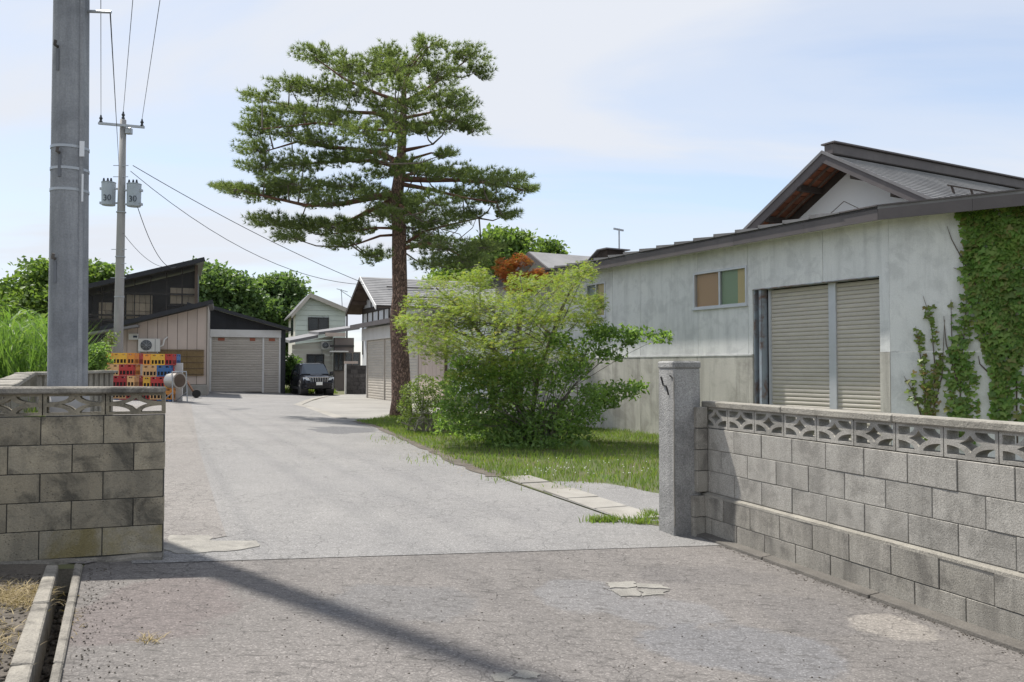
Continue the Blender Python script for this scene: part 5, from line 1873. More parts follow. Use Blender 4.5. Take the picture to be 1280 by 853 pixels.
MB().tube([(zx - 0.1, 0, zb_), (zx + 0.2, 0, zb_ - 0.01)], 0.014, 6).build('bracket_arm', 'galv', UP)

# second pole with transformers
Q0 = at(147, 459, 35.0)
Q0.z = gz(Q0.x, Q0.y)
QP = E('utility_pole', Q0, 0, 'slim concrete utility pole carrying two grey transformers and a crossarm', 'pole')
qt = at(154, 150, 35.0)
tx, th = qt.x - Q0.x, qt.z - Q0.z
f = lambda z: tx * z / th
MB().tube([(f(z), 0, z) for z in (-0.1, th * 0.3, th * 0.6, th)], [0.20, 0.185, 0.165, 0.125], 16).build('shaft', 'pole_far', QP, smooth=True)
za_ = th - 0.25
aL, aR = at(126, 158, 35).x - Q0.x, at(183, 161, 35).x - Q0.x
zl_, zr2 = at(126, 156, 35).z - Q0.z, at(183, 161, 35).z - Q0.z
MB().bar((aL, -0.2, zl_), (aR, -0.2, zr2), 0.09, 0.1).build('crossarm', 'galv', QP)
heads = []
for (x, z) in ((aL + 0.1, zl_), (f(th), th), (aR - 0.1, zr2)):
    ins = E_part('insulator', QP)
    MB().tube([(x, -0.2 if x != f(th) else 0, z + k * 0.07) for k in range(6)], [0.03, 0.075, 0.04, 0.075, 0.04, 0.03], 10).build('porcelain', 'insulator', ins)
    heads.append(Vector((x, -0.2 if x != f(th) else 0, z + 0.36)) + Q0)
MB().box(f(za_) + 0.13, f(za_) + 0.38, -0.12, 0.1, th - 0.62, th - 0.36).build('cutout_switch', 'galv', QP, bevel=0.02)
for i, (pxa, pxb, pya, pyb) in enumerate(((127.5, 144, 229, 257), (159, 176, 231, 258.5))):
    xa, xb = at(pxa, 240, 35).x - Q0.x, at(pxb, 240, 35).x - Q0.x
    zb_, zt_ = at(150, pyb, 35).z - Q0.z, at(150, pya, 35).z - Q0.z
    T = E_part('transformer', QP)
    xc, rr = (xa + xb) / 2, (xb - xa) / 2
    MB().tube([(xc, 0, zb_), (xc, 0, zb_ + 0.03), (xc, 0, zt_ - 0.03), (xc, 0, zt_)], [rr * 0.93, rr * 0.97, rr * 1.0, rr * 0.96], 18).build('tank', 'trafo', T)
    MB().tube([(xc, 0, zt_), (xc, 0, zt_ + 0.03)], rr * 1.04, 18).build('lid', 'trafo', T)
    for k in (-0.5, 0.1, 0.6):
        MB().tube([(xc + rr * k, -rr * 0.5, zt_ + 0.03), (xc + rr * k, -rr * 0.5, zt_ + 0.18)], [0.06, 0.03], 8).build('bushing', 'insulator', T)
    for zz_ in (zb_ + 0.1, zt_ - 0.25):
        s_ = 1 if i == 0 else -1
        MB().bar((xc + s_ * rr * 0.9, 0, zz_), (f(zz_) - s_ * 0.1, 0, zz_), 0.1, 0.06).build('mounting_arm', 'galv', T)
    for zz_ in (zb_ + 0.1, zt_ - 0.25):
        s_ = -1 if i == 0 else 1
        MB().box(xc + s_ * rr - 0.06, xc + s_ * rr + 0.06, -0.09, 0.09, zz_ - 0.05, zz_ + 0.05).build('lug', 'galv', T)
    cu = bpy.data.curves.new('number', 'FONT')
    cu.body = '30'
    cu.size = 0.36
    cu.extrude = 0.004
    to = bpy.data.objects.new('number', cu)
    COL.objects.link(to)
    me = bpy.data.meshes.new_from_object(to.evaluated_get(bpy.context.evaluated_depsgraph_get()))
    bpy.data.objects.remove(to)
    me.transform(Matrix(((1, 0, 0, 0), (0, 0, -1, 0), (0, 1, 0, 0), (0, 0, 0, 1))))
    me.materials.clear()
    obj('number', me, 'ink_dark', T, (xc - 0.1, -rr * 1.03, zb_ + 0.16))
for zz_ in (at(150, 208, 35).z - Q0.z, at(150, 222, 35).z - Q0.z, 6.2, 5.6, 5.0):
    MB().bar((f(zz_) - 0.32, -0.12, zz_), (f(zz_) + 0.32, -0.12, zz_), 0.025, 0.025).build('step_bolt', 'galv', QP)
for zz_ in (4.2, 5.9, 7.8):
    MB().tube([(f(zz_), 0, zz_ - 0.02), (f(zz_), 0, zz_ + 0.02)], 0.2, 16).build('steel_band', 'galv', QP)


def wire(pts, r, label, sag=0.0, group='overhead wires'):
    a, b = Vector(pts[0]), Vector(pts[1])
    n = 14
    ps = []
    for i in range(n + 1):
        k = i / n
        p = a.lerp(b, k)
        p.z -= sag * 4 * k * (1 - k)
        ps.append(p)
    mb = MB()
    o0_ = ps[0].copy()
    mb.tube([p - o0_ for p in ps], r, 5)
    o = mb.build('overhead_wire', 'wire', None, smooth=True, loc=o0_)
    return tag(o, label, 'wire', group)


xtop = PB.x + lean * topz
for k, (h_, dx, lab) in enumerate(zip(heads, (0.75, 1.0, 1.55), ('outermost wire from the far end of the crossarm', 'power wire rising from the slim pole top', 'power wire from the crossarm end nearest the pine'))):
    # the wire's far end hangs on the thick pole's own crossarm above the frame
    # the wire is seen leaving the frame at px (131,0), (166,0), (200,0)
    pe = at((126, 166, 200)[k], 0, 22.5)
    d = pe - h_
    end = h_ + d * ((h_.y - 8.0) / (h_.y - 22.5))
    wire((h_, end), 0.010, lab, 0.0)
brk = PB + Vector((zx + 0.19, 0, zb_))
wire((PB + Vector((zx + 0.19, 0, at(112, 14, 7.55).z - PB.z)), Q0 + Vector((f(th * 0.72), -0.15, at(148, 232, 35).z - Q0.z))), 0.006, 'thin doubled cable from the thick pole bracket to the transformers', 0.0)
b_end = HD.matrix_basis @ Vector((-0.05, -0.05, onplane(447, 350, OD_, DC)[1]))
wire((at(166, 207, 34.9), at(452, 353, 44.5)), 0.016, 'upper service cable running from the slim pole behind the pine', 0.25)
wire((at(163, 214, 34.9), at(455, 356, 44.6)), 0.014, 'lower service cable sloping to the half timbered house', 1.1)
wire((at(172, 259, 34.9), at(222, 333, 48.2)), 0.016, 'slack cable from transformer to the barn roof corner', 0.9)
wire((at(154, 292, 34.9), at(205, 334, 48.2)), 0.012, 'thin cable from pole shaft to the barn roof', 0.3)

# ------------------------------------------------------------------ crates
def crate_mesh(w, d, h, m):
    mb = MB()
    t = 0.012
    mb.box(0, w, 0, d, 0, 0.015)                         # floor
    for x in (0, w - 0.035):
        for y in (0, d - 0.035):
            mb.box(x, x + 0.035, y, y + 0.035, 0.015, h)   # corner posts
    for (a, b, ax) in ((0.0, t, 'y'), (d - t, d, 'y'), (0.0, t, 'x'), (w - t, w, 'x')):
        L_ = w if ax == 'y' else d
        def bx(u0, u1, z0, z1):
            if ax == 'y':
                mb.box(u0, u1, a + 0.001, b - 0.001, z0, z1)
            else:
                mb.box(a + 0.001, b - 0.001, u0, u1, z0, z1)
        e = 0.035
        bx(e, L_ - e, h * 0.92, h - 0.001)
        bx(e, L_ - e, h * 0.44, h * 0.80)
        bx(e, L_ - e, 0.016, h * 0.10)
        n = max(2, int(round(L_ / 0.13)))
        for i in range(1, n):
            u = L_ * i / n
            bx(u - 0.018, u + 0.018, h * 0.10, h * 0.44)
        nh = 2 if L_ > 0.4 else 1
        k = [e] + sum([[L_ * (2 * i + 1) / (2 * nh) - 0.06, L_ * (2 * i + 1) / (2 * nh) + 0.06] for i in range(nh)], []) + [L_ - e]
        for i in range(0, len(k), 2):
            bx(k[i], k[i + 1], h * 0.80, h * 0.92)
    me = mb.mesh('crate_body')
    me.materials.append(MAT[m])
    return me


CW, CD, CH = 0.52, 0.275, 0.44
ccache = {}
inner = {}


def crate(p, long, m, label, rz):
    key = (long, m)
    if key not in ccache:
        ccache[key] = crate_mesh(CW if long else CD, CD if long else CW, CH - 0.012, m)
    if long not in inner:
        w, d = (CW, CD) if long else (CD, CW)
        mb = MB()
        mb.box(0.03, w - 0.03, 0.03, d - 0.03, 0.02, CH * 0.78)  # solid dark block, the crate's inner shade put into colour
        inner[long] = mb.mesh('inside')
        inner[long].materials.append(MAT['crate_inner_shade'])
    o = E('bottle_crate', p, rz, label, 'crate', 'bottle crates stacked beside the beige shed')
    obj('crate_body', ccache[key], None, o)
    obj('inner_shade', inner[long], None, o)
    return o


rowsL = [  # bottom to top; (long?, colour)
    [(1, 'crate_blue'), (1, 'crate_red')],
    [(0, 'crate_yellow'), (1, 'crate_peach'), (0, 'crate_red')],
    [(0, 'crate_red'), (1, 'crate_maroon'), (0, 'crate_peach')],
    [(1, 'crate_peach'), (1, 'crate_red')],
    [(0, 'crate_orange'), (1, 'crate_yellow'), (0, 'crate_orange')]]
rowsR = [
    [(1, 'crate_maroon'), (1, 'crate_blue')],
    [(0, 'crate_red'), (1, 'crate_peach'), (0, 'crate_orange')],
    [(0, 'crate_yellow'), (1, 'crate_red'), (0, 'crate_yellow')],
    [(1, 'crate_peach'), (1, 'crate_blue')],
    [(0, 'crate_orange'), (1, 'crate_yellow'), (0, 'crate_red')]]
cname = {'crate_orange': 'bright orange', 'crate_yellow': 'golden yellow', 'crate_peach': 'faded orange', 'crate_red': 'red', 'crate_maroon': 'dark red', 'crate_blue': 'blue'}
rname = ['bottom', 'fourth', 'middle', 'second', 'top']
cy_ = 31.8
for si, (rows_, px0) in enumerate(((rowsL, 131.0), (rowsR, 178.5))):
    base = at(px0, 459, cy_)
    ztop = at(px0, 441 + si * 1.2, cy_).z
    zb_ = ztop - 5 * CH
    if si == 0:
        # concrete pad under each stack so the crates stand level
        pass
    pad = MB().box(-0.05, 1.14, -0.05, 0.62, gz(base.x, base.y) - 0.2 - zb_, -0.002).build('stack_pad', 'kerb_concrete', None, bevel=0.01, loc=(base.x, base.y, zb_), rz=R(6))
    tag(pad, ('grey concrete plinth under the crate stack nearest the concrete fence', 'grey concrete plinth under the crate stack beside the steel blower')[si], 'plinth')
    Mx = Matrix.Translation((base.x, base.y, zb_)) @ Matrix.Rotation(R(6), 4, 'Z')
    for r, row in enumerate(rows_):
        x = 0.0 + random.uniform(-0.01, 0.01)
        for j, (lg, m) in enumerate(row):
            y = random.uniform(-0.012, 0.012)
            side = ('nearest the concrete fence', 'nearest the steel blower')[si]
            pos = ('at its fence end', 'in the centre', 'at its shed end') if len(row) == 3 else ('at its fence end', 'at its shed end')
            lab = f'{cname[m]} bottle crate {pos[j]}, {rname[r]} row of stack {side}'
            crate(Mx @ Vector((x, y, r * CH)), lg, m, lab, R(6))
            x += (CW if lg else CD) + 0.006
        # second layer behind shows only at the open end of the stack
        m2 = rows_[(r + 1) % 5][-1][1]
        crate(Mx @ Vector((x - CD - 0.006, 0.0 + (CW if not row[-1][0] else CD) + 0.03, r * CH)), 0, m2, f'{cname[m2]} bottle crate behind the {rname[r]} row of stack {side}', R(6))

# steel drum blower and white box
dp = at(219, 480, 31.6)
DB = E('drum_blower', (dp.x, dp.y, gz(dp.x, dp.y)), R(-30), 'round steel drum blower on a tubular stand beside the crates', 'blower')
zc_ = dp.z - gz(dp.x, dp.y) + 0.12
MB().tube([(-0.3, 0, zc_), (0.2, 0, zc_)], 0.29, 24).build('drum', 'drum_steel', DB)
MB().tube([(0.2, 0, zc_), (0.26, 0, zc_)], 0.31, 24).build('front_ring', 'drum_steel', DB)
MB().tube([(0.255, 0, zc_), (0.268, 0, zc_)], 0.25, 24).build('mouth', 'wood_brown', DB)
for y in (-0.32, 0.32):
    MB().tube([(0.3, y, 0), (0.22, y, zc_ + 0.34)], 0.022, 6).build('stand_leg', 'galv', DB)
    MB().tube([(-0.4, y, 0.0), (0.24, y, zc_ * 0.45)], 0.022, 6).build('stand_brace', 'galv', DB)
MB().tube([(0.22, -0.32, zc_ + 0.34), (0.22, 0.32, zc_ + 0.34)], 0.022, 6).build('handle', 'galv', DB)
wp = at(219, 466, 32.6)
WB = E('metal_cabinet', (wp.x, wp.y, gz(wp.x, wp.y)), ang(nV), 'pale grey metal cabinet behind the drum blower', 'cabinet')
MB().box(-0.2, 0.28, -0.2, 0.2, 0.0, at(219, 454, 32.6).z - gz(wp.x, wp.y)).build('case', 'header_white', WB, bevel=0.01)
MB().box(-0.16, 0.24, -0.212, -0.2, 0.1, 1.4).build('door', 'header_white', WB)
MB().box(-0.14, -0.12, -0.235, -0.213, 0.7, 0.85).build('handle', 'galv', WB)
hp = at(236, 480, 36.5)
HB = E('hand_barrow', (hp.x, hp.y, gz(hp.x, hp.y)), R(20), 'rusty hand barrow leaning against the beige shed plinth', 'barrow')
MB().bar((0.3, 0, 0.1), (-0.35, 0.05, 1.15), 0.5, 0.05).build('tray', 'rust', HB)
MB().tube([(0.32, -0.3, 0.18), (0.32, 0.3, 0.18)], 0.18, 14).build('wheel', 'rubber', HB)
for y in (-0.22, 0.27):
    MB().tube([(-0.3, y, 1.1), (-0.5, y, 1.35)], 0.025, 6).build('handle', 'rust', HB)


# ------------------------------------------------------------------ parked car
def car():
    p = gp(398, 495.0)
    f_ = Vector((0.40, -0.915, 0)).normalized()        # nose direction
    rz = ang(f_) + R(90)                                # local -y is the nose
    c = E('parked_car', p + Vector((0, 0, 0.0)) - f_ * 2.2, rz, 'black off-road estate car parked facing the gate between garage and stone wall', 'car')
    W = 0.93
    # lower body: sections along y (nose at -2.35), each (y, half width, z bottom, z shoulder, crown)
    S = [(-2.36, 0.72, 0.45, 0.80), (-2.26, 0.84, 0.38, 0.98), (-2.0, 0.90, 0.36, 1.07), (-1.3, W, 0.36, 1.12), (-0.95, W, 0.36, 1.16), (0.5, W, 0.36, 1.17), (1.9, W, 0.36, 1.17), (2.28, 0.88, 0.40, 1.12), (2.36, 0.8, 0.5, 1.0)]
    mb = MB()
    vs, fs = [], []
    for (y, w, zb, zt_) in S:
        m_ = zb + (zt_ - zb) * 0.62
        vs += [(-w * 0.93, y, zb), (-w, y, zb + 0.12), (-w, y, m_), (-w * 0.95, y, zt_ - 0.03), (-w * 0.6, y, zt_ + 0.012), (0, y, zt_ + 0.035), (w * 0.6, y, zt_ + 0.012), (w * 0.95, y, zt_ - 0.03), (w, y, m_), (w, y, zb + 0.12), (w * 0.93, y, zb)]
    k = 11
    for i in range(len(S) - 1):
        for j in range(k - 1):
            fs.append((i * k + j, i * k + j + 1, (i + 1) * k + j + 1, (i + 1) * k + j))
        fs.append((i * k + k - 1, i * k, (i + 1) * k, (i + 1) * k + k - 1))
    fs += [tuple(range(k)), tuple(range((len(S) - 1) * k, len(S) * k))[::-1]]
    mb.add(vs, fs)
    body = mb.build('body', 'car_paint', c, smooth=True)
    # cabin
    G = [(-1.12, 0.80, 1.14, 1.15), (-0.42, 0.70, 1.14, 1.78), (0.1, 0.69, 1.14, 1.84), (1.6, 0.68, 1.14, 1.82), (2.1, 0.68, 1.14, 1.62), (2.3, 0.78, 1.14, 1.16)]
    mb = MB()
    vs, fs = [], []
    for (y, w, zb, zt_) in G:
        vs += [(-0.86, y, zb), (-w, y, zt_ - 0.06 if zt_ > 1.3 else zt_), (-w * 0.82, y, zt_), (w * 0.82, y, zt_), (w, y, zt_ - 0.06 if zt_ > 1.3 else zt_), (0.86, y, zb)]
    k = 6
    for i in range(len(G) - 1):
        for j in range(k - 1):
            fs.append((i * k + j, i * k + j + 1, (i + 1) * k + j + 1, (i + 1) * k + j))
    fs += [tuple(range(k)), tuple(range((len(G) - 1) * k, len(G) * k))[::-1]]
    mb.add(vs, fs)
    mb.build('cabin', 'car_paint', c)
    # windscreen and side glass, proud of the cabin
    MB().prism([(-0.76, -1.075, 1.20), (0.76, -1.075, 1.20), (0.60, -0.47, 1.745), (-0.60, -0.47, 1.745)], (0, -0.018, 0.016)).build('windscreen', 'car_glass', c)
    for s_ in (-1, 1):
        for (y0, y1) in ((-0.62, 0.32), (0.4, 1.25), (1.33, 1.95)):
            ya = y0 + (0.25 if y0 < 0 else 0.02)
            MB().prism([(s_ * 0.862, y0, 1.2), (s_ * 0.862, y1, 1.2), (s_ * 0.715, y1 - 0.02, 1.70), (s_ * 0.715, ya, 1.70)], (s_ * 0.012, 0, 0)).build('side_window', 'car_glass', c)
        mr = E_part('door_mirror', c)
        MB().box(min(s_ * 0.93, s_ * 1.12), max(s_ * 0.93, s_ * 1.12), -0.72, -0.60, 1.13, 1.34).build('housing', 'car_paint', mr, bevel=0.03)
        MB().bar((s_ * 0.86, -0.62, 1.16), (s_ * 0.96, -0.64, 1.18), 0.06, 0.05).build('stalk', 'car_plastic', mr)
        hl = E_part('headlight', c)
        MB().prism([(s_ * 0.50, -2.345, 0.86), (s_ * 0.83, -2.22, 0.88), (s_ * 0.86, -2.17, 1.04), (s_ * 0.56, -2.33, 1.01)], (0, -0.03, 0)).build('lens', 'lamp_glass', hl)
        MB().tube([(s_ * 0.66, -2.41, 0.56), (s_ * 0.66, -2.36, 0.56)], 0.07, 12).build('fog_lamp', 'lamp_glass', c)
        MB().bar((s_ * 0.58, -0.2, 1.9), (s_ * 0.58, 1.7, 1.9), 0.04, 0.04).build('roof_rail', 'car_plastic', c)
        MB().bar((s_ * 0.935, -1.4, 0.42), (s_ * 0.935, 1.7, 0.42), 0.05, 0.14).build('side_step', 'car_plastic', c)
        for y in (-1.45, 1.35):
            wh = E_part('wheel', c)
            MB().tube([(s_ * 0.66, y, 0.38), (s_ * 0.68, y, 0.38), (s_ * 0.90, y, 0.38), (s_ * 0.925, y, 0.38)], [0.36, 0.385, 0.385, 0.35], 24).build('tyre', 'rubber', wh)
            MB().tube([(s_ * 0.92, y, 0.38), (s_ * 0.935, y, 0.38)], 0.24, 16).build('rim', 'chrome', wh)
            MB().tube([(s_ * 0.5, y, 0.40), (s_ * 0.932, y, 0.40)], 0.46, 24).build('wheel_arch', 'car_plastic', c)
    # bumper, grille, plate
    mb = MB()
    mb.prism([(-0.86, -2.2, 0.38), (-0.7, -2.44, 0.40), (0.7, -2.44, 0.40), (0.86, -2.2, 0.38)], (0, 0, 0.36))
    mb.build('bumper', 'car_paint', c, bevel=0.03)
    MB().box(-0.5, 0.5, -2.45, -2.40, 0.44, 0.56).build('lower_intake', 'interior_dark', c)
    gr = E_part('grille', c)
    MB().prism([(-0.48, -2.36, 0.78), (0.48, -2.36, 0.78), (0.54, -2.33, 1.01), (-0.54, -2.33, 1.01)], (0, -0.02, 0)).build('grille_back', 'interior_dark', gr)
    for i in range(8):
        x = -0.44 + 0.88 * i / 7
        MB().bar((x, -2.39, 0.78), (x * 1.08, -2.36, 1.01), 0.05, 0.03, up=(0, 1, 0)).build('grille_bar', 'chrome', gr)
    MB().bar((-0.55, -2.36, 1.02), (0.55, -2.36, 1.02), 0.05, 0.04).build('grille_trim', 'chrome', gr)
    pl = E_part('number_plate', c)
    MB().box(-0.17, 0.17, -2.475, -2.455, 0.60, 0.77).build('plate', 'plate_white', pl)
    MB().prism([(-0.35, -1.75, 1.115), (0.35, -1.75, 1.115), (0.3, -1.2, 1.2), (-0.3, -1.2, 1.2)], (0, 0, 0.025)).build('bonnet_scoop', 'car_paint', c)
    for x in (-0.45, 0.1):
        MB().bar((x, -1.11, 1.19), (x + 0.5, -0.96, 1.28), 0.02, 0.02).build('wiper', 'car_plastic', c)
    return c


car()


# ------------------------------------------------------------------ vegetation
def unit(n):
    v = rng.normal(size=(n, 3))
    return v / np.linalg.norm(v, axis=1)[:, None]


def leaf_cloud(name, P, size, m, parent, up=0.5, aspect=0.55, fold=0.25, out=None):
    """one diamond leaf of two triangles at each point; up biases the leaf face to the sky"""
    n = len(P)
    P = np.asarray(P, float)
    nrm = unit(n) * (1 - up)
    nrm[:, 2] += up
    if out is not None:
        nrm += out * 0.4
    nrm /= np.linalg.norm(nrm, axis=1)[:, None]
    t = np.cross(nrm, unit(n))
    t /= np.linalg.norm(t, axis=1)[:, None] + 1e-9
    b = np.cross(nrm, t)
    s = (size * rng.uniform(0.6, 1.35, n))[:, None]
    a0 = P - t * s * 0.5
    a1 = P + t * s * 0.5 - nrm * s * fold * 0.5
    b0 = P + b * s * aspect * 0.5 + nrm * s * fold * 0.3
    b1 = P - b * s * aspect * 0.5 + nrm * s * fold * 0.3
    V = np.stack([a0, b0, a1, b1], 1).reshape(-1, 3)
    i = np.arange(n) * 4
    Fc = np.concatenate([np.stack([i, i + 1, i + 2], 1), np.stack([i, i + 2, i + 3], 1)])
    o = obj(name, npmesh(name, V, Fc), m, parent)
    o['kind'] = 'stuff'
    return o


def palm_cloud(name, P, size, m, parent, up=0.6):
    """maple leaf: five thin lobes fanned from one point"""
    n = len(P)
    P = np.asarray(P, float)
    nrm = unit(n) * (1 - up)
    nrm[:, 2] += up
    nrm /= np.linalg.norm(nrm, axis=1)[:, None]
    t = np.cross(nrm, unit(n))
    t /= np.linalg.norm(t, axis=1)[:, None] + 1e-9
    b = np.cross(nrm, t)
    s = (size * rng.uniform(0.65, 1.3, n))[:, None]
    vs = [P]
    for k, a in enumerate((-1.9, -0.95, 0.0, 0.95, 1.9)):
        L_ = (0.6, 0.85, 1.0, 0.85, 0.6)[k]
        d = t * math.cos(a) + b * math.sin(a)
        e1 = t * math.cos(a - 0.3) + b * math.sin(a - 0.3)
        e2 = t * math.cos(a + 0.3) + b * math.sin(a + 0.3)
        vs += [P + e1 * s * 0.45 * L_, P + d * s * L_ - nrm * s * 0.15, P + e2 * s * 0.45 * L_]
    k = len(vs)
    V = np.stack(vs, 1).reshape(-1, 3)
    i = np.arange(n) * k
    F_ = []
    for j in range(5):
        o_ = 1 + j * 3
        F_ += [np.stack([i, i + o_, i + o_ + 1], 1), np.stack([i, i + o_ + 1, i + o_ + 2], 1)]
    o = obj(name, npmesh(name, V, np.concatenate(F_)), m, parent)
    o['kind'] = 'stuff'
    return o


def clumps(blobs, per_m2, leaves, csize, flat=0.6, shell=0.45):
    """blobs: (centre, rx, ry, rz). Clump centres near the blob's skin, leaves gathered round each clump."""
    out_ = []
    cc = []
    for (c, rx, ry, rz) in blobs:
        area = 4 * math.pi * ((rx * ry) ** 1.6 / 3 + (rx * rz) ** 1.6 / 3 + (ry * rz) ** 1.6 / 3) ** (1 / 1.6)
        n = max(3, int(area * per_m2))
        d = unit(n)
        r = shell + (1 - shell) * rng.random(n) ** 0.6
        q = np.array(c) + d * r[:, None] * np.array([rx, ry, rz])
        cc.append(q)
        L_ = np.repeat(q, leaves, 0)
        g_ = np.clip(rng.normal(size=L_.shape), -1.6, 1.6) * csize * rng.uniform(0.5, 1.2, len(L_))[:, None]
        g_[:, 2] *= flat
        out_.append(L_ + g_)
    return np.concatenate(out_), np.concatenate(cc)


def limb(mb, pts, r0_, r1_, seg=7):
    n = len(pts)
    mb.tube(pts, [r0_ + (r1_ - r0_) * i / (n - 1) for i in range(n)], seg)


# ---- the pine
YP = 27.0
pb = gp(501, 521)
YP = pb.y
PN = E('pine_tree', pb, 0, 'tall red pine with layered dark needles standing on the verge', 'tree')


def C6(cx_, cy__, dy=0.0):
    p = at(260 + cx_ * 0.3985, 30 + cy__ * 0.3985, YP + dy)
    return Vector((p.x - pb.x, dy, p.z - pb.z))


def px6(px, py, dy=0.0):
    p = at(px, py, YP + dy)
    return Vector((p.x - pb.x, dy, p.z - pb.z))


trunk = [Vector((0, 0, -0.2)), px6(502, 500), px6(500, 440), px6(497, 400), px6(500, 369), px6(499, 320, 0.05), px6(499, 285, 0.1), px6(495, 253, 0.1), px6(501, 205, 0.0), px6(504, 150, -0.1), px6(505, 110, -0.1), px6(513, 80, 0), px6(530, 60, 0.1)]
tr_r = [0.42, 0.33, 0.29, 0.265, 0.25, 0.245, 0.235, 0.225, 0.165, 0.12, 0.08, 0.05, 0.025]
mb = MB()
mb.tube(trunk, tr_r, 14)
trk = mb.build('trunk', 'bark_pine', PN, smooth=True)


def trunk_at(z):
    for a, b, ra_, rb2 in zip(trunk[:-1], trunk[1:], tr_r[:-1], tr_r[1:]):
        if a.z <= z <= b.z:
            k = (z - a.z) / (b.z - a.z)
            return a.lerp(b, k), ra_ + (rb2 - ra_) * k
    return trunk[-1], 0.03


main = [  # traced limbs (crop points), depth at the tip, radius
    ([(590, 530), (500, 548), (420, 565), (310, 570), (200, 545), (90, 520)], -0.8, 0.12),
    ([(590, 545), (520, 580), (440, 620), (340, 640), (230, 625)], 1.2, 0.10),
    ([(600, 440), (540, 405), (470, 395), (370, 385), (280, 370), (180, 400)], -0.3, 0.11),
    ([(600, 450), (520, 430), (420, 430), (300, 440), (190, 455)], 1.6, 0.08),
    ([(610, 250), (540, 222), (430, 175), (340, 110)], -0.5, 0.07),
    ([(607, 310), (520, 280), (400, 275), (280, 270), (170, 235)], 0.9, 0.08),
    ([(606, 340), (500, 330), (350, 310), (170, 330)], -1.4, 0.06),
    ([(600, 485), (690, 490), (790, 490), (880, 500), (985, 520)], -0.4, 0.11),
    ([(600, 500), (700, 520), (800, 545), (905, 560)], -1.6, 0.08),
    ([(605, 445), (650, 420), (700, 405), (740, 408)], 0.5, 0.06),
    ([(610, 400), (660, 388), (705, 378)], -0.8, 0.08),
    ([(615, 250), (670, 215), (750, 160), (830, 100)], 0.3, 0.07),
    ([(612, 320), (700, 310), (780, 300), (835, 330)], -0.6, 0.06),
    ([(612, 300), (690, 280), (770, 255)], 1.5, 0.06),
    ([(617, 190), (590, 140), (560, 95)], 0.5, 0.045),
    ([(620, 180), (650, 120), (690, 75), (735, 45)], -0.3, 0.04),
    ([(590, 660), (540, 665), (470, 690), (430, 700)], -0.6, 0.05),
    ([(595, 640), (530, 640), (450, 650), (380, 660)], 0.8, 0.05),
    ([(615, 705), (690, 690), (760, 710), (850, 760)], -0.7, 0.09),
    ([(615, 700), (680, 650), (760, 630), (850, 610)], 0.9, 0.06),
    ([(600, 560), (620, 580), (640, 600)], -2.2, 0.07),
    ([(600, 430), (590, 420), (570, 440)], -2.2, 0.06),
    ([(605, 330), (600, 330), (580, 320)], -2.0, 0.05),
    ([(600, 480), (640, 470), (660, 470)], 2.4, 0.07),
    ([(604, 350), (580, 340), (560, 320)], 2.2, 0.05)]
limbs = []
for path, dyt, r in main:
    n = len(path)
    pts = [C6(x, y, dyt * (i / (n - 1)) ** 1.1) for i, (x, y) in enumerate(path)]
    t0, tr0 = trunk_at(pts[0].z)
    pts[0] = t0
    mb = MB()
    limb(mb, pts, r, 0.018, 8)
    mb.build('limb', 'bark_red', PN, smooth=True)
    limbs.append(pts)
pads = [(340, 100, 60, 22), (430, 130, 80, 26), (560, 95, 40, 26), (690, 75, 40, 24), (800, 100, 70, 24), (835, 155, 45, 14), (620, 130, 75, 28), (500, 155, 85, 30), (720, 160, 65, 30),
        (255, 195, 50, 20), (350, 205, 80, 28), (450, 215, 90, 30), (170, 232, 55, 14), (560, 255, 55, 24), (720, 225, 75, 28), (775, 255, 60, 22),
        (185, 290, 55, 18), (300, 280, 90, 26), (160, 330, 55, 20), (150, 390, 45, 26), (260, 340, 80, 24), (400, 300, 80, 28), (480, 340, 65, 28), (760, 305, 80, 24), (680, 330, 55, 18), (825, 332, 40, 12),
        (180, 450, 65, 24), (300, 440, 95, 26), (430, 420, 80, 26), (520, 420, 55, 22), (735, 412, 30, 10), (110, 522, 60, 14), (60, 515, 30, 9), (190, 540, 95, 22), (320, 520, 100, 26), (450, 510, 75, 24), (560, 470, 55, 24),
        (680, 470, 55, 24), (770, 470, 75, 26), (860, 490, 75, 28), (940, 490, 55, 22), (985, 520, 30, 10), (900, 552, 65, 24), (800, 540, 75, 24), (700, 560, 75, 30), (610, 590, 55, 28), (930, 603, 35, 12),
        (200, 622, 65, 24), (300, 640, 85, 28), (400, 640, 80, 28), (480, 640, 55, 24), (265, 672, 45, 14), (430, 690, 55, 18), (530, 730, 38, 26), (560, 600, 55, 24), (700, 620, 95, 24), (680, 680, 65, 22), (740, 705, 85, 30), (800, 745, 75, 26), (860, 700, 55, 22), (700, 755, 50, 20),
        (620, 330, 40, 20), (600, 200, 50, 20), (640, 450, 50, 20), (520, 540, 60, 22), (380, 560, 70, 20), (250, 500, 80, 22), (360, 370, 70, 20), (790, 600, 60, 18), (600, 560, 60, 30), (580, 300, 50, 26), (630, 260, 45, 24), (560, 380, 50, 24), (640, 640, 60, 26), (590, 150, 50, 26)]
tips, dirs = [], []
twigs = MB()
SC = 0.3985 / F * YP
allpts = [p for l in limbs for a, b in zip(l[:-1], l[1:]) for p in [a.lerp(b, k / 4) for k in range(5)] if True]
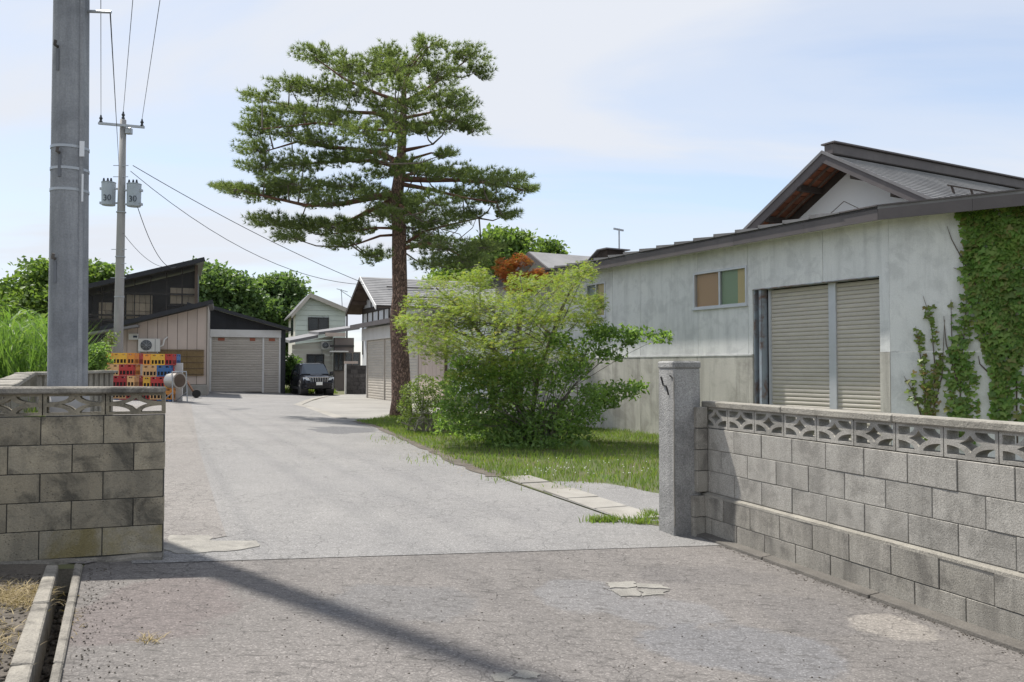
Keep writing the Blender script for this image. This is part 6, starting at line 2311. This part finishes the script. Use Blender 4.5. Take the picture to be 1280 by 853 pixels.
for (x, y, rx, ry) in pads:
    for rep in range(2):
        dx = abs(x - 605) * SC
        Rr = 3.9
        depth = math.sqrt(max(0.25, Rr * Rr - min(dx, Rr - 0.4) ** 2)) * 0.72
        dy = random.uniform(-depth, depth * 0.3) if rep == 0 else random.uniform(-depth * 0.2, depth)
        c = C6(x, y, dy)
        near = min(allpts, key=lambda p: (p - c).length + max(0, p.z - c.z) * 0.8)
        mid = near.lerp(c, 0.55) - Vector((0, 0, 0.12))
        twigs.tube([near, mid, c], [0.032, 0.022, 0.012], 5, cap=False)
        rx_m, rz_m = rx * SC * 1.05, ry * SC * 1.15
        nspray = int(12 + rx * ry / 54)
        for k in range(nspray):
            d = unit(1)[0]
            rr = random.random() ** 0.45
            q = c + Vector((d[0] * rx_m * rr, d[1] * rx_m * 0.9 * rr, d[2] * rz_m * rr))
            if k % 3 == 0:
                twigs.tube([c.lerp(q, 0.1), c.lerp(q, 0.6) - Vector((0, 0, 0.03)), q], [0.01, 0.007, 0.004], 3, cap=False)
            # a spray: several tufts in a row along an outward twig
            od = Vector((q.x - c.x, q.y - c.y, 0))
            if od.length > 1e-3:
                od.normalize()
            hd = (Vector((q.x, q.y, 0)).normalized() * 0.7 + od * 0.6 + Vector((0, 0, 0.25)))
            for j in range(4):
                tips.append(q + hd * (0.075 * j) + Vector((random.gauss(0, 0.03), random.gauss(0, 0.03), random.gauss(0, 0.02))))
                dirs.append((hd + Vector((0, 0, 0.35))).normalized())
twigs.build('twigs', 'bark_grey', PN)['kind'] = 'stuff'
tips = np.array([t[:] for t in tips])
dirs = np.array([d[:] for d in dirs])
NN = 13
T_ = np.repeat(tips, NN, 0)
D_n = np.repeat(dirs, NN, 0) + unit(len(T_)) * 0.85
D_n /= np.linalg.norm(D_n, axis=1)[:, None]
Ln = rng.uniform(0.10, 0.20, len(T_))[:, None]
sd_ = np.cross(D_n, unit(len(T_)))
sd_ /= np.linalg.norm(sd_, axis=1)[:, None]
sd_ *= 0.0085
V = np.stack([T_ - sd_, T_ + sd_, T_ + D_n * Ln], 1).reshape(-1, 3)
i = np.arange(len(T_)) * 3
nd = obj('needles', npmesh('needles', V, np.stack([i, i + 1, i + 2], 1)), 'pine_needles', PN)
nd['kind'] = 'stuff'
mb = MB()
for path in ([(640, 700), (720, 640), (790, 660), (850, 760), (900, 800)], [(660, 640), (740, 680), (780, 650), (800, 610)], [(700, 690), (770, 690), (830, 640), (845, 600)], [(740, 680), (820, 740), (930, 810)], [(650, 610), (720, 630), (770, 690)]):
    limb(mb, [C6(x, y, -0.9 - 0.2 * k) for k, (x, y) in enumerate(path)], 0.022, 0.008, 5)
mb.build('dead_branches', 'bark_pale', PN)

# ---- the maple and the shrubs on the verge
mp = gp(655, 556)
YM = mp.y


def CM(px, py, dy=0.0):
    p = at(px, py, YM + dy)
    return Vector((p.x - mp.x, dy, p.z - mp.z))


MPL = E('maple_tree', mp, 0, 'spreading yellow green maple on the grass beside the drive', 'tree')
ppm = F / YM
mpads = [(520, 395, 30, 10), (560, 372, 40, 14), (545, 350, 28, 10), (520, 375, 22, 10), (590, 350, 34, 16), (600, 375, 45, 16), (560, 400, 48, 14), (610, 400, 50, 16), (650, 372, 34, 14), (690, 350, 42, 14), (720, 340, 28, 10), (735, 335, 16, 8), (710, 370, 45, 14), (745, 375, 18, 14),
         (660, 395, 48, 16), (700, 395, 45, 14), (540, 415, 38, 12), (580, 425, 45, 14), (630, 425, 48, 16), (505, 400, 16, 8), (600, 340, 18, 8), (650, 350, 24, 10), (575, 385, 30, 12), (675, 420, 40, 14), (735, 395, 24, 12), (600, 445, 40, 12), (640, 450, 40, 12), (560, 440, 36, 10), (530, 430, 26, 8), (690, 440, 36, 10), (600, 460, 34, 10), (620, 475, 40, 9), (575, 465, 26, 8), (660, 470, 36, 9), (640, 495, 30, 7)]
P_ = []
stem = MB()
fork = [CM(640, 470, 0.0), CM(600, 440, 0.3), CM(690, 430, -0.3), CM(650, 410, 0.6)]
limb(stem, [Vector((0.05, 0, -0.1)), CM(652, 520), CM(645, 490), CM(640, 460)], 0.09, 0.06)
limb(stem, [Vector((0.3, 0.2, -0.1)), CM(665, 520, 0.1), CM(672, 470, 0.2), CM(690, 420, 0.1)], 0.06, 0.04)
limb(stem, [CM(640, 460), CM(610, 430, 0.2), CM(580, 390, 0.2), CM(545, 360, 0.1)], 0.05, 0.015)
limb(stem, [CM(640, 460), CM(645, 420, -0.3), CM(655, 380, -0.3), CM(650, 345, -0.2)], 0.05, 0.012)
limb(stem, [CM(690, 420, 0.1), CM(700, 390), CM(715, 360), CM(735, 336)], 0.04, 0.012)
limb(stem, [CM(610, 430, 0.2), CM(570, 415, -0.3), CM(520, 398, -0.4)], 0.035, 0.01)
limb(stem, [CM(690, 420, 0.1), CM(665, 395, 0.5), CM(620, 365, 0.8)], 0.035, 0.01)
for (x, y, rx, ry) in mpads:
    for rep in range(2):
        dx = abs(x - 625) / ppm
        dep = math.sqrt(max(0.2, 2.3 ** 2 - min(dx, 2.1) ** 2)) * 0.7
        dy = random.uniform(-dep, dep * 0.2) if rep == 0 else random.uniform(-dep * 0.2, dep)
        c = CM(x, y, dy)
        src = random.choice(fork)
        stem.tube([src.lerp(c, 0.25), src.lerp(c, 0.7) + Vector((0, 0, 0.03)), c], [0.014, 0.009, 0.004], 4, cap=False)
        rx, ry = rx * (0.72 if rep else 0.92), ry * 0.95
        n = int(rx * ry * 0.72) + 22
        # leaves in flat layers
        a = rng.uniform(0, 2 * np.pi, n)
        r = np.sqrt(rng.random(n))
        lay = rng.integers(0, 2, n) - 0.5
        X = np.stack([c.x + r * np.cos(a) * rx / ppm, c.y + r * np.sin(a) * rx / ppm * 0.85, c.z + lay * ry / ppm * 0.6 + rng.normal(0, 0.075, n) - 0.12 * r * r], 1)
        P_.append(X)
P_ = np.concatenate(P_)
stem.build('stems', 'bark_grey', MPL)
palm_cloud('leaves', P_, 0.066, 'maple_leaves', MPL)

# green shrub through and under it
GS = E('leafy_shrub', mp + Vector((0.45, -0.35, 0)), 0, 'dense dark green leafy shrub under the maple with long side branches', 'shrub')
spads = [(600, 470, 40, 22), (640, 480, 50, 26), (690, 470, 48, 24), (720, 445, 36, 18), (600, 505, 46, 22), (650, 515, 55, 26), (705, 510, 45, 22), (740, 490, 30, 14), (670, 540, 50, 20), (720, 535, 36, 14), (630, 545, 40, 14), (570, 480, 30, 18), (560, 510, 30, 16), (590, 530, 34, 14), (660, 450, 40, 18), (700, 425, 30, 14), (740, 425, 30, 8), (770, 415, 26, 7), (800, 416, 22, 5), (830, 420, 12, 6), (770, 486, 30, 8), (795, 482, 16, 5), (755, 500, 20, 8), (760, 440, 24, 6), (680, 555, 55, 10), (720, 460, 26, 16), (748, 412, 20, 8), (785, 428, 10, 3), (600, 548, 40, 12), (650, 553, 55, 12), (700, 553, 46, 11), (620, 460, 40, 18), (580, 455, 30, 14), (640, 530, 60, 18), (690, 525, 50, 18), (735, 515, 30, 14), (560, 530, 30, 10)]
goff = Vector((0.45, -0.35, 0))
P_ = []
stem = MB()
for (x, y, rx, ry) in spads:
    for rep in range(2):
        far = x > 745
        dy = random.uniform(-0.25, 0.2) if far else random.uniform(-1.1, 0.9)
        c = CM(x, y, dy) - goff
        root = Vector((random.gauss(0, 0.15), random.gauss(0, 0.15), 0))
        via = (CM(715, 485, 0) - goff) if far else root.lerp(c, 0.45) + Vector((random.gauss(0, .08), random.gauss(0, .08), 0.18))
        if far:
            via2 = via.lerp(c, 0.55) + Vector((0, 0, 0.06 if y < 450 else -0.02))
            stem.tube([root, root.lerp(via, 0.5) + Vector((-0.1, 0, 0.05)), via, via2, c], [0.014, 0.011, 0.009, 0.006, 0.003], 4, cap=False)
        else:
            stem.tube([root, via, c], [0.018, 0.011, 0.004], 4, cap=False)
        if not far:
            rx, ry = rx * 0.75, ry * 0.9
        n = int(rx * ry * (0.48 if not far else 0.75)) + 20
        a_ = rng.uniform(0, 2 * np.pi, n)
        r_ = np.sqrt(rng.random(n)) * rng.uniform(0.75, 1.1, n)
        lay = rng.integers(0, 3, n) - 1.0 if not far else rng.integers(0, 3, n) - 1.0
        P_.append(np.stack([c.x + r_ * np.cos(a_) * rx / ppm, c.y + r_ * np.sin(a_) * rx * 0.8 / ppm, c.z + lay * ry / ppm * 0.55 + rng.normal(0, 0.06, n) - 0.16 * r_ * r_ * min(1.0, rx / 40)], 1))
P_ = np.concatenate(P_)
P_ = P_[P_[:, 2] > 0.03]
stem.build('stems', 'bark_grey', GS)
leaf_cloud('leaves', P_, 0.10, 'shrub_leaves', GS, up=0.4, aspect=0.5)
# broad basal leaves under it
V, Fc = [], []
for (px, py, s_) in ((642, 562, 0.17), (652, 566, 0.14), (700, 562, 0.19), (727, 560, 0.2), (690, 557, 0.15), (665, 566, 0.13)):
    p = at(px, py, YM - 0.9) - mp - goff
    b = len(V)
    for k in range(10):
        a = 2 * math.pi * k / 10
        V.append((p.x + math.cos(a) * s_, p.y + math.sin(a) * s_ * 0.35, p.z + math.sin(a) * s_ * 0.8))
    Fc.append(tuple(range(b, b + 10)))
for idx, f_ in enumerate(Fc):
    me = bpy.data.meshes.new('broad_leaf')
    me.from_pydata([V[k] for k in f_], [], [tuple(range(10))])
    obj('broad_leaf', me, 'shrub_leaves', GS)

# azalea-like low bush in front of the pine foot
az = gp(538, 541)
AZ = E('low_bush', az, 0, 'low twiggy bush with small olive leaves at the foot of the pine', 'bush')
ppa = F / az.y


def CA(px, py, dy):
    p = at(px, py, az.y + dy)
    return Vector((p.x - az.x, dy, p.z - az.z))


P_ = []
stem = MB()
for (x, y, rx, ry) in [(512, 490, 14, 14), (530, 482, 18, 14), (550, 490, 20, 14), (520, 510, 18, 14), (545, 512, 24, 14), (570, 505, 20, 14), (510, 525, 14, 10), (560, 525, 24, 10), (535, 500, 20, 14), (580, 520, 16, 12), (505, 508, 10, 12)]:
    for rep in range(2):
        c = CA(x, y, random.uniform(-0.7, 0.7))
        n = int(rx * ry * 1.1)
        d = unit(n)
        P_.append(np.array(c) + d * (0.4 + 0.6 * rng.random(n) ** 0.6)[:, None] * np.array([rx, rx, ry]) / ppa)
        root = Vector((random.gauss(0, 0.3), random.gauss(0, 0.2), 0))
        stem.tube([root, root.lerp(c, 0.5) + Vector((random.gauss(0, .12), -0.1, -0.08)), c], [0.03, 0.018, 0.006], 5, cap=False)
for _ in range(16):
    a = CA(random.uniform(515, 585), random.uniform(515, 535), -random.uniform(0.5, 0.9))
    stem.tube([a, a + Vector((random.uniform(-.25, .25), -0.1, random.uniform(-.05, .12))), a + Vector((random.uniform(-.45, .45), 0.1, random.uniform(-.05, .2)))], [0.016, 0.012, 0.005], 4, cap=False)
P_ = np.concatenate(P_)
P_ = P_[P_[:, 2] > 0.02]
stem.build('stems', 'bark_pale', AZ)
leaf_cloud('leaves', P_, 0.062, 'azalea_leaves', AZ, up=0.5, aspect=0.5)
# small rusty bush in front of the beige siding
rbp = gp(560, 497)
RB = E('rusty_bush', rbp, 0, 'small rust brown bush in front of the beige siding', 'bush')
blobs = [(tuple(at(546 + k * 12, 470 + (k % 2) * 4, rbp.y) - rbp), 0.4, 0.4, 0.22) for k in range(3)]
P_, cc = clumps(blobs, 26, 12, 0.07)
leaf_cloud('leaves', P_, 0.085, 'maple_red', RB)
mb = MB()
for b in blobs:
    limb(mb, [Vector((0, 0, 0)), Vector(b[0]) * 0.5, Vector(b[0])], 0.03, 0.01, 5)
mb.build('stems', 'bark_grey', RB)

# red maple behind
rm = Vector((0, 0, 0)) + at(650, 459, 23.0)
rm.z = 0
RM = E('red_maple', rm, 0, 'young maple with red and orange leaves behind the yellow green maple', 'tree')
blobs = []
for (x, y, rx, ry) in ((632, 338, 14, 9), (650, 328, 14, 8), (645, 348, 22, 8), (668, 345, 14, 8), (626, 328, 6, 4), (676, 352, 12, 6), (655, 360, 24, 8)):
    for rep in range(2):
        p = at(x, y, 23.0) - rm
        blobs.append(((p.x, random.uniform(-0.35, 0.35), p.z), rx * 23 / F, rx * 23 / F, ry * 23 / F))
P_, cc = clumps(blobs, 26, 9, 0.06)
palm_cloud('leaves', P_, 0.075, 'maple_red', RM)
mb = MB()
limb(mb, [Vector((0, 0, 0)), Vector((0.05, 0, 2.0)), Vector((-0.05, 0, 3.4)), Vector((-0.2, 0, 4.1))], 0.07, 0.015)
for b in blobs[::2]:
    limb(mb, [Vector((-0.05, 0, 3.2)), Vector(b[0])], 0.02, 0.006, 4)
mb.build('trunk', 'bark_grey', RM)


# ---- background trees
def tree(px, py_base, Y, blobs_px, label, m, leaf, per=3.0, leaves=12, cs=0.5, group='trees beyond the buildings', trunk_r=0.25):
    p0 = at(px, 459, Y)
    p0.z = gz(p0.x, p0.y)
    t = E('leafy_tree', p0, 0, label, 'tree', group)
    blobs = []
    for (x, y, rx, ry) in blobs_px:
        for rep in range(2):
            k = Y / F
            dy = random.uniform(-1, 1) * rx * k * 0.8
            p = at(x, y, Y + dy) - p0
            blobs.append(((p.x, dy, p.z), rx * k, rx * k, ry * k))
    P_, cc = clumps(blobs, per, leaves, cs, 0.55)
    P_ = P_[P_[:, 2] > 0.2]
    leaf_cloud('crown', P_, leaf, m, t, up=0.45, aspect=0.6)
    top = max(b[0][2] for b in blobs)
    mb = MB()
    limb(mb, [Vector((0, 0, -0.2)), Vector((0.1, 0, top * 0.4)), Vector((0, 0.1, top * 0.8))], trunk_r, trunk_r * 0.35, 9)
    for b in blobs:
        limb(mb, [Vector((0.05, 0, top * random.uniform(0.3, 0.55))), Vector(b[0]) * 0.6 + Vector((0, 0, b[0][2] * 0.1)), Vector(b[0])], trunk_r * 0.35, 0.03, 5)
    mb.build('trunk', 'bark_grey', t)
    return t


tree(50, 0, 52, [(30, 365, 26, 18), (55, 345, 30, 18), (85, 340, 28, 14), (120, 345, 24, 14), (140, 350, 16, 12), (20, 390, 26, 20), (60, 380, 40, 24), (100, 370, 34, 22), (60, 410, 50, 26), (130, 370, 24, 16)],
     'broad leafy green tree behind the thick utility pole', 'tree_leaves', 0.36, 2.6, 12, 0.5)
tree(8, 0, 34, [(5, 400, 18, 16), (25, 410, 26, 18), (50, 420, 24, 18), (5, 430, 22, 18), (-20, 395, 24, 26), (40, 440, 30, 18)],
     'bushy green tree rising behind the tall reeds', 'tree_leaves', 0.26, 4.5, 12, 0.36)
tree(275, 0, 80, [(268, 352, 26, 16), (290, 362, 26, 18), (262, 375, 30, 22), (300, 385, 36, 22), (280, 400, 40, 20), (255, 340, 14, 10)],
     'large dark green tree behind the black garage roof', 'tree_leaves_dark', 0.5, 2.0, 13, 0.7, trunk_r=0.4)
tree(345, 0, 88, [(335, 362, 22, 14), (355, 358, 22, 14), (330, 380, 34, 20), (368, 372, 14, 12), (350, 395, 40, 24), (340, 420, 40, 26)],
     'dark green tree beside the pale green house', 'tree_leaves_dark', 0.5, 2.0, 13, 0.7, trunk_r=0.4)
tree(628, 0, 62, [(628, 300, 26, 12), (610, 312, 20, 12), (640, 310, 24, 14), (655, 300, 10, 8), (620, 330, 40, 16), (650, 325, 26, 14)],
     'bright green tree crown showing between the pine and the red maple', 'tree_leaves', 0.4, 2.4, 12, 0.5)
tree(687, 0, 66, [(687, 310, 13, 9), (680, 322, 16, 8), (694, 318, 12, 8), (686, 335, 22, 12)],
     'small green tree crown above the grey shed ridge', 'tree_leaves', 0.4, 2.6, 12, 0.5)
tree(585, 0, 70, [(575, 345, 30, 16), (600, 340, 30, 18), (560, 360, 30, 14)],
     'green tree crown low behind the pine trunk', 'tree_leaves', 0.45, 2.0, 11, 0.6)

# bushes
def bush(px, py, Y, blobs_px, label, m, leaf, per, leaves, cs, name='bush'):
    p0 = at(px, 459, Y)
    p0.z = gz(p0.x, p0.y)
    t = E(name, p0, 0, label, 'bush', 'bushes round the yard')
    blobs = []
    k = Y / F
    for (x, y, rx, ry) in blobs_px:
        p = at(x, y, Y) - p0
        for rep in range(2):
            blobs.append(((p.x, random.uniform(-.7, .7) * rx * k, p.z), rx * k, rx * k, ry * k))
    P_, cc = clumps(blobs, per, leaves, cs, 0.7)
    P_ = P_[P_[:, 2] > 0.02]
    leaf_cloud('leaves', P_, leaf, m, t, up=0.5, aspect=0.45)
    mb = MB()
    for b in blobs:
        limb(mb, [Vector((random.gauss(0, .1), 0, 0)), Vector(b[0]) * 0.6, Vector(b[0])], 0.025, 0.008, 4)
    mb.build('stems', 'bark_grey', t)
    return t


bush(120, 0, 24, [(118, 440, 10, 10), (126, 450, 12, 12), (114, 455, 8, 12), (132, 440, 6, 10), (120, 465, 14, 8)], 'leafy green bush between the thick pole and the crates', 'shrub_leaves', 0.12, 22, 9, 0.1)
bush(136, 0, 33, [(137, 425, 5, 9), (140, 418, 3, 5), (133, 436, 6, 10)], 'slender pale shrub at the foot of the slim pole', 'azalea_leaves', 0.13, 14, 7, 0.12)
bush(363, 0, 52, [(364, 455, 8, 10), (370, 465, 10, 12), (360, 470, 8, 12), (373, 478, 8, 10)], 'spiky green bush beside the parked car', 'reed_leaves', 0.26, 12, 9, 0.2)

# tall reeds on the left
n = 5200
xs = []
for _ in range(n):
    Y = random.uniform(14.6, 22)
    px = random.uniform(-90, 72)
    p = at(px, 459, Y)
    xs.append((p.x, p.y, gz(p.x, p.y)))
xs = np.array(xs)
hmax = 2.45 - 0.75 * np.clip((xs[:, 0] + 9.3) / 2.0, 0, 1)
H = hmax * rng.uniform(0.6, 1.0, len(xs))
tag(blades('tall_reeds', xs, H, 0.018, 0.45, 'reed_leaves'), 'tall bright green reeds behind the low concrete fence', 'reeds', kind='stuff')
# arching leaves on the reeds
k = 9000
idx = rng.integers(0, len(xs), k)
q = xs[idx].copy()
q[:, 2] += H[idx] * rng.uniform(0.35, 0.95, k)
tag(blades('reed_blades', q, rng.uniform(0.12, 0.35, k), 0.016, 2.2, 'reed_leaves'), 'arching reed leaves among the tall reed stems', 'reeds', kind='stuff')
# weeds inside the fence and grass behind the car, by the garage
wp_ = []
for _ in range(500):
    p = at(random.uniform(20, 66), 459, random.uniform(10.5, 13))
    wp_.append((p.x, p.y, gz(p.x, p.y)))
for _ in range(500):
    p = at(random.uniform(-10, 60), 459, random.uniform(8, 10.5))
    wp_.append((p.x, p.y, gz(p.x, p.y)))
tag(blades('enclosure_weeds', wp_, rng.uniform(0.3, 1.0, len(wp_)), 0.012, 0.6, 'grass'), 'weeds growing inside the low concrete fence', 'weeds', kind='stuff')
wp_ = []
for _ in range(2600):
    s_, t_ = random.uniform(1.0, 6.5), random.uniform(50.5, 57)
    p = st(s_, t_)
    wp_.append(tuple(p))
tag(blades('back_grass', wp_, rng.uniform(0.1, 0.4, len(wp_)), 0.02, 0.6, 'grass'), 'bright grass behind the parked car', 'grass', kind='stuff')
